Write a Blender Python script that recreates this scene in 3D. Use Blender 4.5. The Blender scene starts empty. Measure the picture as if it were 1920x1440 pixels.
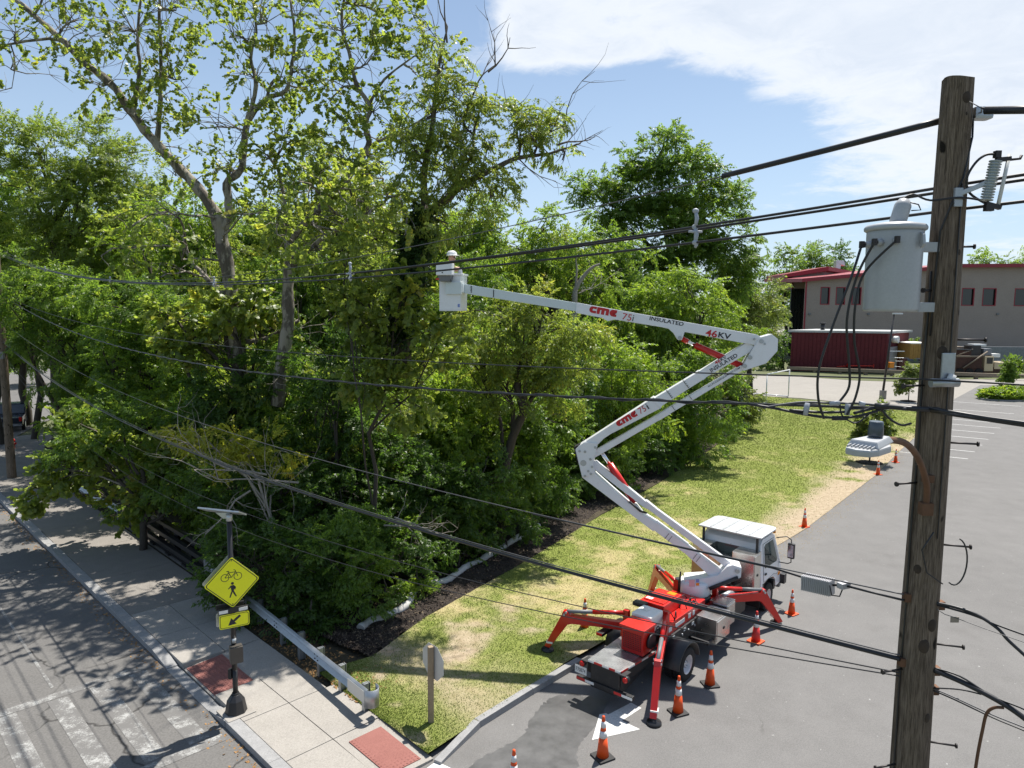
import bpy, bmesh, math, random
import numpy as np
from mathutils import Vector, Matrix
R = math.radians
scene = bpy.context.scene
# ------------------------------------------------------------------ camera
FOC = 1331.0; CAM_H = 9.0; PITCH = R(6.2); ROLL = 0.0078
fw = np.array([0, math.cos(PITCH), -math.sin(PITCH)])
_r0 = np.array([1.0, 0, 0]); _u0 = np.array([0, math.sin(PITCH), math.cos(PITCH)])
rt = math.cos(ROLL)*_r0 + math.sin(ROLL)*_u0
up = -math.sin(ROLL)*_r0 + math.cos(ROLL)*_u0
CP = np.array([0, 0, CAM_H])
cam_data = bpy.data.cameras.new('camera'); cam = bpy.data.objects.new('camera', cam_data)
scene.collection.objects.link(cam)
cam_data.sensor_width = 36.0; cam_data.lens = 36.0*FOC/1920.0
cam_data.clip_start = 0.1; cam_data.clip_end = 6000
m = Matrix.Identity(4)
for i in range(3):
    m[i][0] = rt[i]; m[i][1] = up[i]; m[i][2] = -fw[i]; m[i][3] = CP[i]
cam.matrix_world = m
scene.camera = cam
# ------------------------------------------------------------------ world and sun
SUN_EL = R(66); SUN_AZ = R(36)            # azimuth from +Y towards +X
world = bpy.data.worlds.new('World'); scene.world = world; world.use_nodes = True
wn = world.node_tree.nodes; wl = world.node_tree.links
for n in list(wn): wn.remove(n)
def WN(t, **k):
    n = wn.new(t)
    for a, b in k.items(): setattr(n, a, b)
    return n
def wmath(op, a, b=None, c=None, clamp=False):
    n = wn.new('ShaderNodeMath'); n.operation = op; n.use_clamp = clamp
    for i, v in enumerate((a, b, c)):
        if v is None: continue
        if isinstance(v, (int, float)): n.inputs[i].default_value = v
        else: wl.new(v, n.inputs[i])
    return n.outputs[0]
wout = WN('ShaderNodeOutputWorld'); wbg = WN('ShaderNodeBackground')
sky = WN('ShaderNodeTexSky', sky_type='NISHITA', sun_disc=False)
sky.sun_elevation = SUN_EL; sky.sun_rotation = SUN_AZ; sky.altitude = 20
sky.air_density = 1.0; sky.dust_density = 0.6; sky.ozone_density = 2.5
wbg.inputs['Strength'].default_value = 0.074
tc = WN('ShaderNodeTexCoord'); sp = WN('ShaderNodeSeparateXYZ'); wl.new(tc.outputs['Generated'], sp.inputs[0])
dx, dy, dz = sp.outputs
zc = wmath('MAXIMUM', dz, 0.02)
zz = wmath('ADD', zc, 0.12)
cx = wmath('DIVIDE', dx, zz); cy = wmath('DIVIDE', dy, zz)
cmb = WN('ShaderNodeCombineXYZ'); wl.new(cx, cmb.inputs[0]); wl.new(cy, cmb.inputs[1])
def wnoise(scale, detail, rough, off=(0, 0, 0), dist=0.0):
    mp = WN('ShaderNodeMapping'); mp.inputs['Location'].default_value = off
    wl.new(cmb.outputs[0], mp.inputs[0])
    n = WN('ShaderNodeTexNoise'); n.inputs['Scale'].default_value = scale; n.inputs['Detail'].default_value = detail
    n.inputs['Roughness'].default_value = rough; n.inputs['Distortion'].default_value = dist
    wl.new(mp.outputs[0], n.inputs['Vector']); return n.outputs['Fac']
# direction angles for the cloud bank to the right
az = wmath('ARCTAN2', dx, dy); el = wmath('ARCSINE', dz)
def blob(a0, e0, ra, re, amp):
    u = wmath('DIVIDE', wmath('SUBTRACT', az, R(a0)), R(ra)); v = wmath('DIVIDE', wmath('SUBTRACT', el, R(e0)), R(re))
    d = wmath('ADD', wmath('MULTIPLY', u, u), wmath('MULTIPLY', v, v))
    return wmath('MULTIPLY', wmath('POWER', 2.718, wmath('MULTIPLY', d, -1.0)), amp)
bias = None
for bl in CLOUD_BLOBS if 'CLOUD_BLOBS' in globals() else [(30, 21, 20, 9, .50), (20, 30, 22, 10, .45), (32, 11, 9, 3.5, .22), (4, 18.6, 7, 1.5, .30), (1, 21.0, 3.0, 1.6, .30), (14, 8.0, 8, 1.0, .10), (60, 20, 26, 14, .35), (36, 4, 7, 1.4, .14), (-8, 30, 8, 8, -.1), (14, 11.5, 8, 3.6, -.30), (9, 14.5, 8.5, 4.4, -.34), (-22, 12, 16, 12, -.20)]:
    b = blob(*bl); bias = b if bias is None else wmath('ADD', bias, b)
n1 = wnoise(1.1, 9, .62, (3.1, 1.7, 0), .35); n2 = wnoise(5.5, 9, .66, (8.4, 2.2, 0), .5)
den = wmath('ADD', wmath('ADD', wmath('MULTIPLY', n1, .52), wmath('MULTIPLY', n2, .44)), bias)
cov = WN('ShaderNodeMapRange'); cov.interpolation_type = 'SMOOTHSTEP'
cov.inputs['From Min'].default_value = 0.585; cov.inputs['From Max'].default_value = 0.83
wl.new(den, cov.inputs['Value'])
thick = WN('ShaderNodeMapRange'); thick.inputs['From Min'].default_value = .70; thick.inputs['From Max'].default_value = 1.0
wl.new(den, thick.inputs['Value'])
ccol = WN('ShaderNodeMixRGB'); ccol.inputs[1].default_value = (8.0, 8.3, 8.7, 1); ccol.inputs[2].default_value = (6.2, 6.8, 7.7, 1)
wl.new(wmath('MULTIPLY', thick.outputs[0], wmath('MULTIPLY', n2, 1.4), clamp=True), ccol.inputs[0])
# pale haze lift towards the horizon, the same all the way round
hz = WN('ShaderNodeMapRange'); hz.inputs['From Min'].default_value = 0.0; hz.inputs['From Max'].default_value = .42
hz.inputs['To Min'].default_value = .55; hz.inputs['To Max'].default_value = 0.20; hz.interpolation_type = 'SMOOTHSTEP'
wl.new(dz, hz.inputs['Value'])
hmix = WN('ShaderNodeMixRGB'); hmix.inputs[2].default_value = (5.6, 7.1, 8.9, 1)
wl.new(hz.outputs[0], hmix.inputs[0]); wl.new(sky.outputs[0], hmix.inputs[1])
cmix = WN('ShaderNodeMixRGB'); wl.new(wmath('MULTIPLY', cov.outputs[0], .92), cmix.inputs[0])
wl.new(hmix.outputs[0], cmix.inputs[1]); wl.new(ccol.outputs[0], cmix.inputs[2])
wl.new(cmix.outputs[0], wbg.inputs['Color']); wl.new(wbg.outputs[0], wout.inputs['Surface'])
sun_d = bpy.data.lights.new('sun', 'SUN'); sun_d.energy = 4.8; sun_d.angle = R(0.53); sun_d.color = (1.0, .955, .88)
sun = bpy.data.objects.new('sun', sun_d); scene.collection.objects.link(sun)
sv = Vector((math.sin(SUN_AZ)*math.cos(SUN_EL), math.cos(SUN_AZ)*math.cos(SUN_EL), math.sin(SUN_EL)))
sun.rotation_euler = sv.to_track_quat('Z', 'Y').to_euler(); sun.location = (20, 20, 60)
vs = scene.view_settings
vs.view_transform = 'Standard'; vs.look = 'None'; vs.exposure = 0.75; vs.gamma = 1.0; vs.use_curve_mapping = False
scene.cycles.max_bounces = 6; scene.cycles.diffuse_bounces = 3; scene.cycles.glossy_bounces = 3
scene.cycles.transmission_bounces = 4; scene.cycles.transparent_max_bounces = 6
scene.cycles.caustics_reflective = False; scene.cycles.caustics_refractive = False
scene.cycles.use_denoising = True
scene.cycles.sample_clamp_indirect = 6.0
scene.render.film_transparent = False
# ------------------------------------------------------------------ helpers
def ray(x, y): return fw + rt*(x-960)/FOC + up*(720-y)/FOC
def G(x, y, z=0.0):                      # point of the level z seen at (x, y)
    d = ray(x, y); t = (z-CAM_H)/d[2]; return Vector(CP + d*t)
def D(x, y, Y):                          # point at world depth Y
    d = ray(x, y); return Vector(CP + d*(Y/d[1]))
def AB(a, b, z=0.0): return Vector(((a-b)/2, (a+b)/2, z))
col = scene.collection
def setp(o, label=None, cat=None, group=None, kind=None):
    if label: o['label'] = label
    if cat: o['category'] = cat
    if group: o['group'] = group
    if kind: o['kind'] = kind
    return o
def empty(name, loc=(0, 0, 0), rz=0.0, **k):
    o = bpy.data.objects.new(name, None); col.objects.link(o); o.empty_display_size = .2
    o.location = loc; o.rotation_euler = (0, 0, rz)
    return setp(o, **k)
def link_mesh(name, me, mat, parent=None, **k):
    o = bpy.data.objects.new(name, me); col.objects.link(o)
    if mat is not None and len(me.materials) == 0: me.materials.append(mat)
    if parent is not None: o.parent = parent
    return setp(o, **k)
def basis(d, upv=(0, 0, 1)):
    d = Vector(d).normalized(); u = Vector(upv)
    if abs(d.dot(u.normalized())) > .999: u = Vector((1, 0, 0))
    s = d.cross(u).normalized(); t = s.cross(d).normalized()
    return d, s, t
class MB:
    def __init__(self): self.v = []; self.f = []; self.sm = []
    def add(self, vs_, fs, smooth=False):
        o = len(self.v); self.v += [tuple(p) for p in vs_]
        self.f += [tuple(i+o for i in f) for f in fs]; self.sm += [smooth]*len(fs); return self
    def hexa(self, p):     # 8 points: bottom ring 0-3, top ring 4-7
        return self.add(p, [(3, 2, 1, 0), (4, 5, 6, 7), (0, 1, 5, 4), (1, 2, 6, 5), (2, 3, 7, 6), (3, 0, 4, 7)])
    def box(self, c, s, rz=0.0, M=None):
        pts = []
        for dz_ in (-.5, .5):
            for a, b in ((-.5, -.5), (.5, -.5), (.5, .5), (-.5, .5)):
                q = Vector((a*s[0], b*s[1], dz_*s[2]))
                if M is not None: q = M @ q
                elif rz: q = Matrix.Rotation(rz, 3, 'Z') @ q
                pts.append(q + Vector(c))
        return self.hexa(pts)
    def bar(self, p, q, w, h, upv=(0, 0, 1), w2=None, h2=None):   # rectangular bar along p->q
        p = Vector(p); q = Vector(q); d, s, t = basis(q-p, upv)
        w2 = w if w2 is None else w2; h2 = h if h2 is None else h2
        pts = []
        for c, ww, hh in ((p, w, h), (q, w2, h2)):
            pts += [c - s*ww/2 - t*hh/2, c + s*ww/2 - t*hh/2, c + s*ww/2 + t*hh/2, c - s*ww/2 + t*hh/2]
        return self.hexa(pts)
    def tube(self, pts, r, n=8, cap=True, smooth=True):
        pts = [Vector(p) for p in pts]; k = len(pts)
        rs = [r]*k if isinstance(r, (int, float)) else list(r)
        vs_ = []; fs = []; prev = None
        for i, p in enumerate(pts):
            if i == 0: d = pts[1]-p
            elif i == k-1: d = p-pts[i-1]
            else: d = (pts[i+1]-p).normalized() + (p-pts[i-1]).normalized()
            if d.length < 1e-9: d = Vector((0, 0, 1))
            d.normalize()
            if prev is None: _, s, t = basis(d)
            else:
                s = prev - d*prev.dot(d)
                if s.length < 1e-6: _, s, _t = basis(d)
                s.normalize(); t = s.cross(d)
            prev = s.copy()
            t = d.cross(s)
            for j in range(n):
                a = 2*math.pi*j/n
                vs_.append(p + (s*math.cos(a) + t*math.sin(a))*rs[i])
        for i in range(k-1):
            for j in range(n):
                a = i*n+j; b = i*n+(j+1) % n
                fs.append((a, b, b+n, a+n))
        self.add(vs_, fs, smooth)
        if cap:
            o = len(self.v)-k*n
            self.f.append(tuple(o+j for j in reversed(range(n)))); self.f.append(tuple(o+(k-1)*n+j for j in range(n))); self.sm += [False, False]
        return self
    def lathe(self, prof, c=(0, 0, 0), n=20, M=None, smooth=True):     # prof: (r, z)
        c = Vector(c); vs_ = []; fs = []
        for r_, z_ in prof:
            for j in range(n):
                a = 2*math.pi*j/n; q = Vector((r_*math.cos(a), r_*math.sin(a), z_))
                if M is not None: q = M @ q
                vs_.append(q + c)
        k = len(prof)
        for i in range(k-1):
            for j in range(n):
                a = i*n+j; b = i*n+(j+1) % n
                fs.append((a, b, b+n, a+n))
        o = len(self.v); self.add(vs_, fs, smooth)
        self.f.append(tuple(o+j for j in reversed(range(n)))); self.f.append(tuple(o+(k-1)*n+j for j in range(n))); self.sm += [False, False]
        return self
    def prism(self, poly, ex, ey, org, th, ez=None):      # 2-D polygon in the ex/ey plane, extruded both ways by th/2
        ex = Vector(ex).normalized(); ey = Vector(ey).normalized(); ez = ex.cross(ey) if ez is None else Vector(ez); org = Vector(org)
        n = len(poly); a = [org + ex*p[0] + ey*p[1] - ez*th/2 for p in poly]; b = [q + ez*th for q in a]
        fs = [tuple(reversed(range(n))), tuple(range(n, 2*n))] + [(i, (i+1) % n, n+(i+1) % n, n+i) for i in range(n)]
        return self.add(a+b, fs)
    def sphere(self, c, r, nu=12, nv=8, sc=(1, 1, 1), M=None):
        prof = [(max(1e-4, math.sin(math.pi*i/nv)), -math.cos(math.pi*i/nv)) for i in range(nv+1)]
        vs_ = []; fs = []
        for a_, b_ in prof:
            for j in range(nu):
                t = 2*math.pi*j/nu; q = Vector((a_*math.cos(t)*r*sc[0], a_*math.sin(t)*r*sc[1], b_*r*sc[2]))
                if M is not None: q = M @ q
                vs_.append(q+Vector(c))
        for i in range(nv):
            for j in range(nu):
                a = i*nu+j; b = i*nu+(j+1) % nu; fs.append((a, b, b+nu, a+nu))
        return self.add(vs_, fs, True)
    def mesh(self, name):
        me = bpy.data.meshes.new(name); me.from_pydata(self.v, [], self.f)
        me.polygons.foreach_set('use_smooth', self.sm); me.update(); return me
    def build(self, name, mat, parent=None, bevel=0.0, **k):
        me = self.mesh(name)
        if bevel:
            bm = bmesh.new(); bm.from_mesh(me)
            bmesh.ops.remove_doubles(bm, verts=bm.verts, dist=1e-5)
            ed = [e for e in bm.edges if e.is_manifold and e.calc_face_angle(0) > .6]
            bmesh.ops.bevel(bm, geom=ed, offset=bevel, segments=2, affect='EDGES', profile=.7, clamp_overlap=True)
            bm.to_mesh(me); bm.free()
        return link_mesh(name, me, mat, parent, **k)
def sheet(name, pts, mat, z=None, parent=None, **k):
    bm = bmesh.new(); vs_ = [bm.verts.new((p[0], p[1], p[2] if z is None else z)) for p in pts]
    f = bm.faces.new(vs_); bm.normal_update()
    if f.normal.z < 0: bmesh.ops.reverse_faces(bm, faces=[f])
    bmesh.ops.triangulate(bm, faces=bm.faces[:])
    me = bpy.data.meshes.new(name); bm.to_mesh(me); bm.free()
    return link_mesh(name, me, mat, parent, **k)
def copy_tree(o, parent=None):
    c = o.copy(); col.objects.link(c); c.parent = parent
    for ch in o.children: copy_tree(ch, c)
    return c
# numpy value noise --------------------------------------------------------
def vnoise(x, y, seed=0):
    rs = np.random.RandomState(seed); T = rs.rand(256, 256)
    xi = np.floor(x).astype(int); yi = np.floor(y).astype(int); fx = x-xi; fy = y-yi
    fx = fx*fx*(3-2*fx); fy = fy*fy*(3-2*fy)
    a = T[xi % 256, yi % 256]; b = T[(xi+1) % 256, yi % 256]; c = T[xi % 256, (yi+1) % 256]; d = T[(xi+1) % 256, (yi+1) % 256]
    return (a*(1-fx)+b*fx)*(1-fy) + (c*(1-fx)+d*fx)*fy
def fbm(x, y, seed=0, o=5):
    s = 0; a = .5; t = 0
    for i in range(o):
        s = s + a*vnoise(x*2**i, y*2**i, seed+i); t += a; a *= .55
    return s/t
# ------------------------------------------------------------------ materials
def new_mat(name):
    mt = bpy.data.materials.new(name); mt.use_nodes = True
    nt = mt.node_tree; b = nt.nodes['Principled BSDF']; return mt, nt, b
def N(nt, t, **k):
    n = nt.nodes.new(t)
    for a, b in k.items(): setattr(n, a, b)
    return n
def noise_node(nt, scale, detail=5, rough=.6, stretch=None, coord='Object'):
    t = N(nt, 'ShaderNodeTexCoord'); v = t.outputs[coord]
    if stretch:
        mp = N(nt, 'ShaderNodeMapping'); mp.inputs['Scale'].default_value = stretch; nt.links.new(v, mp.inputs[0]); v = mp.outputs[0]
    n = N(nt, 'ShaderNodeTexNoise'); n.inputs['Scale'].default_value = scale; n.inputs['Detail'].default_value = detail; n.inputs['Roughness'].default_value = rough
    nt.links.new(v, n.inputs['Vector']); return n.outputs['Fac']
def ramp(nt, fac, stops):
    r = N(nt, 'ShaderNodeValToRGB'); e = r.color_ramp.elements
    while len(e) < len(stops): e.new(.5)
    for i, (p, c) in enumerate(stops):
        e[i].position = p; e[i].color = (*c, 1) if len(c) == 3 else c
    nt.links.new(fac, r.inputs[0]); return r.outputs[0]
def mixc(nt, fac, a, b, mode='MIX'):
    m_ = N(nt, 'ShaderNodeMixRGB', blend_type=mode)
    for i, v in ((0, fac), (1, a), (2, b)):
        if isinstance(v, (int, float)): m_.inputs[i].default_value = v
        elif isinstance(v, tuple): m_.inputs[i].default_value = (*v, 1) if len(v) == 3 else v
        else: nt.links.new(v, m_.inputs[i])
    return m_.outputs[0]
def bump(nt, b, fac, strength=.3, dist=.02):
    n = N(nt, 'ShaderNodeBump'); n.inputs['Strength'].default_value = strength; n.inputs['Distance'].default_value = dist
    nt.links.new(fac, n.inputs['Height']); nt.links.new(n.outputs[0], b.inputs['Normal'])
def sc(c, k): return tuple(x*k for x in c)
def paint(name, c, rough=.45, metal=0.0, var=.12, scale=3.0, spec=.5, grime=None, coat=0.0, fine=60):
    mt, nt, b = new_mat(name)
    n = noise_node(nt, scale, 6, .65); n2 = noise_node(nt, fine, 3, .6)
    cc = ramp(nt, n, [(.3, sc(c, 1-var)), (.7, sc(c, 1+var*.6))])
    cc = mixc(nt, .12, cc, ramp(nt, n2, [(.35, sc(c, .6)), (.65, sc(c, 1.2))]))
    if grime:
        g = noise_node(nt, scale*.7, 8, .7)
        f = N(nt, 'ShaderNodeMapRange'); f.inputs['From Min'].default_value = .52; f.inputs['From Max'].default_value = .75; f.inputs['To Max'].default_value = .6
        nt.links.new(g, f.inputs['Value']); cc = mixc(nt, f.outputs[0], cc, grime)
    nt.links.new(cc, b.inputs['Base Color'])
    rr = N(nt, 'ShaderNodeMapRange'); rr.inputs['To Min'].default_value = max(.03, rough-.08); rr.inputs['To Max'].default_value = min(1, rough+.1)
    nt.links.new(n, rr.inputs['Value']); nt.links.new(rr.outputs[0], b.inputs['Roughness'])
    b.inputs['Metallic'].default_value = metal; b.inputs['Specular IOR Level'].default_value = spec
    b.inputs['Coat Weight'].default_value = coat; b.inputs['Coat Roughness'].default_value = .12
    return mt
def ground_mat(name, cols, scale=.25, fine=35, rough=.92, bstr=.35, bdist=.01, mid=2.2, speck=None):
    mt, nt, b = new_mat(name)
    n = noise_node(nt, scale, 8, .62); m2 = noise_node(nt, mid, 6, .6); f = noise_node(nt, fine, 4, .7)
    c = ramp(nt, n, [(.32, cols[0]), (.68, cols[1])])
    c = mixc(nt, .5, c, ramp(nt, m2, [(.3, sc(cols[0], .92)), (.7, sc(cols[1], 1.06))]))
    c = mixc(nt, .45, c, ramp(nt, f, [(.3, sc(cols[0], .66)), (.7, sc(cols[1], 1.3))]))
    if speck: 
        s = noise_node(nt, speck[0], 2, .5)
        c = mixc(nt, ramp(nt, s, [(speck[2], (0, 0, 0)), (speck[2]+.05, (1, 1, 1))]), c, speck[1])
    nt.links.new(c, b.inputs['Base Color']); b.inputs['Roughness'].default_value = rough; b.inputs['Specular IOR Level'].default_value = .25
    bump(nt, b, f, bstr, bdist); return mt
M = {}
M['asphalt'] = ground_mat('driveway_asphalt', [(.122, .118, .114), (.182, .176, .170)], .16, 40, .9, .15, .004, 1.1, (9, (.30, .295, .285), .715))
def cracks(mt, scale, w, dark, thr):
    nt = mt.node_tree; b = nt.nodes['Principled BSDF']; src = b.inputs['Base Color'].links[0].from_socket
    t = N(nt, 'ShaderNodeTexCoord'); ns = N(nt, 'ShaderNodeTexNoise'); ns.inputs['Scale'].default_value = 1.6; ns.inputs['Detail'].default_value = 6; nt.links.new(t.outputs['Object'], ns.inputs['Vector'])
    mx = N(nt, 'ShaderNodeMixRGB'); mx.inputs[0].default_value = .35; nt.links.new(t.outputs['Object'], mx.inputs[1]); nt.links.new(ns.outputs['Color'], mx.inputs[2])
    vo = N(nt, 'ShaderNodeTexVoronoi', feature='DISTANCE_TO_EDGE'); vo.inputs['Scale'].default_value = scale; nt.links.new(mx.outputs[0], vo.inputs['Vector'])
    r1 = ramp(nt, vo.outputs['Distance'], [(0, (1, 1, 1)), (w, (0, 0, 0))]); m2 = noise_node(nt, .22, 3, .5); r2 = ramp(nt, m2, [(thr, (0, 0, 0)), (thr+.08, (1, 1, 1))])
    f = mixc(nt, 1.0, r1, r2, 'MULTIPLY'); st = noise_node(nt, .5, 7, .7); c2 = mixc(nt, ramp(nt, st, [(.56, (0, 0, 0)), (.74, (.45, .45, .45))]), src, tuple(x*.55 for x in dark[1]))
    nt.links.new(mixc(nt, f, c2, dark[0]), b.inputs['Base Color'])
cracks(M['asphalt'], .22, .004, ((.085, .082, .078), (.20, .19, .18)), .60)
M['street'] = ground_mat('street_asphalt', [(.105, .101, .096), (.160, .153, .145)], .3, 22, .92, .3, .006, 1.8)
cracks(M['street'], .45, .012, ((.04, .038, .036), (.2, .19, .18)), .42)
M['concrete'] = ground_mat('sidewalk_concrete', [(.25, .232, .208), (.335, .312, .282)], .5, 40, .9, .2, .004)
M['concrete_old'] = ground_mat('bridge_walk', [(.17, .155, .14), (.25, .23, .205)], .5, 30, .92, .25, .005)
M['granite'] = ground_mat('granite_kerb', [(.20, .20, .20), (.32, .315, .31)], 1.5, 60, .85, .4, .008, 6)
M['tactile'] = ground_mat('tactile_red', [(.20, .078, .066), (.28, .12, .10)], 1.0, 50, .8, .1, .003)
M['gravel'] = ground_mat('pale_lot', [(.22, .205, .185), (.30, .28, .25)], .1, 12, .95, .3, .01, .7)
M['mulch'] = ground_mat('dark_mulch', [(.018, .014, .012), (.06, .048, .04)], .8, 14, 1.0, 1.0, .05, 5)
M['litter'] = ground_mat('woodland_soil', [(.03, .026, .016), (.085, .07, .045)], .6, 9, 1.0, 1.0, .06, 3)
M['field'] = ground_mat('far_grass', [(.085, .098, .045), (.13, .14, .07)], .06, 3, 1.0, .4, .03, .5)
M['white_line'] = ground_mat('road_paint', [(.42, .42, .41), (.66, .66, .64)], 2.2, 25, .8, .2, .003, 6)
M['wet'] = paint('wet_asphalt', (.094, .092, .091), .38, 0, .45, 1.6, .5, (.10, .098, .095), fine=50)
# ------------------------------------------------------------------ ground, streets, pavements
ST = dict(kind='structure')
big = [(-900, -300), (1200, -300), (1200, 2500), (-900, 2500)]
sheet('ground', big, M['field'], z=-.06, **ST)
def bend(b):                 # the street swings away beyond the far pole
    t = max(0.0, b-56.0); return .0085*t*t
def cline(a, bs, z=0.0): return [AB(a+bend(b), b, z) for b in bs]
BS = [-30, 0, 10, 20, 30, 40, 50, 56, 62, 68, 74, 80, 88, 96, 106, 120]
sheet('street', cline(8.45, BS) + cline(-4.5, BS[::-1]), M['street'], z=0.0, **ST)
sheet('side_street', [G(-80, 775), G(100, 770), G(150, 735), G(150, 686), G(-80, 686)], M['street'], z=.003, **ST)
# driveway and parking area to the right
U = Vector((math.sin(R(40)), math.cos(R(40)), 0)); NR = Vector((math.cos(R(40)), -math.sin(R(40)), 0))
edge = [AB(11.9, 14.6), G(1085, 1250), G(1290, 1122), G(1508, 994), G(1640, 893), G(1690, 843), G(1738, 800), G(1763, 777)]
drv = [AB(8.0, 16.2), AB(9.2, 15.6), AB(10.6, 14.9), edge[0]+Vector((-.25, .2, 0)), edge[1]+Vector((-.25, .2, 0))] + edge[2:] + [G(1790, 748), G(1838, 722), G(1990, 727), Vector((150, 100, 0)), Vector((120, 20, 0)), Vector((30, -22, 0)), AB(8.0, -20), AB(7.4, 0)]
sheet('driveway', drv, M['asphalt'], z=.004, **ST)
# lawn: a strip grid between the woods edge and the driveway edge
Lft = [AB(11.72, 21.0), G(700, 1240), G(800, 1165), G(880, 1120), G(960, 1075), G(1130, 965), G(1230, 910), G(1330, 845), G(1410, 788), G(1425, 742)]
Rgt = [AB(11.72, 14.6)+Vector((-.18, .1, 0)), G(1085, 1250)+Vector((-.18, .1, 0)), G(1290, 1122)] + edge[3:] 
def resample(P, n):
    P = [Vector(p) for p in P]; L = [0]
    for i in range(len(P)-1): L.append(L[-1]+(P[i+1]-P[i]).length)
    out = []; j = 0
    for k in range(n):
        s = (k/(n-1))**1.6*L[-1]
        while j < len(L)-2 and L[j+1] < s: j += 1
        t = (s-L[j])/max(1e-9, L[j+1]-L[j]); out.append(P[j].lerp(P[j+1], min(1, t)))
    return out
NL, NW = 260, 90
la = resample(Lft, NL); ra = resample(Rgt, NL)
def lawn_h(x, y):           # height of the turf: kerb high near the street, flush further along
    d = (x*U.x + y*U.y); return .13*np.clip((26-d)/9, 0, 1) + .02
tt = np.linspace(0, 1, NW)
Lx = np.array([[p.x, p.y] for p in la]); Rx = np.array([[p.x, p.y] for p in ra])
GX = Lx[:, None, 0]*(1-tt) + Rx[:, None, 0]*tt; GY = Lx[:, None, 1]*(1-tt) + Rx[:, None, 1]*tt
def lawn_tone(x, y, t):     # 0 green .. 1 straw .. 2 bare soil
    n = fbm(x*.55, y*.55, 3, 5)*.62 + fbm(x*2.3, y*2.3, 11, 4)*.38
    d = x*U.x + y*U.y
    mid = np.exp(-((d-21)/9.0)**2)
    s = np.clip((n-.55+.095*mid)*4.6, 0, 1)
    far = np.clip((d-34)/15, 0, 1)
    s = s*(1-.55*far)
    e = np.clip((t-.70)*3.2, 0, 1)*np.clip((d-19)/5, 0, 1)*np.clip((66-d)/22, 0, 1)
    n3 = fbm(x*.9, y*.9, 21, 5)
    bare = np.clip((n3-.52+e*.38)*6, 0, 1)*np.clip(e*1.5+.10, 0, 1)
    worn = np.clip((fbm(x*.8+7, y*.8, 31, 4)-.56)*7, 0, 1)*np.clip((19.5-d)/4, 0, 1)*.8
    path = np.exp(-((x+y-14.6-.5*(n3-.5)*4)/1.1)**2)*.75*np.clip((16.5-d)/3, 0, 1)
    return s, np.clip(bare+worn+path, 0, 1)
TT = np.broadcast_to(tt, GX.shape)
S_, B_ = lawn_tone(GX, GY, TT)
GZ = lawn_h(GX, GY) + .03*(fbm(GX*.8, GY*.8, 5, 4)-.5)
co = np.stack([GX, GY, GZ], -1).reshape(-1, 3)
idx = np.arange(NL*NW).reshape(NL, NW)
quads = np.stack([idx[:-1, :-1], idx[:-1, 1:], idx[1:, 1:], idx[1:, :-1]], -1).reshape(-1, 4)
def np_mesh(name, co, faces, k, attrs=None, smooth=False):
    me = bpy.data.meshes.new(name); nv = len(co); nf = len(faces)
    me.vertices.add(nv); me.vertices.foreach_set('co', np.ascontiguousarray(co, dtype=np.float32).ravel())
    me.loops.add(nf*k); me.loops.foreach_set('vertex_index', np.ascontiguousarray(faces, dtype=np.int32).ravel())
    me.polygons.add(nf); me.polygons.foreach_set('loop_start', np.arange(0, nf*k, k, dtype=np.int32))
    if smooth: me.polygons.foreach_set('use_smooth', np.ones(nf, bool))
    for an, (dom, arr) in (attrs or {}).items():
        at = me.attributes.new(an, 'FLOAT', dom); at.data.foreach_set('value', np.ascontiguousarray(arr, dtype=np.float32).ravel())
    me.update(calc_edges=True); me.validate(); return me
mt, nt, b = new_mat('lawn_turf')
at1 = N(nt, 'ShaderNodeAttribute', attribute_name='straw'); at2 = N(nt, 'ShaderNodeAttribute', attribute_name='bare')
f1 = noise_node(nt, 18, 4, .7); f2 = noise_node(nt, 5, 5, .6)
gcol = ramp(nt, f1, [(.3, (.145, .185, .038)), (.7, (.245, .275, .075))])
scol = ramp(nt, f1, [(.3, (.33, .275, .125)), (.7, (.48, .41, .22))])
bcol = ramp(nt, f2, [(.3, (.30, .235, .155)), (.7, (.43, .35, .25))])
ad = N(nt, 'ShaderNodeMath', operation='MULTIPLY_ADD', use_clamp=True); nt.links.new(f2, ad.inputs[0]); ad.inputs[1].default_value = .55; 
sb = N(nt, 'ShaderNodeMath', operation='SUBTRACT'); nt.links.new(at1.outputs['Fac'], sb.inputs[0]); sb.inputs[1].default_value = .275; nt.links.new(sb.outputs[0], ad.inputs[2])
c_ = mixc(nt, ad.outputs[0], gcol, scol); c_ = mixc(nt, at2.outputs['Fac'], c_, bcol)
nt.links.new(c_, b.inputs['Base Color']); b.inputs['Roughness'].default_value = 1; b.inputs['Specular IOR Level'].default_value = .1
bump(nt, b, f1, .8, .05)
lawn = link_mesh('lawn', np_mesh('lawn', co, quads, 4, dict(straw=('POINT', S_), bare=('POINT', B_)), True), mt, **ST)
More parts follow.
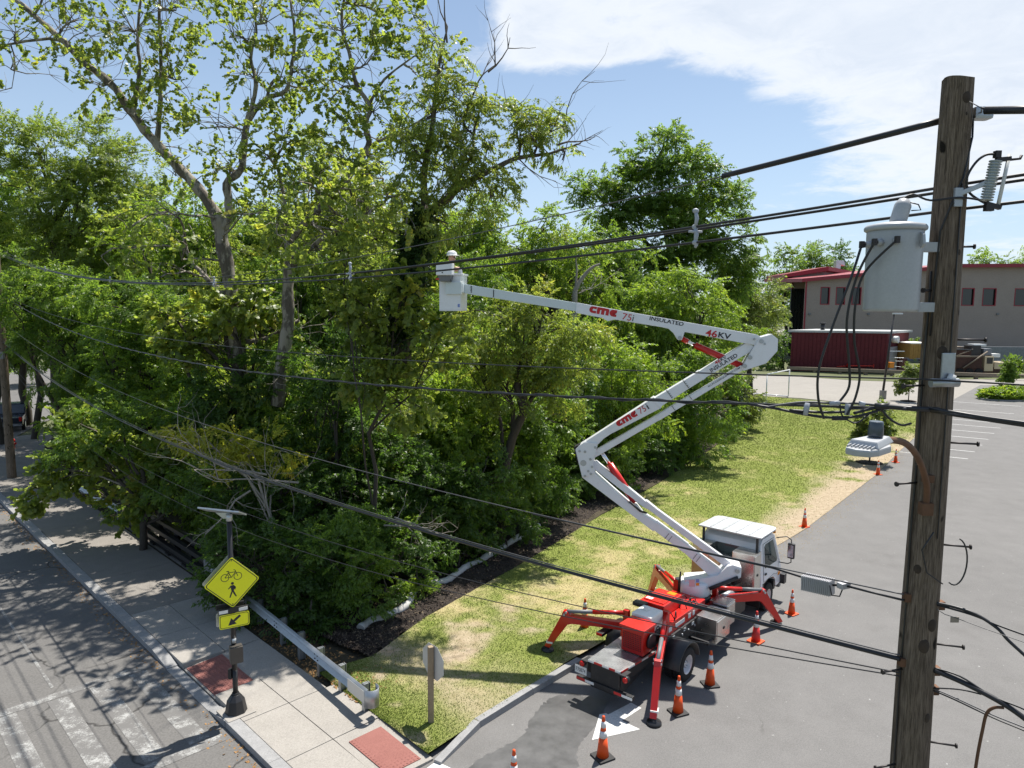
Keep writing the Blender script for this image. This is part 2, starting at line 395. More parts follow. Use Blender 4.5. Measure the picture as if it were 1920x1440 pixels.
# grass blades standing on the lawn
rs = np.random.RandomState(5)
def blades(n, dmin, dmax, hgt, wid):
    i = rs.rand(n); # rows weighted towards the camera
    u = (rs.rand(n))*(NL-1.001); ui = u.astype(int); fu = u-ui; v = rs.rand(n)*(NW-1.001); vi = v.astype(int); fv = v-vi
    def bil(A): return (A[ui, vi]*(1-fv)+A[ui, vi+1]*fv)*(1-fu) + (A[ui+1, vi]*(1-fv)+A[ui+1, vi+1]*fv)*fu
    x, y, z, s, bb = bil(GX), bil(GY), bil(GZ), bil(S_), bil(B_)
    keep = rs.rand(n) > bb*.93; x, y, z, s = x[keep], y[keep], z[keep], s[keep]; n = len(x)
    far = np.clip((y-14)/40, 0, 1)
    h = hgt*(.5+rs.rand(n))*(1+.6*far)*(1-.35*s); w = wid*(.7+.7*rs.rand(n))*(1+1.4*far)
    a = rs.rand(n)*2*np.pi; lean = h*(.2+.9*rs.rand(n)); la_ = rs.rand(n)*2*np.pi
    p = np.stack([x, y, z-.005], -1); d = np.stack([np.cos(a)*w, np.sin(a)*w, 0*a], -1)
    tip = p + np.stack([np.cos(la_)*lean, np.sin(la_)*lean, h], -1)
    co = np.stack([p-d, p+d, tip], 1).reshape(-1, 3)
    tone = np.clip(s+rs.normal(0, .16, n), 0, 1)
    return co, np.arange(3*n).reshape(-1, 3), np.repeat(tone, 3)
bc, bf, bt = blades(230000, 0, 80, .030, .0075)
mt2, nt, b = new_mat('grass_blades')
a_ = N(nt, 'ShaderNodeAttribute', attribute_name='tone')
nt.links.new(ramp(nt, a_.outputs['Fac'], [(0, (.15, .20, .038)), (.45, (.25, .275, .075)), (.75, (.42, .355, .175)), (1, (.52, .45, .27))]), b.inputs['Base Color'])
b.inputs['Roughness'].default_value = .7; b.inputs['Specular IOR Level'].default_value = .15
link_mesh('grass', np_mesh('grass', bc, bf, 3, dict(tone=('POINT', bt))), mt2, label='short mown grass, green and straw patches, on the lawn', cat='grass', kind='stuff')
# soil under the wood, mulch bed
wood = [AB(11.35, 19.0), AB(12.2, 19.0), G(700, 1240), G(800, 1165), G(880, 1120), G(960, 1075), G(1130, 965), G(1230, 910), G(1330, 845), G(1410, 788), G(1425, 742), Vector((30, 95, 0)), Vector((-10, 110, 0)), Vector((-45, 85, 0)), AB(11.9+bend(74), 74), AB(11.9, 50), AB(11.35, 35)]
sheet('woodland_floor', wood, M['litter'], z=.05, **ST)
mul_r = [G(695, 1243), G(800, 1166), G(880, 1121), G(960, 1076), G(1130, 966), G(1230, 911), G(1330, 846), G(1408, 790)]
mul_l = [p + Vector((-.95*w_, .62*w_, 0)) for p, w_ in zip(mul_r, (1.7, 2.3, 2.6, 2.9, 3.0, 3.0, 3.0, 3.0))]
bmul = MB()
NMU = 70
mr = resample(mul_r, NMU); ml = resample(mul_l, NMU)
vv = []; rr_ = random.Random(4)
for i in range(NMU):
    wob = .10*math.sin(i*1.3)+.07*math.sin(i*2.9)
    for j in range(9):
        q = mr[i].lerp(ml[i], j/8) + Vector((.9, -.62, 0))*(wob if j == 0 else 0)
        zt = float(lawn_h(q.x, q.y)) + (.05 if j > 1 else (-.035, .035)[j]) + rr_.uniform(-.03, .05)*(1 if j > 1 else .15)
        vv.append((q.x, q.y, zt))
bmul.add(vv, [(i*9+j, i*9+j+1, (i+1)*9+j+1, (i+1)*9+j) for i in range(NMU-1) for j in range(8)], True)
bmul.build('mulch_bed', M['mulch'], **ST)
rk = np.random.RandomState(6); n = 26000
ui = rk.randint(0, NMU-1, n); vj = rk.rand(n)*8; VV = np.array(vv).reshape(NMU, 9, 3); j0 = np.minimum(vj.astype(int), 7); fu = rk.rand(n)[:, None]; fj = (vj-j0)[:, None]
pc0 = (VV[ui, j0]*(1-fj)+VV[ui, j0+1]*fj)*(1-fu) + (VV[ui+1, j0]*(1-fj)+VV[ui+1, j0+1]*fj)*fu
an = rk.rand(n)*6.28; sz_ = .012+.026*rk.rand(n); d1 = np.stack([np.cos(an)*sz_, np.sin(an)*sz_, .5*sz_*rk.normal(0, 1, n)], -1); d2 = np.stack([-np.sin(an)*sz_*.35, np.cos(an)*sz_*.35, .3*sz_*rk.normal(0, 1, n)], -1); pc0[:, 2] += .012
cc_ = np.stack([pc0-d1-d2, pc0+d1-d2, pc0+d1+d2, pc0-d1+d2], 1).reshape(-1, 3)
mt3, nt, b = new_mat('mulch_chips'); a_ = N(nt, 'ShaderNodeAttribute', attribute_name='tone'); nt.links.new(ramp(nt, a_.outputs['Fac'], [(0, (.02, .015, .012)), (.8, (.07, .05, .038)), (1, (.22, .17, .11))]), b.inputs['Base Color']); b.inputs['Roughness'].default_value = 1
link_mesh('mulch_chips', np_mesh('mulch_chips', cc_, np.arange(4*n).reshape(-1, 4), 4, dict(tone=('POINT', np.repeat(rk.rand(n), 4)))), mt3, label='dark bark chips strewn over the mulch bed', cat='mulch', kind='stuff')
# gravel lot and far field
sheet('gravel_lot', [G(1424, 742), G(1500, 746), G(1600, 756), G(1700, 768), G(1763, 776), G(1792, 750), G(1838, 722), G(1990, 722), G(1990, 710), G(1700, 712), G(1500, 703), G(1380, 700)], M['gravel'], z=-.02, **ST)
sheet('verge', [G(1380, 703), G(1500, 706), G(1600, 713), G(1760, 718), G(1760, 711), G(1600, 704), G(1500, 697), G(1380, 693)], M['field'], z=.0, **ST)
# sidewalk: concrete panels near the crossing, old paving on the bridge
walk = empty('sidewalk', AB(10, 25), kind='structure')
def wpanel(a0, a1, b0, b1, mat, z0=.135, skew=0.0, name='concrete_panel', slope=None):
    g = .012; p = [AB(a0+g, b0+g), AB(a1-g, b0+g), AB(a1-g, b1-g), AB(a0+g, b1-g)]
    zs = slope or (z0, z0, z0, z0); mb = MB()
    mb.hexa([Vector((q.x, q.y, -.05)) for q in p] + [Vector((q.x, q.y, z)) for q, z in zip(p, zs)])
    o = mb.build(name, mat, bevel=.008); o.parent = walk; o.matrix_parent_inverse = walk.matrix_world.inverted() if False else Matrix.Translation(-walk.location)
    return o
rp = random.Random(8)
bl = [14.75, 17.35, 20.0, 22.1, 24.8, 27.6, 30.4]
for i in range(len(bl)-1):
    b0, b1 = bl[i], bl[i+1]
    a_end = 11.45 if b0 > 19 else 11.75
    ramp_here = 21.9 < b0 < 24
    z_ = [.135]*4
    if ramp_here:
        wpanel(8.62, 9.3, b0, b1, M['concrete'], slope=(.02, .06, .06, .02))
        wpanel(9.3, a_end, b0, b1, M['concrete'], slope=(.06, .135, .135, .06))
    elif b0 < 15:
        wpanel(8.62, 10.1, b0, b1, M['concrete']); wpanel(10.1, a_end, b0, b1, M['concrete'], slope=(.10, .05, .12, .135))
    else:
        wpanel(8.62, 10.1, b0, b1, M['concrete']); wpanel(10.1, a_end, b0, b1, M['concrete'])
for i, b0 in enumerate((30.4, 35.4, 40.4, 45.4, 50.4, 56, 62, 68, 74)):
    b1 = (35.4, 40.4, 45.4, 50.4, 56, 62, 68, 74, 80)[i]
    m0, m1 = bend(b0), bend(b1)
    mb = MB(); p = [AB(8.62+m0, b0+.01), AB(12.05+m0, b0+.01), AB(12.05+m1, b1-.01), AB(8.62+m1, b1-.01)]
    mb.hexa([Vector((q.x, q.y, -.05)) for q in p] + [Vector((q.x, q.y, .135)) for q in p])
    o = mb.build('paving_slab', M['concrete_old']); o.parent = walk; o.matrix_parent_inverse = Matrix.Translation(-walk.location)
def tact(name, pts, z, label):
    o = empty(name, pts[0], label=label, cat='tactile pad')
    ex = (pts[1]-pts[0]); ey = (pts[3]-pts[0])
    mb = MB(); mb.hexa([p+Vector((0, 0, -.012)) for p in pts] + [p + Vector((0, 0, .004)) for p in pts])
    bb = mb.build('plate', M['tactile']); bb.parent = o; bb.matrix_parent_inverse = Matrix.Translation(-o.location)
    md = MB(); nx = int(ex.length/.085); ny = int(ey.length/.085)
    for i in range(nx):
        for j in range(ny):
            c = pts[0] + ex*((i+.5)/nx) + ey*((j+.5)/ny)
            md.lathe([(.022, 0), (.016, .010)], (c.x, c.y, c.z+.004), 6)
    dd = md.build('domes', M['tactile'], kind='stuff'); dd.parent = o; dd.matrix_parent_inverse = Matrix.Translation(-o.location)
tact('tactile_plate', [AB(8.70, 22.2, .04), AB(9.95, 22.2, .10), AB(9.95, 24.7, .10), AB(8.70, 24.7, .04)], .1, 'dark red tactile paving plate beside the solar crossing sign post')
tact('tactile_plate', [AB(10.35, 14.95, .115), AB(11.45, 14.95, .075), AB(11.45, 16.9, .135), AB(10.35, 16.9, .143)], .1, 'sunlit pale red tactile paving plate at the kerb corner')
# granite kerbs
def kerb(name, P, step, w, h, base=-.05, drop=None):
    k = empty(name, P[0], kind='structure'); P = [Vector(p) for p in P]
    for i in range(len(P)-1):
        L = (P[i+1]-P[i]).length; n = max(1, round(L/step)); d = (P[i+1]-P[i]).normalized(); s = Vector((-d.y, d.x, 0))
        for j in range(n):
            p = P[i]+d*(L*j/n+.006); q = P[i]+d*(L*(j+1)/n-.006); jz = rp.uniform(-.008, .008); js = s*rp.uniform(-.012, .012)
            h0 = h1 = h
            if drop: h0 = drop(p); h1 = drop(q)
            mb = MB(); z0 = Vector((0, 0, base))
            mb.hexa([p+js+z0, q+js+z0, q+s*w+js+z0, p+s*w+js+z0, p+js+Vector((0, 0, h0+jz)), q+js+Vector((0, 0, h1+jz)), q+s*w+js+Vector((0, 0, h1+jz)), p+s*w+js+Vector((0, 0, h0+jz))])
            o = mb.build('kerb_stone', M['granite'], bevel=.012); o.parent = k; o.matrix_parent_inverse = Matrix.Translation(-k.location)
def kdrop(p):
    b_ = p.y-p.x
    if 21.6 < b_ < 25.2: return .02
    if 20.4 < b_ <= 21.6: return .02+.125*(21.6-b_)/1.2
    if 25.2 <= b_ < 26.8: return .02+.125*(b_-25.2)/1.6
    return .145
kerb('street_kerb', [AB(8.60+bend(b_), b_) for b_ in (74, 68, 62, 56, 48, 40, 34, 26.8, 25.2, 21.6, 20.4, 14.8)], 2.2, -.27, .145, drop=kdrop)
kerb('driveway_kerb', [AB(11.75, 14.45), G(900, 1366), G(1000, 1303), G(1092, 1247)], 1.9, .17, .16, drop=lambda p: .05 + .11*min(1, max(0, (p.y-13.0)/1.2)))
# painted markings
def stripe(parent, a0, a1, b0, b1, z=.006, name='crosswalk_bar'):
    P = [AB(a0, b0), AB(a1, b0), AB(a1, b1), AB(a0, b1)]
    o = sheet(name, [(p.x, p.y, z) for p in P], parent_mat, parent=None); o.parent = parent; o.matrix_parent_inverse = Matrix.Translation(-parent.location); return o
mt, nt, b = new_mat('worn_road_paint')
w1 = noise_node(nt, 2.4, 8, .75); w2 = noise_node(nt, 30, 4, .7)
wsum = N(nt, 'ShaderNodeMath', operation='MULTIPLY_ADD'); nt.links.new(w2, wsum.inputs[0]); wsum.inputs[1].default_value = .5; nt.links.new(w1, wsum.inputs[2])
nt.links.new(ramp(nt, wsum.outputs[0], [(.74, (.135, .13, .124)), (1.0, (.46, .46, .44))]), b.inputs['Base Color']); b.inputs['Roughness'].default_value = .85
M['worn_paint'] = mt; parent_mat = mt
cw = empty('crosswalk', AB(5, 23), label='worn white ladder crosswalk painted across the street', cat='crosswalk')
for a0 in (7.15, 5.95, 4.75, 3.35, 2.1, .8): stripe(cw, a0-.02, a0+.55, 20.25, 25.7)
stripe(cw, -3, 7.9, 25.75, 26.15, .0065, 'crosswalk_edge'); stripe(cw, -3, 8.0, 19.75, 20.15, .0065, 'crosswalk_edge')
ml_ = empty('road_line', AB(5.1, 34), label='faded white lane line on the shaded street', cat='road marking')
for b0, b1 in ((26.6, 36), (36.1, 48)): stripe(ml_, 5.02, 5.12, b0, b1, .006, 'painted_line')
parent_mat = M['white_line']
# a stop bar / arrow of white paint behind the truck
arrow = empty('pavement_arrow', G(1165, 1350), label='worn white painted arrow on the driveway behind the truck', cat='road marking')
def gs(name, pts, z, mat, parent):
    o = sheet(name, [(p.x, p.y, z) for p in pts], mat); o.parent = parent; o.matrix_parent_inverse = Matrix.Translation(-parent.location); return o
gs('arrow_stem', [G(1141, 1340), G(1183, 1318), G(1203, 1328), G(1160, 1356)], .0085, M['white_line'], arrow)
gs('arrow_head', [G(1124, 1340), G(1136, 1338), G(1200, 1368), G(1110, 1388)], .0088, M['white_line'], arrow)
cor = empty('stop_line', G(830, 1436), label='white painted bar on the asphalt at the kerb corner', cat='road marking')
gs('painted_bar', [G(800, 1441), G(818, 1428), G(850, 1443), G(835, 1470), G(790, 1470)], .0085, M['white_line'], cor)
# parking stalls
pk = empty('parking_lines', G(1800, 800), label='row of white parking bay lines beside the lawn', cat='road marking')
rends = [(1915, 762), (1901, 776), (1885, 794), (1876, 803), (1864.5, 813), (1853, 824), (1842, 835), (1828, 847.5), (1815, 860.6)]
for x_, y_ in rends:
    q = G(x_, y_); d = Vector((-.80, .33, 0)); d = (G(x_-100, y_-10.0*(y_-560)/290) - q).normalized()
    p = q + d*5.6; s = Vector((-d.y, d.x, 0))*.055
    gs('painted_line', [p-s, p+s, q+s, q-s], .0085, M['white_line'], pk)
pk2 = empty('parking_lines', G(1830, 720), label='short white bay line near the planted island', cat='road marking')
gs('painted_line', [G(1878, 727), G(1881, 727), G(1896, 716), G(1893, 716)], .0085, M['white_line'], pk2)
# wet stain
rw = random.Random(3)
out = [(880, 1440), (905, 1418), (950, 1398), (985, 1374), (993, 1348), (1012, 1324), (1035, 1308), (1068, 1300), (1105, 1306), (1140, 1314), (1130, 1340), (1118, 1362), (1095, 1385), (1080, 1410), (1085, 1440), (1020, 1475), (900, 1475)]
pts = []
for i in range(len(out)):
    p, q = out[i], out[(i+1) % len(out)]
    for k in range(6):
        t = k/6; pts.append(G(p[0]*(1-t)+q[0]*t+rw.uniform(-3.5, 3.5), p[1]*(1-t)+q[1]*t+rw.uniform(-2.2, 2.2)))
sheet('wet_patch', [(p.x, p.y, .0062) for p in pts], M['wet'], label='dark wet stain on the asphalt behind the truck', cat='stain', kind='stuff')
# leaf litter and grit along the gutter
bd = MB(); rg = random.Random(12)
for i in range(900):
    b_ = rg.uniform(16, 52); a_ = 8.2 - abs(rg.gauss(0, .28)); 
    if 21 < b_ < 25.5 and rg.random() < .8: continue
    p = AB(a_, b_, .006); s = rg.uniform(.015, .05); an = rg.uniform(0, 6.28)
    d1 = Vector((math.cos(an), math.sin(an), rg.uniform(-.2, .5)))*s; d2 = Vector((-math.sin(an), math.cos(an), rg.uniform(0, .5)))*s*.6
    bd.add([p-d1, p+d2, p+d1, p-d2], [(0, 1, 2, 3)])
for i in range(1500):
    b_ = rg.uniform(18.5, 32); a_ = 11.6+abs(rg.gauss(0, .9)); p = AB(a_, b_, .06 if b_ > 20.5 else .15); s = rg.uniform(.015, .05); an = rg.uniform(0, 6.28)
    d1 = Vector((math.cos(an), math.sin(an), rg.uniform(-.2, .6)))*s; d2 = Vector((-math.sin(an), math.cos(an), rg.uniform(0, .6)))*s*.6; bd.add([p-d1, p+d2, p+d1, p-d2], [(0, 1, 2, 3)])
M['dry_leaf'] = paint('dry_leaf', (.30, .17, .07), .8, 0, .5, 30, .2)
bd.build('leaf_litter', M['dry_leaf'], label='brown dry leaves gathered along the street gutter and guardrail', cat='litter', kind='stuff')

# sandy grit where the worn turf meets the asphalt
bd = MB(); rg = random.Random(15); eg = resample(edge[1:6], 400)
for i in range(2600):
    k = rg.randrange(0, 398); p = eg[k].lerp(eg[k+1], rg.random()) + NR*abs(rg.gauss(0, .45)) + Vector((0, 0, .006)); s = rg.uniform(.008, .03); an = rg.uniform(0, 6.28)
    d1 = Vector((math.cos(an), math.sin(an), 0))*s; d2 = Vector((-math.sin(an), math.cos(an), 0))*s; bd.add([p-d1, p+d2, p+d1, p-d2, p+Vector((0, 0, s*.7))], [(0, 1, 4), (1, 2, 4), (2, 3, 4), (3, 0, 4)])
M['grit'] = paint('sandy_grit', (.36, .29, .20), .95, 0, .3, 20, .2)
bd.build('edge_grit', M['grit'], label='sandy grit scattered along the lawn edge of the asphalt', cat='grit', kind='stuff')
# ------------------------------------------------------------------ trees
def leaf_mat(name, c0, c1, trans, tmix=.5, hue_old=None):
    mt, nt, b = new_mat(name)
    a = N(nt, 'ShaderNodeAttribute', attribute_name='tone')
    stops = [(0, c0), (.62, c1), (1, hue_old or sc(c1, 1.3))]
    cc = ramp(nt, a.outputs['Fac'], stops)
    nt.links.new(cc, b.inputs['Base Color']); b.inputs['Roughness'].default_value = .42; b.inputs['Specular IOR Level'].default_value = .45
    tr = N(nt, 'ShaderNodeBsdfTranslucent')
    nt.links.new(mixc(nt, 1.0, ramp(nt, a.outputs['Fac'], [(0, sc(trans, .62)), (.62, trans), (1, (trans[0]*1.5, trans[1]*1.12, trans[2]))]), (1, 1, 1), 'MULTIPLY'), tr.inputs['Color'])
    mx = N(nt, 'ShaderNodeMixShader'); mx.inputs[0].default_value = tmix
    o = nt.nodes['Material Output']
    nt.links.new(b.outputs[0], mx.inputs[1]); nt.links.new(tr.outputs[0], mx.inputs[2]); nt.links.new(mx.outputs[0], o.inputs['Surface'])
    return mt
LM = dict(
    maple=leaf_mat('maple_leaf', (.062, .118, .020), (.120, .185, .036), (.35, .55, .055)),
    bright=leaf_mat('bright_leaf', (.084, .148, .020), (.150, .212, .036), (.46, .67, .060)),
    yellow=leaf_mat('yellowing_leaf', (.19, .215, .026), (.27, .285, .04), (.76, .80, .075), hue_old=(.32, .24, .035)),
    syc=leaf_mat('sycamore_leaf', (.095, .142, .030), (.165, .208, .050), (.50, .63, .085), hue_old=(.27, .24, .05)),
    dark=leaf_mat('dark_leaf', (.038, .080, .015), (.078, .132, .027), (.20, .37, .042)),
    pale=leaf_mat('pale_leaf', (.100, .138, .042), (.165, .202, .070), (.39, .50, .085)),
    ivy=leaf_mat('ivy_leaf', (.022, .056, .012), (.046, .090, .020), (.08, .18, .02), .3),
    locust=leaf_mat('locust_leaf', (.095, .145, .030), (.155, .200, .048), (.45, .60, .075)))
def bark(name, c0, c1, patch=None):
    mt, nt, b = new_mat(name)
    n = noise_node(nt, 4, 8, .7, (3, 3, .6)); f = noise_node(nt, 22, 5, .7, (2, 2, .5))
    c = ramp(nt, n, [(.3, c0), (.7, c1)]); c = mixc(nt, .4, c, ramp(nt, f, [(.3, sc(c0, .6)), (.7, sc(c1, 1.1))]))
    if patch:
        p = noise_node(nt, 1.7, 5, .6, (2, 2, 1)); c = mixc(nt, ramp(nt, p, [(.47, (0, 0, 0)), (.53, (1, 1, 1))]), c, patch)
    nt.links.new(c, b.inputs['Base Color']); b.inputs['Roughness'].default_value = .95; bump(nt, b, f, .6, .03); return mt
BK = dict(grey=bark('grey_bark', (.055, .045, .036), (.15, .125, .10)), dark=bark('dark_bark', (.03, .024, .018), (.085, .07, .055)),
          syc=bark('sycamore_bark', (.075, .064, .052), (.17, .145, .118), (.29, .26, .215)), dead=bark('dead_wood', (.20, .175, .145), (.40, .36, .30)))
def make_protos(kind, seed):
    r = np.random.RandomState(seed); out = []
    for v in range(5):
        n = {'broad': 15, 'kite': 46, 'fine': 64, 'drop': 46}[kind]
        L = []
        for i in range(n):
            t = .06 + .94*(i+r.rand())/n; side = 1 if i % 2 else -1
            dr = {'broad': .15, 'kite': .2, 'fine': .12, 'drop': .5}[kind]
            sub = 0.0 if kind == 'broad' else side*r.rand()*.36*(1.15-t)
            p = np.array([t, sub, -dr*t*t + .05*r.randn()*(.7 if kind != 'broad' else 1)])
            ang = side*(.35+.9*r.rand()); dn = (-.15-.55*r.rand()) if kind != 'drop' else (-.5-.9*r.rand())
            ax = np.array([math.cos(ang), math.sin(ang), dn]); ax /= np.linalg.norm(ax)
            nz = np.array([0, 0, 1.]) + r.randn(3)*.62; sd = np.cross(nz, ax); sd /= np.linalg.norm(sd); nn = np.cross(ax, sd)
            s = .72+.56*r.rand()
            if kind == 'broad':
                q = [(0, 0, 0), (.22, .52, .06), (.72, .50, .02), (1.0, 0, -.05), (.72, -.50, .02), (.22, -.52, .06)]
            else:
                w = {'kite': .36, 'fine': .26, 'drop': .30}[kind]
                q = [(0, -w*.55, 0), (1.0, .1*w, -.06), (.30, w, .10)]
            L.append((p, np.array([ax*a*s + sd*b_*s + nn*c*s for a, b_, c in q])))
        out.append((np.array([l[0] for l in L]), np.array([l[1] for l in L])))
    return out
PROTO = {k: make_protos(k, 40+i) for i, k in enumerate(('broad', 'kite', 'fine', 'drop'))}
def normed(a): return a/np.maximum(1e-9, np.linalg.norm(a, axis=-1, keepdims=True))
def foliage(name, pts, nrm, kind, leaf, spray, rs, tone=None, droop=.25):
    """pts, nrm: spray roots and their outward directions; leaf, spray: sizes in metres"""
    n = len(pts); pr = PROTO[kind]; W = rs.randint(0, len(pr), n)
    x = normed(nrm*.8 + rs.normal(0, .45, (n, 3)) + np.array([0, 0, -droop*.5]))
    zz_ = np.array([0, 0, 1.0]) + .5*nrm + rs.normal(0, .3, (n, 3))
    y = normed(np.cross(zz_, x)); z = np.cross(x, y)
    Rm = np.stack([x, y, z], -1)                       # columns
    if tone is None: tone = np.clip(.42 + rs.normal(0, .20, n), 0, 1)
    cos, tones = [], []
    for w in range(len(pr)):
        sel = np.where(W == w)[0]
        if not len(sel): continue
        lp, lv = pr[w]; k = lv.shape[1]
        ss = spray*(.65+.7*rs.rand(len(sel)))
        base = np.einsum('nij,lj->nli', Rm[sel], lp)*ss[:, None, None] + pts[sel][:, None, :]
        lf = np.einsum('nij,lkj->nlki', Rm[sel], lv)*(leaf*(.8+.4*rs.rand(len(sel), lp.shape[0])))[:, :, None, None]
        c = base[:, :, None, :] + lf
        cos.append(c.reshape(-1, k, 3))
        tn = np.clip(tone[sel][:, None] + rs.normal(0, .14, (len(sel), lp.shape[0])), 0, 1)
        tones.append(np.repeat(tn.reshape(-1), k))
    C_ = np.concatenate(cos); k = C_.shape[1]; nl = len(C_); o = np.arange(nl)[:, None]*k
    if k == 3: return np_mesh(name, C_.reshape(-1, 3), o + np.arange(3), 3, dict(tone=('POINT', np.concatenate(tones))))
    if k == 4: F_ = o + np.arange(4)
    else: F_ = np.concatenate([o + np.array([0, 1, 2, 3]), o + np.array([0, 3, 4, 5])])
    return np_mesh(name, C_.reshape(-1, 3), F_, 4, dict(tone=('POINT', np.concatenate(tones))))
VIEW = np.array([0, -1.0, 0])
def lobe_points(c, r, n, rs, clump=9, spread=.42, front=True):
    """clumped sprays in the outer shell of one lobe"""
    nc = max(3, int(n/clump)); d = normed(rs.normal(0, 1, (nc*6, 3)))
    if front:
        vd = normed(np.array([-c[0], -c[1], 0.0])); w = .22 + .8*np.clip(d@vd+.25, 0, 1) + .5*np.clip(d[:, 2], 0, 1)
        d = d[rs.rand(len(d)) < w/w.max()]
    d = d[:nc]; nc = len(d)
    lump = 1 + .16*np.sin(d[:, 0]*5+c[0]) + .12*np.sin(d[:, 2]*7+d[:, 1]*4+c[1])
    cc = d*r*(lump*(1-.42*rs.rand(nc)**1.3))[:, None]
    pts = np.repeat(cc, clump, 0) + normed(rs.normal(0, 1, (nc*clump, 3)))*(rs.rand(nc*clump, 1)**.6)*spread*np.array([1, 1, .62])
    nr = normed(np.repeat(d, clump, 0)*.7 + normed(pts - np.repeat(cc, clump, 0) + 1e-6)*.6)
    ct = np.repeat(rs.normal(0, .13, nc), clump)
    return pts + c, nr, cc + c, ct
def limb(mb, p, q, r0, r1, rs, bend_=.12, n=5):
    p = Vector(p); q = Vector(q); L = (q-p).length; pts = []; off = Vector(rs.normal(0, bend_*L, 3))
    for i in range(n+1):
        t = i/n; pts.append(p.lerp(q, t) + off*math.sin(math.pi*t)*.8 + Vector((0, 0, .10*L*math.sin(math.pi*t))) + (Vector(rs.normal(0, .018*L, 3)) if 0 < i < n else Vector((0, 0, 0))))
    mb.tube(pts, [r0+(r1-r0)*i/n for i in range(n+1)], 6, False)
    return pts
def twigs(mb, p, d, L, r, rs, depth):
    d = Vector(d).normalized(); pts = [Vector(p)]; n = 4
    for i in range(n):
        d = (d + Vector(rs.normal(0, .22, 3)) + Vector((0, 0, .06))).normalized(); pts.append(pts[-1] + d*L/n)
    mb.tube(pts, [r*(1-.75*i/n) for i in range(n+1)], 4 if depth < 2 else 5, False)
    if depth > 0:
        for k in range(rs.randint(3, 6)):
            i = rs.randint(1, n+1); dd = (d + Vector(rs.normal(0, .75, 3))).normalized()
            twigs(mb, pts[i], dd, L*(.45+.3*rs.rand()), r*.45, rs, depth-1)
DENS = 2.1
def tree(name, label, Y, bx, lobes, kind='kite', pal='maple', leaf=.13, spray=.55, dens=1.0, trunk_r=.16, bk='dark', seed=1, group=None, cat='tree', limbs=(), bare=(), front=True, spread=.42, base_z=0.0, clump=9, by=None, trunk=True, ivy=None, droop=.25):
    rs = np.random.RandomState(seed*7+3)
    if kind != 'broad': leaf *= .92
    else: leaf *= .92
    L3 = []
    for (px, py, rx, ry, *dy) in lobes:
        yy = Y + (dy[0] if dy else 0); c = D(px, py, yy); k = yy/FOC
        L3.append((np.array(c), np.array([rx*k, .85*min(rx, 1.3*ry)*k, ry*k])))
    bp = D(bx, 900, Y if by is None else by); base = Vector((bp.x, bp.y, base_z))
    root = empty(name, base, label=label, cat=cat, group=group)
    inv = Matrix.Translation(-base)
    mb = MB(); P, Nn, T, allc = [], [], [], []
    for c, r in L3:
        area = 4*math.pi*(((r[0]*r[1])**1.6+(r[0]*r[2])**1.6+(r[1]*r[2])**1.6)/3)**(1/1.6)
        n = int(area*dens*DENS/(spray*spray))
        p, nr, cc, ct = lobe_points(c, r, n, rs, clump, spread, front)
        P.append(p); Nn.append(nr); T.append(ct); allc.append((c, cc))
    P = np.concatenate(P); Nn = np.concatenate(Nn); T = np.concatenate(T)
    keep = P[:, 2] > .15; P, Nn, T = P[keep], Nn[keep], T[keep]
    tone = np.clip(.42 + T + rs.normal(0, .12, len(P)), 0, 1)
    me = foliage('crown', P, Nn, kind, leaf, spray, rs, tone, droop)
    cr = link_mesh('crown', me, LM[pal], root); cr.matrix_parent_inverse = inv
    if trunk:
        low = min(L3, key=lambda l: l[0][2]); mean = sum((l[0] for l in L3))/len(L3)
        top = Vector((mean[0]*.7+base.x*.3, mean[1], max(mean[2], base_z+1.0)))
        tp = limb(mb, base - Vector((0, 0, .1)), top, trunk_r, trunk_r*.45, rs, .04, 8)
        for c, cc in allc:
            s = tp[min(8, 2+rs.randint(0, 6))]
            bpt = limb(mb, s, Vector(c), trunk_r*.42, trunk_r*.18, rs)
            for q in cc[::max(1, len(cc)//7)]:
                limb(mb, bpt[rs.randint(2, 6)], Vector(q), trunk_r*.15, .012, rs, .1, 4)
    limb_pts = []
    for (pl, r0, r1) in limbs:
        pts = [D(x, y, Y+(d_[0] if d_ else 0)) for x, y, *d_ in pl]
        fine = []                                     # smooth the hand-laid limb
        for i in range(len(pts)-1):
            p0 = pts[max(0, i-1)]; p1 = pts[i]; p2 = pts[i+1]; p3 = pts[min(len(pts)-1, i+2)]
            for k in range(4):
                t = k/4; fine.append(.5*((2*p1)+(p2-p0)*t+(2*p0-5*p1+4*p2-p3)*t*t+(3*p1-p0-3*p2+p3)*t**3))
        fine.append(pts[-1]); n = len(fine)
        fine = [p + Vector(rs.normal(0, r0*.10, 3)) for p in fine]; limb_pts += fine[n//4:]
        mb.tube(fine, [(r0+(r1-r0)*i/(n-1))*(1+.10*math.sin(i*1.9)) for i in range(n)], 8, True)
        for i in range(2, n, 3):                       # side twigs
            if r1 < .2: twigs(mb, fine[i], Vector(rs.normal(0, 1, 3)) + Vector((0, 0, .6)), 1.0+.9*rs.rand(), .022, rs, 1)
    if limb_pts:
        LPn = np.array(limb_pts); grown = []
        for c, cc in allc:
            d_ = np.linalg.norm(LPn-c, axis=1); i = int(np.argmin(d_)); bpt = limb(mb, limb_pts[i], Vector(c), .045, .022, rs, .10, 5)
            for q in cc: limb(mb, bpt[rs.randint(1, 6)], Vector(q), .016, .006, rs, .10, 3)
    if mb.v:
        tk = mb.build('trunk', BK[bk], root); tk.matrix_parent_inverse = inv
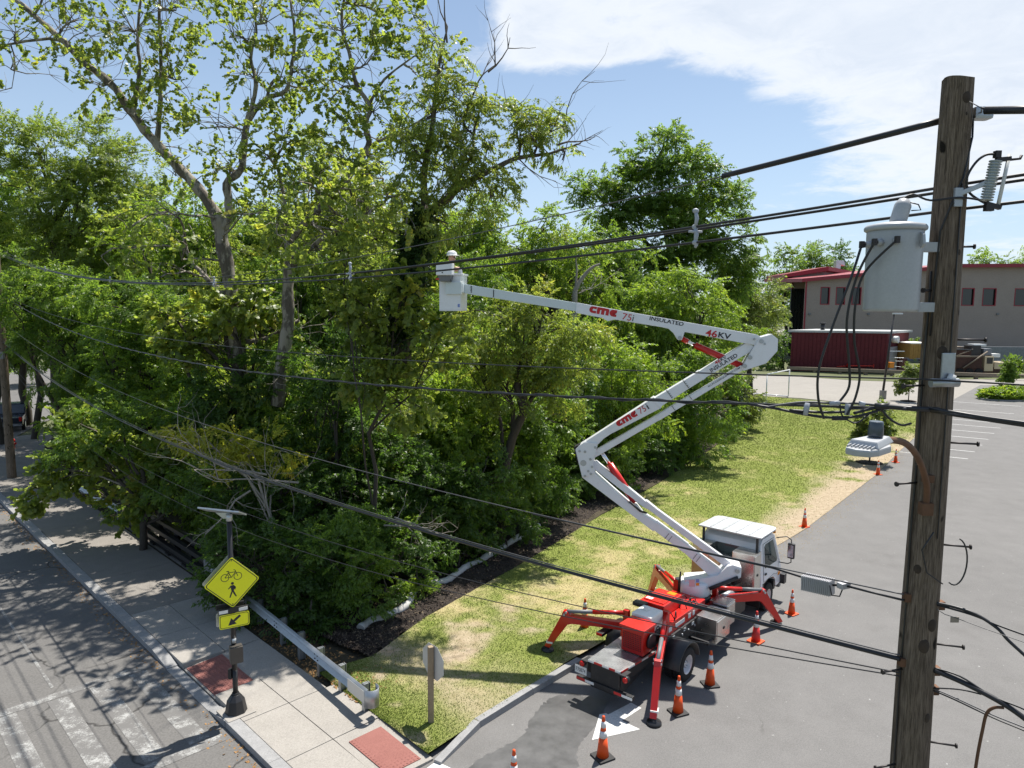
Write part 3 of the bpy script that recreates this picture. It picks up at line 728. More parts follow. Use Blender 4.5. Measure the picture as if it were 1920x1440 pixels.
    if bare:
        mt_ = MB()
        for (x, y, dx_, dz_, Ls, dep) in bare: twigs(mt_, D(x, y, Y-.6), Vector((dx_, -.25, dz_)), Ls, .035, rs, dep)
        o = mt_.build('bare_twigs', BK['dead' if pal == 'yellow' else 'grey'], root, kind='stuff'); o.matrix_parent_inverse = inv
    if ivy:
        pl, rr0 = ivy; pts = np.array([D(x, y, Y) for x, y in pl]); n = 1500
        u = rs.rand(n)*(len(pts)-1); i = np.minimum(u.astype(int), len(pts)-2); f = (u-i)[:, None]
        c = pts[i]*(1-f)+pts[i+1]*f; d = normed(rs.normal(0, 1, (n, 3))*np.array([1, 1, .35]))
        o = link_mesh('ivy', foliage('ivy', c+d*rr0*(.75+.45*rs.rand(n, 1)), d, 'kite', .085, .26, rs, None, .5), LM['ivy'], root); o.matrix_parent_inverse = inv
    return root
WOOD = 'trees of the wood between street and lawn'
# tall sycamore, the one whose crown leaves the frame
tree('sycamore_tree', 'tall sycamore with pale mottled forked trunk rising above the wood', 26.5, 435,
     [(140, 40, 85, 70), (250, 60, 110, 95), (330, 20, 90, 75), (330, 150, 85, 80), (430, 70, 70, 80), (200, 160, 60, 55), (260, 230, 60, 45), (390, 240, 75, 60), (500, 40, 80, 80), (560, 130, 60, 60), (480, 150, 70, 60), (540, 200, 60, 45), (430, 320, 70, 55), (330, 330, 55, 40), (30, 60, 60, 50), (20, 130, 45, 45), (560, 30, 70, 50), (100, -20, 90, 40), (300, 400, 60, 45, -4), (240, 430, 60, 40, -4), (350, 460, 50, 35, -4.5), (480, 400, 45, 40, -4.5), (190, 480, 60, 35, -3), (300, 520, 70, 30, -3)],
     'broad', 'syc', .098, .40, .215, bk='syc', seed=2, trunk=False, spread=.62, clump=5,
     limbs=[([(452, 760), (445, 640), (432, 540), (418, 450), (405, 400)], 0.322, 0.238), ([(410, 410), (372, 355), (330, 310), (290, 265), (250, 215), (205, 155), (150, 110), (95, 55), (30, 0), (-20, -40)], 0.210, 0.063),
            ([(420, 430), (432, 395), (425, 345), (450, 320), (458, 280), (462, 232), (500, 185), (535, 170), (548, 120), (552, 60), (545, 0)], 0.168, 0.035),
            ([(250, 215), (255, 180), (262, 130), (258, 60), (265, -10)], 0.091, 0.035), ([(295, 268), (300, 200), (302, 140), (300, 60), (298, -10)], 0.098, 0.042), ([(462, 232), (480, 160), (470, 110), (480, 60), (475, 0)], 0.091, 0.035),
            ([(150, 110), (110, 75), (30, 80), (-20, 95)], 0.070, 0.028), ([(500, 185), (515, 150), (560, 165), (605, 152)], 0.056, 0.021), ([(20, 80), (28, 120), (22, 165)], 0.028, 0.010),
            ([(432, 560), (385, 520), (355, 480), (345, 440)], 0.112, 0.042), ([(448, 640), (500, 635), (560, 600)], 0.105, 0.056)])
tree('sycamore_tree', 'second sycamore with grey trunk and twisting limbs beside the leaning ivy tree', 25, 545,
     [(640, 60, 75, 70), (720, 30, 80, 55), (690, 120, 70, 55), (620, 190, 70, 60), (700, 210, 70, 60), (560, 260, 80, 60), (640, 300, 90, 70), (720, 310, 75, 70), (560, 360, 80, 70), (640, 400, 90, 60), (500, 300, 50, 50), (790, 60, 60, 45), (780, 140, 55, 40), (600, 470, 90, 50), (480, 400, 50, 50), (700, 420, 60, 50), (560, 340, 75, 45, -4.5), (640, 370, 75, 45, -5), (700, 330, 60, 50, -4), (520, 440, 60, 40, -4.5), (610, 440, 70, 40, -5), (690, 450, 60, 40, -5), (760, 440, 50, 40, -4)],
     'broad', 'syc', .102, .40, .27, bk='syc', seed=5, trunk=False, spread=.55, clump=6,
     limbs=[([(520, 760), (535, 640), (540, 560), (545, 480), (542, 440)], 0.238, 0.168), ([(542, 450), (590, 400), (640, 350), (690, 275), (685, 240), (692, 200), (670, 160), (655, 100), (640, 40), (650, -20)], 0.140, 0.035),
            ([(545, 470), (535, 400), (525, 330), (500, 290)], 0.112, 0.028), ([(690, 200), (720, 150), (770, 110), (830, 70)], 0.056, 0.014), ([(548, 500), (600, 450), (660, 420), (720, 380)], 0.098, 0.028), ([(690, 275), (740, 250), (790, 225), (830, 190)], 0.056, 0.021)])
# leaning tree with ivy
tree('maple_tree', 'leaning thin-leaved maple with ivy-wrapped trunk and bare twig ends', 22.6, 775,
     [(830, 130, 42, 60), (800, 220, 60, 55), (860, 250, 60, 60), (830, 320, 75, 55), (900, 310, 60, 50), (960, 250, 55, 50), (1000, 270, 55, 45), (1030, 240, 40, 35), (880, 180, 40, 40), (920, 370, 55, 40), (770, 300, 55, 60), (1055, 300, 25, 16), (780, 400, 50, 50), (840, 420, 50, 40)],
     'drop', 'syc', .105, .40, .62, bk='grey', seed=9, trunk=False, spread=.5, clump=6,
     limbs=[([(755, 700), (762, 600), (768, 520), (785, 440), (798, 385)], 0.288, 0.192), ([(798, 390), (795, 330), (808, 260), (815, 190), (825, 110), (840, 50)], 0.136, 0.024), ([(800, 400), (835, 375), (870, 345), (910, 325), (960, 300), (1000, 292), (1040, 285), (1090, 268)], 0.144, 0.020),
            ([(835, 375), (862, 330), (885, 290), (890, 240), (905, 190)], 0.080, 0.024), ([(870, 220), (890, 170), (905, 140), (935, 118)], 0.040, 0.010), ([(1000, 292), (1020, 255), (1060, 235)], 0.040, 0.012)],
     bare=[(838, 80, .25, 1, 1.6, 2), (915, 135, .6, .7, 1.2, 1), (1045, 272, .9, .3, 1.3, 2)],
     ivy=([(752, 640), (765, 540), (778, 470), (795, 400)], .30))
tree('maple_tree', 'large dark green maple towering behind the boom against the sky', 62, 1275,
     [(1235, 300, 62, 50), (1280, 350, 80, 65), (1195, 360, 60, 50), (1130, 385, 55, 45), (1330, 400, 70, 60), (1240, 430, 95, 70), (1160, 460, 60, 55), (1360, 470, 60, 60), (1300, 500, 80, 60), (1220, 530, 80, 50), (1385, 540, 45, 50), (1095, 350, 26, 20)],
     'kite', 'maple', .21, .9, 1.35, .45, 'dark', 12, spread=.8)
# background row left to right
row = [
 ('locust_tree', 'feathery light green locust under the sycamore at the frame edge', 42, 130, [(70, 270, 70, 50), (150, 300, 90, 65), (220, 320, 70, 60), (60, 360, 90, 70), (160, 400, 110, 80), (260, 400, 70, 60), (100, 470, 110, 60)], 'fine', 'locust', .15, .8, 1.15, .3, 21),
 ('maple_tree', 'dark round maple at the left frame edge below the locust', 45, 10, [(-20, 360, 70, 60), (10, 430, 70, 60), (-30, 480, 80, 70)], 'kite', 'maple', .18, .8, .9, .3, 22),
 ('maple_tree', 'mid green maple filling the gap under the sycamore fork', 38, 330, [(330, 420, 80, 60), (400, 460, 80, 60), (270, 470, 80, 60), (340, 530, 100, 60)], 'kite', 'bright', .15, .7, .85, .3, 23),
 ('maple_tree', 'yellowish green maple behind the second sycamore', 40, 620, [(600, 330, 80, 60), (680, 380, 80, 60), (560, 420, 70, 60), (640, 460, 100, 60), (740, 460, 60, 60)], 'kite', 'syc', .15, .7, .8, .3, 24),
 ('maple_tree', 'pale green maple just behind the worker in the basket', 45, 870, [(870, 410, 55, 40), (900, 450, 60, 45), (840, 470, 60, 50), (900, 510, 80, 40)], 'kite', 'bright', .17, .75, .9, .28, 25),
 ('maple_tree', 'leafy maple with dead snag beyond the upper boom', 44, 1020, [(1020, 430, 45, 30), (980, 470, 60, 40), (1060, 470, 60, 45), (1000, 520, 80, 45), (1100, 520, 60, 40)], 'drop', 'bright', .17, .75, .95, .28, 26),
 ('maple_tree', 'rounded maple beside the big dark maple above the boom', 50, 1150, [(1130, 470, 55, 40), (1180, 500, 60, 45), (1110, 540, 70, 40), (1190, 560, 70, 45)], 'drop', 'maple', .19, .8, .95, .28, 27),
 ('maple_tree', 'vivid lime green tree under the upper boom tip', 46, 1300, [(1290, 545, 60, 38), (1230, 590, 75, 42), (1320, 590, 70, 45), (1370, 630, 50, 45), (1270, 640, 90, 45), (1180, 620, 60, 40)], 'drop', 'bright', .17, .75, 1.1, .25, 28),
 ('maple_tree', 'greyish green tree at the end of the lawn beside the goal', 72, 1400, [(1400, 540, 45, 45), (1420, 590, 40, 45), (1370, 600, 45, 50), (1395, 640, 45, 40)], 'kite', 'pale', .25, 1.0, 1.0, .3, 29),
]
row += [
 ('maple_tree', 'hazy green trees beyond the street bend at the frame edge', 78, 20, [(-30, 600, 70, 50), (40, 610, 60, 50), (100, 620, 60, 45), (-20, 660, 60, 25), (60, 665, 60, 25)], 'kite', 'maple', .28, 1.2, .9, .3, 30),
 ('maple_tree', 'broad green crown showing between locust and sycamore', 50, 260, [(230, 420, 90, 60), (300, 460, 90, 60), (180, 500, 90, 60), (380, 470, 80, 60), (450, 500, 80, 60)], 'kite', 'maple', .2, .85, .95, .3, 31),
 ('maple_tree', 'green crown closing the gap behind the second sycamore trunk', 48, 560, [(500, 470, 80, 60), (580, 480, 90, 60), (680, 500, 90, 60), (780, 480, 70, 60), (620, 420, 80, 50)], 'kite', 'syc', .2, .85, .95, .3, 32),
]
for (nm, lb, Y, bx, lo, kd, pal, lf, spy, dn, tr_, sd) in row:
    tree(nm, lb, Y, bx, lo, kd, pal, lf, spy, dn, tr_, 'dark', sd, WOOD, spread=.6)
mid = [
 ('maple_tree', 'tall dark maple rising from the far street bend at the frame edge', 52, 60, [(-10, 520, 70, 50), (60, 500, 70, 50), (20, 590, 70, 45), (100, 570, 70, 50), (-20, 640, 60, 40), (120, 640, 60, 40), (40, 650, 50, 35), (-10, 690, 40, 25)], 'kite', 'maple', .2, .85, .9, .3, 40),
 ('maple_tree', 'dark maple overhanging the far street at the frame edge', 35, 120, [(60, 560, 90, 70), (150, 570, 90, 70), (110, 640, 75, 55), (190, 650, 90, 70), (150, 720, 70, 50)], 'drop', 'maple', .14, .6, .95, .25, 41),
 ('maple_tree', 'shaded maple between the far street and the sycamore trunk', 31, 270, [(230, 580, 90, 70), (310, 620, 90, 70), (250, 700, 90, 70), (330, 730, 90, 70), (190, 780, 70, 60)], 'kite', 'maple', .13, .55, .95, .22, 42),
 ('sycamore_tree', 'low sunlit sycamore boughs of broad pale leaves in front of the trunk', 26.5, 470, [(330, 600, 70, 38), (420, 585, 80, 40), (400, 640, 90, 40), (490, 620, 60, 40), (340, 660, 60, 30), (480, 560, 60, 40)], 'broad', 'syc', .15, .5, .75, .2, 43),
 ('maple_tree', 'deep green maple below the low sycamore boughs', 26, 470, [(430, 740, 90, 70), (520, 720, 90, 80), (470, 820, 90, 60), (570, 800, 80, 70), (380, 790, 60, 50)], 'kite', 'dark', .12, .5, .95, .22, 44),
 ('sycamore_tree', 'young sycamore of bright broad leaves left of the basket', 21.8, 700, [(690, 570, 70, 60), (740, 640, 75, 60), (640, 600, 60, 55), (760, 550, 60, 45), (700, 700, 80, 50), (800, 700, 60, 50), (760, 760, 70, 45), (650, 490, 70, 40), (830, 620, 55, 45)], 'broad', 'syc', .120, .44, .62, .09, 45),
 ('maple_tree', 'pale green boxelder below the basket and boom', 26, 930, [(930, 590, 70, 45), (1010, 590, 80, 45), (900, 660, 70, 50), (990, 660, 90, 55), (1070, 640, 60, 55), (950, 730, 80, 50), (1060, 710, 70, 50)], 'drop', 'syc', .13, .55, 1.0, .22, 46),
 ('maple_tree', 'dark vine-hung maple in the middle of the wood', 24.5, 640, [(620, 680, 70, 60), (600, 760, 70, 60), (680, 800, 80, 70), (620, 870, 90, 60), (720, 880, 80, 60)], 'kite', 'dark', .12, .5, .95, .2, 47),
 ('maple_tree', 'mid green maple below the boxelder at the elbow of the boom', 28, 900, [(870, 770, 80, 60), (950, 800, 80, 60), (1030, 780, 80, 55), (900, 850, 80, 50), (990, 860, 70, 50)], 'kite', 'maple', .13, .55, 1.0, .2, 48),
 ('maple_tree', 'bright green maple between the boom sections', 35, 1150, [(1130, 690, 70, 50), (1200, 720, 70, 50), (1120, 760, 80, 50), (1200, 790, 70, 45), (1160, 840, 60, 40), (1080, 820, 60, 40)], 'drop', 'bright', .14, .6, 1.05, .2, 49),
 ('maple_tree', 'shady maple along the mulch edge beyond the boom elbow', 40, 1270, [(1260, 720, 70, 45), (1320, 700, 60, 45), (1270, 790, 70, 45), (1330, 770, 55, 45), (1220, 840, 60, 40), (1300, 840, 45, 30)], 'kite', 'maple', .16, .65, 1.0, .2, 50),
 ('maple_tree', 'silvery leaved tree at the far lawn corner', 52, 1370, [(1360, 690, 55, 45), (1390, 740, 40, 35), (1350, 770, 50, 35), (1380, 790, 30, 20)], 'kite', 'pale', .2, .75, 1.0, .2, 51),
 ('maple_tree', 'dark thicket tree behind the solar crossing sign', 22.5, 500, [(440, 900, 90, 60), (540, 900, 80, 60), (480, 980, 90, 60), (580, 980, 80, 60), (640, 940, 70, 60)], 'kite', 'dark', .11, .48, .95, .18, 52),
 ('maple_tree', 'dark ivy-draped tree at the bend of the white sock', 24, 820, [(780, 880, 80, 60), (840, 930, 80, 60), (900, 900, 70, 55), (780, 960, 70, 55), (880, 980, 70, 45)], 'kite', 'dark', .12, .5, .95, .18, 53),
]
for (nm, lb, Y, bx, lo, kd, pal, lf, spy, dn, tr_, sd) in mid:
    tree(nm, lb, Y, bx, lo, kd, pal, lf, spy, dn, tr_, 'dark', sd, WOOD)
tree('boxelder_tree', 'yellow leaved boxelder with bare grey twigs above the guardrail', 21.5, 560,
     [(330, 830, 45, 22), (400, 850, 55, 26), (370, 815, 40, 18), (455, 870, 50, 30), (525, 845, 30, 28), (430, 825, 30, 20)], 'drop', 'yellow', .11, .42, .85, .07, 'dead', 60, WOOD,
     bare=[(560, 905, -1, .05, 3.0, 2), (500, 890, -1, .1, 2.4, 2), (470, 920, -.9, -.2, 2.0, 2), (430, 880, -1, .2, 1.8, 2), (720, 985, .7, -.1, 1.6, 2), (740, 970, .8, .35, 1.4, 2), (700, 1000, .3, -.6, 1.3, 2)])
tree('sycamore_tree', 'low sycamore bough of yellowish broad leaves reaching over the sidewalk', 25.5, 330,
     [(60, 915, 50, 28), (130, 880, 60, 40), (200, 850, 60, 40), (150, 800, 45, 22), (260, 900, 70, 45), (120, 930, 60, 25), (320, 860, 60, 40), (230, 950, 50, 25)], 'broad', 'syc', .15, .46, .8, .12, 'syc', 61, WOOD)
tree('maple_tree', 'dark maple hiding the bridge railing end', 25, 260,
     [(240, 800, 80, 50), (320, 900, 80, 45), (240, 945, 45, 22), (390, 930, 70, 45), (150, 830, 60, 40)], 'kite', 'maple', .12, .5, .95, .15, 'dark', 62, WOOD)
# shrubs along the fence, the sock and the wood edge
SH = 'shrubs along the edge of the wood'
shr = [
 ('dense dark shrub right behind the crossing sign', 19.8, 520, [(470, 1050, 80, 50), (550, 1040, 80, 60), (500, 1120, 80, 50), (580, 1120, 80, 55), (440, 1080, 50, 40)], 'dark', 71),
 ('leafy shrub hanging over the guardrail', 19.3, 640, [(620, 1050, 60, 60), (660, 1110, 55, 45), (600, 1170, 60, 30), (690, 1060, 45, 40)], 'maple', 72),
 ('bushy shrub drooping over the white sock', 21.5, 740, [(700, 1010, 60, 45), (760, 1030, 55, 45), (740, 1085, 45, 28), (800, 1060, 35, 30)], 'dark', 73),
 ('small bright shrub at the sock bend', 21.0, 790, [(790, 1105, 28, 18), (765, 1120, 22, 14)], 'bright', 74),
 ('tall shrub beside the mulch under the boom', 26, 900, [(860, 1020, 50, 35), (910, 990, 55, 45), (930, 940, 50, 45)], 'maple', 75),
 ('round shrub near the boom elbow foot', 29, 1000, [(990, 930, 55, 50), (1030, 900, 50, 45), (960, 980, 40, 30)], 'dark', 76),
 ('round shrub at the inner mulch edge', 33, 1090, [(1080, 890, 55, 45), (1130, 870, 50, 45), (1050, 940, 40, 25)], 'maple', 77),
 ('dark round shrub halfway along the lawn edge', 38, 1190, [(1180, 860, 50, 40), (1230, 850, 45, 40), (1170, 905, 35, 18)], 'dark', 78),
 ('low shrub along the lawn edge past the halfway mark', 43, 1280, [(1260, 850, 35, 28), (1300, 830, 35, 30)], 'maple', 79),
 ('low shrub near the far lawn corner', 48, 1345, [(1330, 820, 30, 24), (1360, 805, 30, 26)], 'maple', 80),
 ('shrub trailing onto the guardrail end posts', 18.6, 590, [(570, 1180, 40, 22), (630, 1185, 40, 20), (540, 1150, 40, 30)], 'dark', 81),
 ('scrub beside the bridge railing in the shade', 26.5, 400, [(400, 985, 45, 30), (430, 1020, 35, 30), (350, 950, 40, 22)], 'dark', 82),
 ('leafy shrub leaning out over the dark mulch', 30.5, 1060, [(1050, 930, 45, 32), (1010, 955, 40, 28)], 'maple', 83),
 ('shrub spilling onto the mulch below the middle boom', 35, 1150, [(1140, 905, 40, 28), (1180, 890, 35, 26)], 'dark', 84),
 ('shrub spilling over the mulch past the boom', 40, 1240, [(1225, 880, 35, 24), (1265, 865, 35, 24)], 'maple', 85),
 ('shrub crowding the white sock end', 25.3, 950, [(940, 1000, 40, 28), (975, 985, 35, 26), (900, 1030, 35, 22)], 'dark', 86),
 ('low spreading shrub between sock and lawn', 20.2, 720, [(705, 1130, 32, 20), (735, 1120, 30, 18)], 'maple', 88),
 ('low leafy shrub over the middle of the mulch', 23.2, 860, [(835, 1060, 32, 20), (870, 1040, 34, 22)], 'maple', 89),
 ('pale shrub at the last bend of the lawn edge', 53, 1395, [(1385, 790, 28, 20), (1405, 770, 25, 22)], 'pale', 87),
]
for (lb, Y, bx, lo, pal, sd) in shr:
    tree('shrub', lb, Y, bx, lo, 'kite', pal, .10, .42, 1.0, .05, 'dark', sd, SH, 'shrub', spread=.32)
# trees deeper in the wood that close the gaps: copies of four crowns
rs = np.random.RandomState(31); gen = []
for v, kd in enumerate(('kite', 'drop', 'kite', 'drop')):
    P, Q, T = [], [], []
    for k in range(13):
        d = normed(rs.normal(0, 1, 3)); c = d*np.array([.6, .6, .62])*(.55+.5*rs.rand()); r = np.array([.42, .42, .36])*(.8+.4*rs.rand())
        p, nr, cc, ct = lobe_points(c, r, 88, rs, 8, .13, False); P.append(p); Q.append(nr); T.append(ct)
    P = np.concatenate(P); Q = np.concatenate(Q); T = np.concatenate(T)
    gen.append(foliage('crown', P, Q, kd, .040, .17, rs, np.clip(.42+T+rs.normal(0, .12, len(P)), 0, 1)))
    gen[-1].materials.append(LM['maple'])
rf_ = random.Random(77); placed = []; tries = 0
while len(placed) < 58 and tries < 4000:
    tries += 1; Y = rf_.uniform(24.5, 50); px = rf_.uniform(60, 1340); X = (px-960)/FOC*Y; r = rf_.uniform(2.3, 3.5)*(1+.012*(Y-25))
    b_ = Y-X; a_ = X+Y
    if a_ < 12.3+r*1.25+bend(b_): continue
    if X > .05+(Y-23.3)*.578-r*.9-.8: continue
    if any((X-p[0])**2+(Y-p[1])**2 < (1.15*r)**2 for p in placed): continue
    placed.append((X, Y)); zc2 = rf_.uniform(.95, 1.5)*r+.4
    root = empty('understory_tree', (X, Y, 0), label='shaded understory tree deep inside the wood', cat='tree', group='understory trees deep in the wood')
    o = bpy.data.objects.new('crown', gen[len(placed) % 4]); col.objects.link(o); o.parent = root
    o.location = (0, 0, zc2); o.scale = (r, r, r*rf_.uniform(1.0, 1.45)); o.rotation_euler = (0, 0, rf_.uniform(0, 6.28))
    o.material_slots[0].link = 'OBJECT'; o.material_slots[0].material = LM[rf_.choice(['dark', 'maple', 'maple', 'bright', 'syc'])]
    mb = MB(); limb(mb, Vector((0, 0, -.1)), Vector((0, 0, zc2+r*.3)), .13, .04, rs, .05)
    for k in range(5): limb(mb, Vector((0, 0, zc2*.5+.2*k)), Vector(normed(rs.normal(0, 1, 3)))*r*.6+Vector((0, 0, zc2)), .05, .015, rs)
    mb.build('trunk', BK['dark'], root)
for i, (px, Y, pyt, r) in enumerate([(40, 46, 470, 4.0), (130, 50, 500, 4.2), (230, 44, 480, 3.8), (330, 50, 500, 4.2), (430, 44, 510, 3.8), (510, 50, 470, 4.0), (600, 44, 490, 3.8), (690, 50, 470, 4.2), (780, 44, 500, 3.6), (860, 50, 480, 3.8), (940, 52, 500, 4.0), (1030, 56, 500, 4.0), (1120, 58, 520, 4.0), (560, 37, 560, 3.2), (720, 37, 560, 3.2), (880, 38, 560, 3.2), (400, 36, 570, 3.0), (1220, 64, 560, 4.2)]):
    c = D(px, pyt, Y); root = empty('broadleaf_tree', (c.x, Y, 0), label='tall leafy tree at the back of the wood', cat='tree', group='tall trees at the back of the wood')
    o = bpy.data.objects.new('crown', gen[i % 4]); col.objects.link(o); o.parent = root; o.location = (0, 0, c.z-.3*r); o.scale = (r, r, r*1.25); o.rotation_euler = (0, 0, i*1.7)
    o.material_slots[0].link = 'OBJECT'; o.material_slots[0].material = LM[['maple', 'syc', 'bright', 'maple', 'locust'][i % 5]]
    mb = MB(); limb(mb, Vector((0, 0, -.1)), Vector((0, 0, c.z)), .22, .06, rs, .03)
    for k in range(6): limb(mb, Vector((0, 0, c.z*.55+.3*k)), Vector(normed(rs.normal(0, 1, 3)))*r*.6+Vector((0, 0, c.z-.3*r)), .07, .02, rs)
    mb.build('trunk', BK['dark'], root)
placed2 = []; tries = 0
while len(placed2) < 46 and tries < 6000:
    tries += 1; Y = rf_.uniform(19.8, 40); px = rf_.uniform(150, 1250); X = (px-960)/FOC*Y; r = rf_.uniform(1.25, 1.95)*(1+.012*(Y-20))
    if X+Y < 13.0+r*1.3+bend(Y-X): continue
    if X > .05+(Y-23.3)*.578-r*.9-1.2: continue
    if any((X-p[0])**2+(Y-p[1])**2 < (1.05*r)**2 for p in placed2): continue
    placed2.append((X, Y)); zc2 = rf_.uniform(.75, 1.35)*r
    root = empty('bush', (X, Y, 0), label='leafy bush of the undergrowth beneath the trees', cat='bush', group='undergrowth bushes beneath the trees')
    o = bpy.data.objects.new('crown', gen[len(placed2) % 4]); col.objects.link(o); o.parent = root
    o.location = (0, 0, zc2); o.scale = (r, r, r*rf_.uniform(.95, 1.4)); o.rotation_euler = (0, 0, rf_.uniform(0, 6.28))
    o.material_slots[0].link = 'OBJECT'; o.material_slots[0].material = LM[rf_.choice(['dark', 'maple', 'maple', 'bright'])]
    mb = MB()
    for k in range(4): limb(mb, Vector((0, 0, -.05)), Vector(normed(rs.normal(0, 1, 3)))*r*.5+Vector((0, 0, zc2)), .035, .012, rs)
    mb.build('stems', BK['dark'], root)
# far trees behind the buildings
FAR = 'far trees behind the school building'
fars = [('hazy tree rising left of the red roofed building', 150, 1465, [(1470, 500, 40, 38), (1490, 540, 40, 40), (1450, 550, 35, 45)], 'maple'),
        ('far tree crown just above the upper red roof', 155, 1520, [(1515, 480, 34, 26), (1540, 500, 40, 30), (1510, 530, 40, 40)], 'maple'),
        ('far tree with spiky top behind the roof vent', 160, 1570, [(1565, 480, 28, 20), (1590, 495, 28, 22), (1575, 520, 40, 30)], 'dark'),
        ('far pale tree beside the field before the building', 118, 1430, [(1425, 560, 32, 35), (1440, 590, 30, 28), (1405, 585, 30, 35)], 'pale'),
        ('far tree tops right of the pole above the roof', 170, 1830, [(1820, 492, 25, 12), (1850, 490, 25, 12), (1880, 492, 25, 12)], 'bright'),
        ('far tree tops at the right frame edge above the roof', 175, 1930, [(1910, 490, 25, 12), (1940, 490, 25, 12)], 'bright')]
for i, (lb, Y, bx, lo, pal) in enumerate(fars):
    tree('broadleaf_tree', lb, Y, bx, lo, 'kite', pal, .42, 1.9, .8, .4, 'dark', 140+i, FAR, spread=1.4)
# far tree line that closes the horizon
bl_ = []
rs = np.random.RandomState(9)
P = []; Q = []
for i in range(150):
    x_ = -330 + i*6.2 + rs.uniform(-3, 3); y_ = 235 + rs.uniform(-15, 25)
    if -40 < x_ < 30: pass
    c = np.array([x_, y_, 6+rs.rand()*4]); r = np.array([6, 5, 6+rs.rand()*3])
    p, nr, cc, ct = lobe_points(c, r, 60, rs, 6, 1.8)
    P.append(p); Q.append(nr)
me = foliage('treeline', np.concatenate(P), np.concatenate(Q), 'kite', .8, 2.6, rs)
link_mesh('treeline', me, LM['maple'], label='distant wooded horizon behind everything', cat='woods', kind='stuff')
# young staked trees by the parking bays
def sapling(label, px, py, Y_, h, w, seed, pal='pale'):
    b_ = G(px, py); rs = np.random.RandomState(seed); root = empty('young_tree', b_, label=label, cat='tree', group='young trees round the parking bays')
    mb = MB(); mb.tube([(0, 0, -.05), (.03, 0, h*.4), (0, .02, h*.95)], [.05, .04, .015], 6)
    P = []; Nn = []
    for k in range(12):
        z = h*(.38+.6*rs.rand()); d = normed(rs.normal(0, 1, 3)*np.array([1, 1, .4])); q = np.array([0, 0, z])+d*w*(1.1-z/h*.6)
        mb.tube([(0, 0, z-.3), tuple(q)], [.018, .008], 4)
        n = 22; P.append(q + rs.normal(0, w*.28, (n, 3))); Nn.append(normed(rs.normal(0, 1, (n, 3))+d))
    o = mb.build('trunk', BK['dark'], root)
    link_mesh('crown', foliage('crown', np.concatenate(P), np.concatenate(Nn), 'kite', .16, .5, rs), LM[pal], root)
    pad = MB(); pad.lathe([(.75, 0), (.5, .05), (.1, .07)], (0, 0, .02), 14); pad.build('mulch_ring', M['mulch'], root)
sapling('young tree behind the street lamp head at the lawn corner', 1630, 868, 0, 3.3, .75, 5)
sapling('young tree half hidden by the utility pole near the gravel lot', 1703, 752, 0, 3.4, .8, 6)
sapling('young tree on the planted parking island', 1898, 742, 0, 4.0, 1.0, 7, 'maple')
# planted island
isl = empty('parking_island', G(1893, 750), label='kerbed island of clipped green ground cover in the parking area', cat='island')
ic = G(1893, 748); mb = MB()
ell = [(ic.x+4.4*math.cos(t)*.75+1.3*math.sin(t), ic.y+2.2*math.sin(t)) for t in [i*2*math.pi/28 for i in range(28)]]
mb.add([(x, y, 0) for x, y in ell] + [(x, y, .16) for x, y in ell], [tuple(range(28, 56))] + [(i, (i+1) % 28, 28+(i+1) % 28, 28+i) for i in range(28)])
o = mb.build('kerb_ring', M['granite'], isl); o.matrix_parent_inverse = Matrix.Translation(-isl.location)
rs = np.random.RandomState(3); n = 1500; a = rs.rand(n)*2*np.pi; r = np.sqrt(rs.rand(n))*.92
p = np.stack([ic.x+r*(4.4*.75*np.cos(a)+1.3*np.sin(a)), ic.y+r*2.2*np.sin(a), .2+.75*rs.rand(n)*np.sqrt(1-r*r)], -1)
o = link_mesh('ground_cover', foliage('ground_cover', p, normed(rs.normal(0, .5, (n, 3))+np.array([0, 0, 1])), 'kite', .2, .45, rs), LM['bright'], isl); o.matrix_parent_inverse = Matrix.Translation(-isl.location)
# hedge by the red shed
tree('hedge_bush', 'clipped dark hedge beside the red shed', 106, 1460, [(1450, 655, 40, 22), (1490, 668, 32, 16), (1430, 672, 25, 18), (1465, 640, 22, 14)], 'kite', 'dark', .3, 1.2, .9, .1, 'dark', 160, None, 'hedge', spread=.7)
tree('hedge_bush', 'light green bush between red shed and yellow container', 112, 1712, [(1708, 645, 14, 14), (1706, 660, 12, 12)], 'kite', 'bright', .3, 1.0, .9, .1, 'dark', 161, None, 'hedge', spread=.6)
# a dead snag poking out of the wood above the boom
sn = empty('dead_snag', D(1075, 900, 41), label='bleached broken snag poking out above the boom', cat='snag')
sn.location.z = 0; mb = MB(); rs = np.random.RandomState(2)
limb(mb, Vector((sn.location.x, 41, 0)), D(1078, 545, 41), .22, .16, rs, .03)
limb(mb, D(1078, 545, 41), D(1125, 495, 41), .15, .07, rs, .05); limb(mb, D(1080, 540, 41), D(1083, 478, 41), .08, .03, rs, .04)
twigs(mb, D(1090, 545, 41), Vector((1, 0, .1)), 2.4, .03, rs, 2); twigs(mb, D(1085, 550, 41), Vector((1, 0, -.2)), 2.0, .03, rs, 2)
o = mb.build('trunk', BK['dead'], sn); o.matrix_parent_inverse = Matrix.Translation(-sn.location)
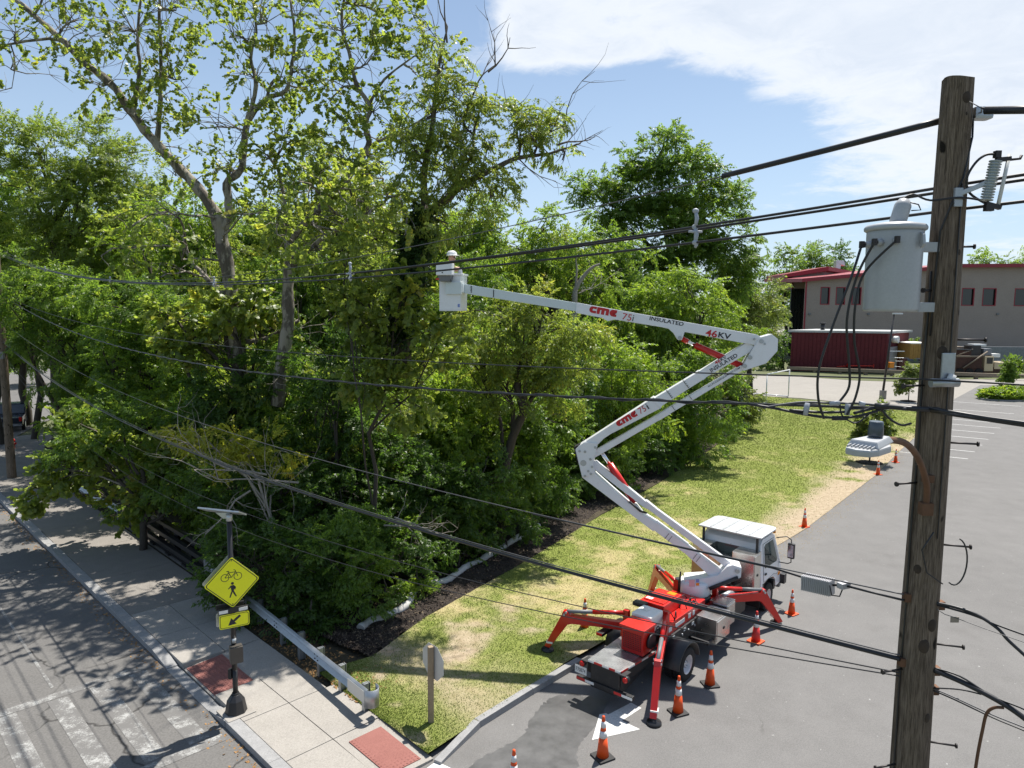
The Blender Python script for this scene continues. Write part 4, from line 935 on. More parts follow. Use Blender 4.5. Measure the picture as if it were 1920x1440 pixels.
# ------------------------------------------------------------------ the spider-lift truck
M['white'] = paint('white_paint', (.74, .75, .76), .32, 0, .05, 1.2, .5, (.55, .53, .50), .3)
M['red'] = paint('red_paint', (.56, .012, .006), .30, 0, .10, 1.6, .45, (.34, .012, .008), .3)
M['black'] = paint('black_paint', (.016, .016, .018), .45, 0, .3, 3, .5, (.07, .065, .06))
M['rubber'] = paint('tyre_rubber', (.018, .018, .019), .8, 0, .25, 5, .3, (.06, .055, .05))
M['steel'] = paint('stainless_steel', (.62, .62, .61), .26, 1.0, .10, 1.2, .5)
M['alu'] = paint('aluminium', (.60, .61, .62), .38, 1.0, .12, 4, .5)
M['galv'] = paint('galvanised_steel', (.42, .44, .46), .45, .85, .16, 3, .5, (.30, .29, .28))
M['chrome'] = paint('chrome_rod', (.75, .76, .78), .12, 1.0, .05, 3)
M['dark_red'] = paint('logo_red', (.50, .012, .016), .5, 0, .06, 4)
M['ink'] = paint('lettering_black', (.018, .018, .026), .5, 0, .1, 4)
M['tank_plastic'] = paint('white_plastic', (.80, .78, .72), .5, 0, .08, 2)
M['amber'] = paint('amber_lens', (.75, .25, .01), .25, 0, .1, 4)
M['red_lens'] = paint('red_lens', (.55, .012, .008), .18, 0, .1, 4)
M['reflect_red'] = paint('reflective_red', (.55, .03, .025), .4, 0, .1, 8)
M['reflect_white'] = paint('reflective_white', (.72, .72, .70), .4, 0, .08, 8)
M['decal_blue'] = paint('decal_blue', (.20, .26, .55), .5, 0, .1, 8)
M['fibreglass'] = paint('pale_fibreglass', (.60, .66, .66), .4, 0, .05, 2)
M['pink_decal'] = paint('pink_decal', (.62, .45, .46), .5, 0, .06, 6)
M['alu_white'] = paint('pale_aluminium', (.50, .51, .53), .42, .6, .07, 3)
M['tan_panel'] = paint('reflecting_panel', (.42, .30, .17), .4, .6, .1, 2)
M['grey_plastic'] = paint('grey_plastic', (.16, .165, .17), .5, 0, .12, 4)
M['seat_dark'] = paint('cab_interior', (.03, .03, .032), .8, 0, .2, 4)
def glass_mat(name, tint=(.05, .07, .07), rough=.05):
    mt, nt, b = new_mat(name)
    b.inputs['Base Color'].default_value = (*tint, 1); b.inputs['Roughness'].default_value = rough; b.inputs['Specular IOR Level'].default_value = .7
    tr = N(nt, 'ShaderNodeBsdfTransparent'); tr.inputs[0].default_value = (.55, .6, .58, 1)
    mx = N(nt, 'ShaderNodeMixShader'); mx.inputs[0].default_value = .5
    nt.links.new(tr.outputs[0], mx.inputs[1]); nt.links.new(b.outputs[0], mx.inputs[2]); nt.links.new(mx.outputs[0], nt.nodes['Material Output'].inputs['Surface'])
    return mt
M['glass'] = glass_mat('window_glass')
# diamond plate
mt, nt, b = new_mat('diamond_plate'); b.inputs['Metallic'].default_value = 1.0; b.inputs['Roughness'].default_value = .36
n = noise_node(nt, 4, 5, .6); nt.links.new(ramp(nt, n, [(.3, (.36, .36, .37)), (.7, (.58, .58, .58))]), b.inputs['Base Color'])
M['plate'] = mt
TO = Vector((3.56, 17.02, 0)); TRZ = R(50)
truck = empty('bucket_truck', TO, TRZ, label='red and white bucket truck standing on four red outriggers with folded boom raised', cat='truck')
TW = Matrix.Translation(TO) @ Matrix.Rotation(TRZ, 4, 'Z'); TWI = TW.inverted()
def TL(p): return TWI @ Vector(p)                  # world -> truck
def tp_(s, l, z): return Vector((s, -l, z))
def tbox(mb, s0, s1, l0, l1, z0, z1): return mb.box(((s0+s1)/2, -(l0+l1)/2, (z0+z1)/2), (s1-s0, l1-l0, z1-z0))
def tpart(name, mat, boxes, parent=truck, bevel=.012):
    mb = MB()
    for bx in boxes: tbox(mb, *bx)
    return mb.build(name, mat, parent, bevel)
ch = tpart('chassis', M['black'], [(-2.2, 6.1, -.46, -.36, .62, .86), (-2.2, 6.1, .36, .46, .62, .86)])
for s in (-1.9, -.6, .6, 1.8, 3.0, 4.2): tpart('cross_member', M['black'], [(s-.05, s+.05, -.358, .358, .64, .84)], ch, 0)
axle = MB(); axle.tube([tp_(0, -.9, .42), tp_(0, .9, .42)], .07, 8); axle.tube([tp_(5.35, -.8, .41), tp_(5.35, .8, .41)], .06, 8); axle.sphere(tp_(0, 0, .42), .2, 10, 8); axle.build('axle', M['black'], ch)
# wheels
def wheel(s, l, side, dual):
    root = empty('wheel', tp_(s, l, .41)); root.parent = truck
    tyre = MB(); w = .215; prof = [(.235, -.5), (.33, -.5), (.385, -.46), (.41, -.36), (.41, .36), (.385, .46), (.33, .5), (.235, .5)]
    Mx = Matrix.Rotation(R(90), 3, 'X'); offs = [0] if not dual else [0, .25]
    for o_ in offs:
        pr = [(r, z*w) for r, z in prof]; n = 36; vs_ = []; fs = []
        for r, z in pr:
            for j in range(n):
                a = 2*math.pi*j/n; vs_.append(Vector((r*math.cos(a), side*(o_) + z, r*math.sin(a))))
        k = len(pr)
        for i in range(k-1):
            for j in range(n): fs.append((i*n+j, i*n+(j+1) % n, (i+1)*n+(j+1) % n, (i+1)*n+j))
        tyre.add(vs_, fs, True)
        for j in range(36):                     # tread blocks
            a = 2*math.pi*j/36
            for zz2 in (-.07, 0, .07):
                c = Vector((.412*math.cos(a), side*o_+zz2, .412*math.sin(a))); tyre.box(c, (.012, .045, .05), M=Matrix.Rotation(-a, 3, 'Y'))
    tyre.build('tyre', M['rubber'], root)
    rim = MB(); so = -side
    prof2 = [(.245, .095), (.23, .10), (.215, .07), (.19, .0), (.12, -.015), (.10, .03), (.065, .035), (.06, .06), (.001, .06)] if not dual else [(.245, .10), (.23, .105), (.21, .06), (.19, -.04), (.11, -.055), (.10, .0), (.07, .03), (.001, .03)]
    n = 28; vs_ = []; fs = []
    for r, z in prof2:
        for j in range(n):
            a = 2*math.pi*j/n; vs_.append(Vector((r*math.cos(a), -side*0+so*z*(-1)*-1, r*math.sin(a))))
    for i in range(len(prof2)-1):
        for j in range(n): fs.append((i*n+j, i*n+(j+1) % n, (i+1)*n+(j+1) % n, (i+1)*n+j))
    rim.add(vs_, fs, True); rim.build('rim', M['rim'], root)
    nut = MB()
    for j in range(6):
        a = 2*math.pi*j/6+.2; nut.tube([Vector((.085*math.cos(a), so*(-.0), .085*math.sin(a))), Vector((.085*math.cos(a), so*.07, .085*math.sin(a)))], .012, 6)
    nut.build('wheel_nuts', M['galv'], root, kind='stuff')
M['rim'] = paint('rim_paint', (.66, .66, .66), .35, .2, .08, 4, .5, (.35, .33, .31))
for s, l, side, dual in ((0, .89, 1, True), (0, -.89, -1, True), (5.35, .86, 1, False), (5.35, -.86, -1, False)): wheel(s, l, side, dual)
# rear fenders
for sg in (1, -1):
    mb = MB(); n = 16; ring = []
    for i in range(n+1):
        a = math.pi*(.02+.96*i/n); ring.append((.0+.56*math.cos(a), .42+.54*math.sin(a)))
    inner = [(x*.955, .42+(z-.42)*.95) for x, z in ring]; poly = ring + inner[::-1]
    l0, l1 = (.50, 1.03); vs_ = []; fs = []; k = len(ring)
    for (x, z), (xi, zi) in zip(ring, inner):
        vs_ += [tp_(x, sg*l0, z), tp_(x, sg*l1, z), tp_(xi, sg*l1, zi), tp_(xi, sg*l0, zi)]
    for i in range(k-1):
        for j in range(4): fs.append((i*4+j, i*4+(j+1) % 4, (i+1)*4+(j+1) % 4, (i+1)*4+j))
    mb.add(vs_, fs, True); mb.add([vs_[i*4+3] for i in range(k)] + [tp_(0, sg*l0, .42)], [(i, i+1, k) for i in range(k-1)])
    mb.build('fender', M['black'], truck)
# rear platform
deck = MB(); deck.hexa([tp_(-2.32, -.36, .94), tp_(-2.32, .50, .94), tp_(-.75, .64, .94), tp_(-.75, -.40, .94), tp_(-2.32, -.36, 1.0), tp_(-2.32, .50, 1.0), tp_(-.75, .64, 1.0), tp_(-.75, -.40, 1.0)])
dk = deck.build('rear_platform', M['plate'], truck, .006)
tread = MB()
for i in range(30):
    for j in range(17):
        s = -2.29+i*.05; l = -.34+j*.052; 
        if l > .47: continue
        a = R(45) if (i+j) % 2 else R(-45); tread.box(tp_(s, l, 1.003), (.034, .009, .006), a)
tread.build('tread_lugs', M['plate'], dk, kind='stuff')
tpart('rear_panel', M['black'], [(-2.30, -2.26, -.30, .46, .36, .93)])
mb = MB(); mb.hexa([tp_(-2.24, -.28, .36), tp_(-2.24, .44, .36), tp_(-.9, .34, .45), tp_(-.9, -.3, .45), tp_(-2.24, -.34, .93), tp_(-2.24, .48, .93), tp_(-.9, .40, .93), tp_(-.9, -.36, .93)]); mb.build('platform_support', M['black'], truck)
for i, (l0, l1) in enumerate(((-.36, -.2), (-.2, .02), (.02, .2), (.2, .36), (.36, .5))): tpart('reflector_strip', M['reflect_white' if i % 2 == 0 else 'reflect_red'], [(-2.328, -2.322, l0, l1, .945, .99)], dk, 0)
for i in range(6): 
    s0 = -2.3+i*.26; f0 = (s0+2.32)/1.57; mb = MB(); l_ = .505+f0*.14; mb.bar(tp_(s0, l_+.003, .97), tp_(s0+.24, l_+.026, .97), .006, .04); mb.build('reflector_strip', M['reflect_white' if i % 2 else 'reflect_red'], dk)
bumper = tpart('bumper_bar', M['black'], [(-2.34, -2.24, -.66, .82, .42, .52)])
for i, (l0, l1) in enumerate(((-.66, -.42), (-.42, -.18), (.35, .55), (.55, .82))): tpart('reflector_strip', M['reflect_white' if i % 2 else 'reflect_red'], [(-2.347, -2.341, l0, l1, .44, .50)], bumper, 0)
for l in (-.5, .64):
    lamp = MB(); c = tp_(-2.36, l, .86); lamp.tube([c+Vector((.10, 0, 0)), c], .075, 14); o = lamp.build('tail_lamp', M['black'], truck); le = MB(); le.lathe([(.068, 0), (.06, .02), (.02, .03)], c, 14, Matrix.Rotation(R(-90), 3, 'Y')); le.build('lens', M['red_lens'], o)
    tpart('lamp_bracket', M['black'], [(-2.36, -2.1, min(l, l*.72), max(l, l*.72), .92, .95)], o, 0)
plate = tpart('licence_plate', M['reflect_white'], [(-2.35, -2.345, -.70, -.38, .60, .78)], truck, 0)
tpart('marker_bar', M['black'], [(-1.05, -.55, -.98, -.80, .92, 1.0)]); tpart('marker_lens', M['red_lens'], [(-1.06, -1.052, -.97, -.81, .93, .99)], truck, 0)
# power pack, tank and red body
pp = tpart('engine_box', M['red'], [(-1.45, -.92, -.02, .56, 1.02, 1.62)], bevel=.02)
tpart('engine_top', M['red'], [(-1.5, -.9, -.06, .60, 1.6, 1.66)], pp)
gh = MB()
for i in range(11):
    for j in range(9): gh.box(tp_(-1.462, .045+i*.045, 1.13+j*.045), (.012, .018, .018))
gh.build('grille_holes', M['black'], pp, kind='stuff')
fan = MB(); fan.tube([tp_(-1.15, .565, 1.3), tp_(-1.15, .63, 1.3)], .17, 20); fan.build('fan_pulley', M['black'], pp)
tk = tpart('fluid_tank', M['tank_plastic'], [(-.85, -.25, -.12, .42, 1.30, 1.70)], bevel=.05)
cp = MB(); cp.tube([tp_(-.5, .1, 1.69), tp_(-.5, .1, 1.78)], .07, 12); cp.build('filler_cap', M['tank_plastic'], tk)
tpart('engine_block', M['black'], [(-.95, -.1, -.25, .5, 1.0, 1.30)], pp, .03)
tpart('red_body', M['red'], [(-.3, 1.95, -.45, .50, 1.02, 1.30)], bevel=.02)
bd_ = tpart('red_cover', M['red'], [(.15, 1.15, -.46, .22, 1.30, 1.60)], bevel=.03)
tpart('hatch', M['red'], [(.25, 1.05, -.40, .16, 1.595, 1.625)], bd_)
tpart('handle', M['black'], [(-.12, .1, -.52, -.18, 1.52, 1.62)], bd_, .03)
for (s, l, w, h, mt_) in ((-.1, .505, .16, .12, 'reflect_white'), (.25, .505, .5, .10, 'reflect_white'), (.95, .505, .14, .12, 'reflect_white'), (1.2, .505, .12, .12, 'reflect_white')):
    tpart('decal', M[mt_], [(s, s+w, l-.002, l+.004, 1.10, 1.10+h)], bd_, 0)
tpart('decal', M['amber'], [(.9, 1.08, -.1, .12, 1.624, 1.628)], bd_, 0); tpart('decal', M['reflect_white'], [(.3, .42, -.38, -.2, 1.624, 1.628)], bd_, 0)
sp_ = tpart('side_plate', M['black'], [(-.45, 1.75, .47, .56, .66, 1.02)])
for s in (-.2, .15, .5, .85, 1.2, 1.5):
    q = MB(); q.tube([tp_(s, .56, .86), tp_(s, .59, .86)], .03, 8); q.build('bolt', M['galv'], sp_)
for s in (.0, .6, 1.05): tpart('decal', M['reflect_white'], [(s, s+.12, .559, .565, .90, .98)], sp_, 0)
# pipes and hoses around the engine
hs = MB(); rh = random.Random(6)
for i in range(22):
    p = tp_(rh.uniform(-.9, 2.0), rh.uniform(-.3, .5), 1.3); q = p + Vector((rh.uniform(-.4, .4), rh.uniform(-.3, .3), 0)); m_ = (p+q)/2 + Vector((0, 0, rh.uniform(.08, .22)))
    hs.tube([p, p.lerp(m_, .6)+Vector((0, 0, .05)), m_, q.lerp(m_, .6)+Vector((0, 0, .05)), q], .014, 5)
hs.build('hydraulic_hoses', M['black'], truck, kind='stuff')
vb = MB()
for i in range(7): tbox(vb, -.02+i*.05, .02+i*.05, -.02, .06, 1.3, 1.42+.02*(i % 3))
vb.build('valve_block', M['alu'], truck)
# stainless boxes
def door_box(name, s0, s1, l0, l1, z0, z1, sgn=1, door_face='l'):
    o = tpart(name, M['steel'], [(s0, s1, l0, l1, z0, z1)], bevel=.012)
    lf = l1 if sgn > 0 else l0
    d_ = tpart('door', M['steel'], [(s0+.04, s1-.04, lf-.004 if sgn > 0 else lf-.016, lf+.016 if sgn > 0 else lf+.004, z0+.05, z1-.05)], o, .006)
    tpart('latch', M['black'], [(s0+(s1-s0)*.5-.04, s0+(s1-s0)*.5+.04, lf+.016 if sgn > 0 else lf-.03, lf+.03 if sgn > 0 else lf-.016, (z0+z1)/2-.03, (z0+z1)/2+.03)], o, 0)
    return o
door_box('side_toolbox', 1.30, 2.15, .56, 1.12, .47, 1.10)
door_box('side_toolbox', 2.22, 2.75, .50, 1.0, .55, 1.18)
tpart('toolbox_bracket', M['black'], [(1.0, 1.06, .5, 1.05, .55, .62), (1.0, 1.28, .98, 1.05, .55, .60)])
rb = door_box('cab_locker', 4.12, 4.66, .30, .95, .72, 2.0)
lb = door_box('cab_locker', 4.12, 4.66, -.95, -.42, .72, 2.0, -1)
mid_ = tpart('locker_bulkhead', M['steel'], [(4.13, 4.64, -.418, .298, .72, 1.70)])
pf = MB()
for i in range(9):
    for j in range(5): pf.box(tp_(4.127, -.08+i*.042, 1.45+j*.045), (.008, .02, .02))
pf.build('vent_holes', M['black'], mid_, kind='stuff')
tpart('rear_panel', M['tan_panel'] if 'tan_panel' in M else M['steel'], [(4.09, 4.118, -.94, -.5, .75, 1.55)], lb)
und = tpart('battery_tray', M['black'], [(2.85, 3.9, .5, .84, .45, .92)], bevel=.03)
ex = MB(); ex.tube([tp_(2.9, .55, 1.05), tp_(3.3, .6, 1.05), tp_(3.45, .62, 1.0)], .09, 12); ex.build('muffler', M['galv'], truck)
tpart('gearbox', M['black'], [(2.7, 4.0, -.3, .35, .9, 1.15)], bevel=.05)
mf = tpart('mud_flap', M['rubber'], [(4.60, 4.63, .55, .98, .3, .9), (4.60, 4.63, -.98, -.55, .3, .9)])
# cab
prof = [(4.72, .78), (4.72, 1.95), (4.78, 2.14), (4.95, 2.26), (5.75, 2.26), (5.90, 2.20), (6.28, 1.32), (6.36, 1.10), (6.38, .58), (5.98, .55), (5.90, .80), (5.72, .93), (5.35, .98), (4.98, .93), (4.86, .78)]
cab_ = MB(); W2 = .96
n = len(prof); vs_ = []
for l, ins in ((-W2, 0), (W2, 0)):
    for s, z in prof:
        k = 1 - .09*max(0, (z-1.25))/1.0; vs_.append(tp_(s, l*k, z))
cab_.add(vs_, [tuple(range(n)), tuple(reversed(range(n, 2*n)))] + [(i, n+i, n+(i+1) % n, (i+1) % n) for i in range(n)])
cab = cab_.build('cab', M['white'], truck, .035)
def cabside(l, z): return l*(1 - .09*max(0, (z-1.25))/1.0)
for sg in (1, -1):
    wp = [(5.02, 1.38), (5.02, 2.02), (5.10, 2.08), (5.74, 2.08), (6.02, 1.42), (5.95, 1.36)]
    g = MB(); g.add([tp_(s, cabside(sg*W2, z)+sg*.006, z) for s, z in wp] + [tp_(s, cabside(sg*W2, z)+sg*.002, z) for s, z in wp], [tuple(range(6)), tuple(reversed(range(6, 12)))] + [(i, (i+1) % 6, 6+(i+1) % 6, 6+i) for i in range(6)])
    d_ = MB(); dp = [(4.93, .98), (4.93, 2.12), (5.78, 2.12), (6.10, 1.36), (6.10, 1.0), (5.95, .95), (5.75, 1.02)]
    d_.add([tp_(s, cabside(sg*W2, z)+sg*.004, z) for s, z in dp] + [tp_(s, cabside(sg*W2, z)-sg*.01, z) for s, z in dp], [tuple(range(7)), tuple(reversed(range(7, 14)))] + [(i, (i+1) % 7, 7+(i+1) % 7, 7+i) for i in range(7)])
    dr = d_.build('door', M['white'], truck)
    g.build('window', M['darkglass'] if 'darkglass' in M else M['cabglass'], dr) if False else g.build('window', M['cab_glass'], dr) if 'cab_glass' in M else g.build('window', M['glass'], dr)
    tpart('handle', M['black'], [(4.98, 5.10, *(sorted((sg*(W2+.004), sg*(W2+.03)))), 1.18, 1.23)], dr, 0)
    seam = MB()
    for i in range(7):
        (s0, z0), (s1, z1) = dp[i], dp[(i+1) % 7]; seam.bar(tp_(s0, cabside(sg*W2, z0)+sg*.0045, z0), tp_(s1, cabside(sg*W2, z1)+sg*.0045, z1), .008, .008)
    seam.build('door_seal', M['black'], dr)
    arm = MB(); y0 = sg*(W2-.02)
    arm.tube([tp_(6.05, y0*.94, 2.05), tp_(6.2, sg*1.15, 2.1), tp_(6.22, sg*1.28, 2.02), tp_(6.2, sg*1.30, 1.9)], .016, 6)
    arm.tube([tp_(6.2, y0, 1.25), tp_(6.24, sg*1.2, 1.25), tp_(6.22, sg*1.30, 1.32), tp_(6.2, sg*1.30, 1.45)], .016, 6)
    ma = arm.build('mirror', M['black'], truck)
    tpart('mirror_head', M['black'], [(6.14, 6.25, *(sorted((sg*1.20, sg*1.40))), 1.45, 1.92)], ma, .03)
    tpart('mirror_glass', M['chrome'], [(6.132, 6.138, *(sorted((sg*1.22, sg*1.38))), 1.50, 1.88)], ma, 0)
    tpart('headlamp', M['glass'], [(6.36, 6.39, *(sorted((sg*.58, sg*.92))), .78, .98)], truck, .01)
    tpart('corner_lamp', M['amber'], [(6.10, 6.30, *(sorted((sg*(W2-.003), sg*(W2+.006)))), .86, .96)], truck, 0)
    tpart('front_mudguard', M['black'], [(4.86, 4.95, *(sorted((sg*.6, sg*.97))), .55, .95), (5.78, 5.92, *(sorted((sg*.6, sg*.955))), .5, .78)], truck, .02)
rw_ = MB(); rw_.add([tp_(4.714, l, z) for l, z in ((-.5, 1.55), (-.5, 1.92), (-.44, 1.98), (.44, 1.98), (.5, 1.92), (.5, 1.55))], [(0, 1, 2, 3, 4, 5)]); rw_.build('rear_window', M['black_glass'] if 'black_glass' in M else M['glass'], cab)
ws = MB(); ws.add([tp_(s+.012, cabside(l, z)*.93, z+.004) for s, l, z in ((6.235, -W2, 1.42), (6.235, W2, 1.42), (5.93, W2, 2.13), (5.93, -W2, 2.13))], [(0, 1, 2, 3)]); ws.build('windscreen', M['glass'], cab)
tpart('front_bumper', M['grey_plastic'], [(6.30, 6.46, -.95, .95, .40, .62)], bevel=.04)
tpart('bumper_horn', M['black'], [(6.30, 6.50, .95, 1.10, .55, .85)], bevel=.02)
seam = MB(); seam.bar(tp_(4.95, 0, 2.262), tp_(4.72, 0, 1.98), .012, .006); seam.build('roof_seam', M['grey_plastic'], cab)
# visor platform over the cab roof
vp = [(4.55, -.98), (4.55, .98), (5.70, .98), (5.86, .92), (5.93, .78), (5.93, -.78), (5.86, -.92), (5.70, -.98)]
vz = MB(); vz.add([tp_(s, l, 2.38) for s, l in vp] + [tp_(s, l, 2.425) for s, l in vp], [tuple(reversed(range(8))), tuple(range(8, 16))] + [(i, (i+1) % 8, 8+(i+1) % 8, 8+i) for i in range(8)])
vo = vz.build('roof_guard', M['alu_white'] if 'alu_white' in M else M['alu'], truck, .012)
for l in (-.6, -.2, .2, .6): tpart('rib', M['alu'], [(4.6, 5.85, l-.025, l+.025, 2.4255, 2.44)], vo, 0)
tpart('support', M['black'], [(4.6, 4.66, .8, .86, 2.0, 2.38), (4.6, 4.66, -.86, -.8, 2.0, 2.38), (5.6, 5.66, .75, .81, 2.2, 2.38), (5.6, 5.66, -.81, -.75, 2.2, 2.38)], vo, 0)
bc_ = MB(); bc_.lathe([(.04, 0), (.04, .05), (.02, .07)], tp_(5.8, .9, 2.26), 10); bc_.build('beacon', M['amber'], truck)
st_ = MB(); st_.tube([tp_(4.75, -.75, 2.27), tp_(5.0, -.75, 2.30)], .03, 8); st_.build('roof_tube', M['white'], cab)
# outriggers
def outrigger(root, knee, foot, ext=False):
    e = empty('outrigger', tp_(*root)); e.parent = truck; inv = Matrix.Translation(-e.location)
    r_, k_, f_ = tp_(*root), tp_(*knee), tp_(*foot)
    def P_(mb, name, mat, bevel=0.0):
        o = mb.build(name, mat, e, bevel); o.matrix_parent_inverse = inv; return o
    d = (k_-r_).normalized(); side = d.cross(Vector((0, 0, 1))).normalized(); h = Vector((0, 0, 1))
    mb = MB(); L = (k_-r_).length; a0 = r_+d*.0
    # cranked arm: one plate outline in the plane of the leg
    ex_ = Vector((d.x, d.y, 0)).normalized(); org = r_
    def c2(p): return ((p-org).dot(ex_), (p-org).z)
    kx, kz = c2(k_); fx, fz = c2(f_ + Vector((0, 0, .16)))
    if fx < kx+.05: fx = kx+.05
    poly = [(0, -.10), (0, .10), (kx*.5, .10+kz*.5), (kx-.12, kz+.10), (kx-.02, kz+.20), (kx+.06, kz+.18), (kx+.10, kz+.08), (fx+.07, fz), (fx-.07, fz-.03), (kx-.06, kz-.16), (kx-.18, kz-.22+.1), (kx*.5, -.10+kz*.5)]
    mb.prism(poly, ex_, h, org, .15); P_(mb, 'leg', M['red'], .012)
    cy = MB(); a = r_+d*.02+h*.34; b_ = k_+h*.16-d*.02; m_ = a.lerp(b_, .55)
    cy.tube([a, m_], .055, 12); P_(cy, 'cylinder', M['red'])
    rd = MB(); rd.tube([m_, b_], .048, 10); P_(rd, 'cylinder_sleeve', M['grey_plastic'])
    pn = MB()
    for q in (b_, k_+h*.1+d*.03): pn.tube([q-side*.10, q+side*.10], .03, 10)
    P_(pn, 'pivot_pins', M['galv'])
    tw = MB(); tw.bar(r_-h*.1, r_+h*.42, .14, .12); P_(tw, 'pillar', M['red'], .01)
    pd = MB(); pd.lathe([(.06, .16), (.06, .08), (.16, .07), (.17, .0), (.001, 0)][::-1], f_, 14); P_(pd, 'foot_pad', M['black'])
    tape = MB(); t0 = Vector(f_)+Vector((0, 0, .24)); q = k_.lerp(f_+h*.16, .86); tape.box(q+Vector((0, 0, 0)), (.17, .17, .05), math.atan2(ex_.y, ex_.x)); P_(tape, 'reflector_band', M['reflect_white'])
    return e
outrigger((-.55, -.42, 1.15), (-1.08, -1.88, 1.12), (-1.24, -2.33, .13))
outrigger((-.10, .42, 1.22), (-1.66, 1.05, 1.02), (-2.16, 1.27, 0))
outrigger((2.75, .42, 1.0), (3.98, 1.28, .98), (4.55, 1.50, 0))
outrigger((2.1, -.42, 1.15), (3.35, -1.70, 1.12), (3.75, -2.05, .12))
for s, l in ((-.3, 0), (2.35, 0)): tpart('slew_frame', M['red'], [(s-.4, s+.5, -.5, .5, .88, 1.06)], bevel=.03)
# ---- boom: everything lies in one upright plane through the turret
T_ = TW @ tp_(2.35, 0, 0); BD = Vector((-.9836, .1804, 0)).normalized(); BN = BD.cross(Vector((0, 0, 1))).normalized()
if BN.y > 0: BN = -BN                       # BN looks towards the street
def BP(x, y, off=0.0):                        # point of the boom plane seen at (x, y)
    d = Vector(ray(x, y)); o = Vector(CP); t = (T_+BN*off-o).dot(BN)/d.dot(BN); return o+d*t
def bprism(name, poly, th, mat, parent, off=0.0, bevel=.01):
    mb = MB(); P = [BP(x, y, off) for x, y in poly]; n = len(P)
    a = [TL(p-BN*th/2) for p in P]; b = [TL(p+BN*th/2) for p in P]
    mb.add(a+b, [tuple(reversed(range(n))), tuple(range(n, 2*n))] + [(i, (i+1) % n, n+(i+1) % n, n+i) for i in range(n)])
    me = mb.mesh(name); bm = bmesh.new(); bm.from_mesh(me); bmesh.ops.recalc_face_normals(bm, faces=bm.faces[:])
    if bevel: bmesh.ops.bevel(bm, geom=[e for e in bm.edges if e.calc_face_angle(0) > .5], offset=bevel, segments=2, affect='EDGES', clamp_overlap=True)
    bm.to_mesh(me); bm.free(); return link_mesh(name, me, mat, parent)
def btube(name, pl, r, mat, parent, off=0.0, n=12):
    mb = MB(); mb.tube([TL(BP(x, y, off)) for x, y in pl], r, n); return mb.build(name, mat, parent)
def bpins(pl, r, parent, half, mat='galv'):
    for x, y in pl:
        mb = MB(); p = BP(x, y, 0); mb.tube([TL(p-BN*half), TL(p+BN*half)], r, 12); mb.build('pivot_pin', M[mat], parent)
tur = empty('turret', TL(T_)+Vector((0, 0, 1.06))); tur.parent = truck; tinv = Matrix.Translation(-tur.location)
def TP(o): o.matrix_parent_inverse = tinv; return o
mb = MB(); mb.lathe([(.44, 1.06), (.44, 1.20), (.40, 1.22)], TL(T_), 28); TP(mb.build('slew_ring', M['black'], tur))
mb = MB(); mb.lathe([(.40, 1.215), (.42, 1.25), (.42, 1.55), (.38, 1.60)], TL(T_), 28); TP(mb.build('turret_drum', M['white'], tur))
TP(bprism('turret_arm', [(1283, 1080), (1318, 1078), (1345, 1072), (1362, 1056), (1372, 1053), (1388, 1058), (1387, 1076), (1366, 1087), (1335, 1096), (1300, 1102), (1284, 1100)], .52, M['white'], tur))
TP(btube('slew_cylinder', [(1330, 1104), (1384, 1083)], .05, M['black'], tur, .30))
TP(bprism('warning_decal', [(1292, 1087), (1303, 1087), (1303, 1100), (1292, 1100)], .006, M['pink_decal'] if 'pink_decal' in M else M['reflect_white'], tur, .425, 0))
TP(bprism('warning_decal', [(1305, 1086), (1311, 1086), (1311, 1092), (1305, 1092)], .006, M['decal_blue'], tur, .425, 0)); TP(bprism('warning_decal', [(1305, 1093), (1311, 1093), (1311, 1098), (1305, 1098)], .006, M['amber'], tur, .425, 0))
mb = MB()
for i in range(5): mb.tube([TL(BP(1276-i, 1072+8*i, .2-.08*i)), TL(BP(1274, 1112, .1-.05*i))], .022, 6)
TP(mb.build('hose_bundle', M['black'], tur)); TP(btube('control_box', [(1272, 1084), (1272, 1112)], .09, M['black'], tur))
bpins([(1380, 1064)], .06, tur, .30)
for o in tur.children:
    if o.name.startswith('pivot_pin'): TP(o)
lower = bprism('lower_boom', [(1093, 893), (1115, 884), (1150, 915), (1180, 941), (1194, 945), (1207, 962), (1233, 978), (1225, 993)], .36, M['white'], truck)
bprism('boom_section', [(1222, 988), (1231, 976), (1292, 1021), (1283, 1034)], .33, M['white'], lower); bprism('boom_section', [(1281, 1032), (1290, 1021), (1356, 1070), (1338, 1084)], .30, M['white'], lower)
for x, y, k in ((1250, 1006, 0), (1256, 1011, 1), (1303, 1044, 0), (1309, 1049, 1)): bprism('section_mark', [(x-4, y+4), (x-3.4, y+4.6), (x+4.6, y-5.4), (x+4, y-6)], .006, M['ink'], lower, .175, 0)
link1 = bprism('link_arm', [(1113, 866), (1118, 863), (1210, 938), (1222, 946), (1374, 1056), (1366, 1066), (1216, 954), (1206, 949), (1112, 876)], .20, M['white'], truck)
bprism('section_sleeve', [(1212, 937), (1232, 953), (1226, 961), (1207, 947)], .23, M['white'], link1)
elbow1 = bprism('elbow_plate', [(1080, 840), (1087, 833), (1098, 826), (1122, 828), (1118, 845), (1114, 860), (1117, 884), (1093, 893)], .44, M['white'], truck, 0, .012)
bprism('elbow_pad', [(1077, 837), (1088, 831), (1090, 834), (1081, 842), (1086, 868), (1083, 868)], .30, M['rubber'], elbow1)
bpins([(1088, 843), (1098, 844), (1108, 858), (1111, 872), (1104, 880), (1098, 889), (1109, 885), (1117, 836)], .035, elbow1, .235); bpins([(1095, 865)], .085, elbow1, .228)
mid_b = bprism('middle_boom', [(1098, 826), (1222, 746), (1240, 763), (1145, 812), (1133, 820), (1121, 832), (1108, 836)], .38, M['white'], truck)
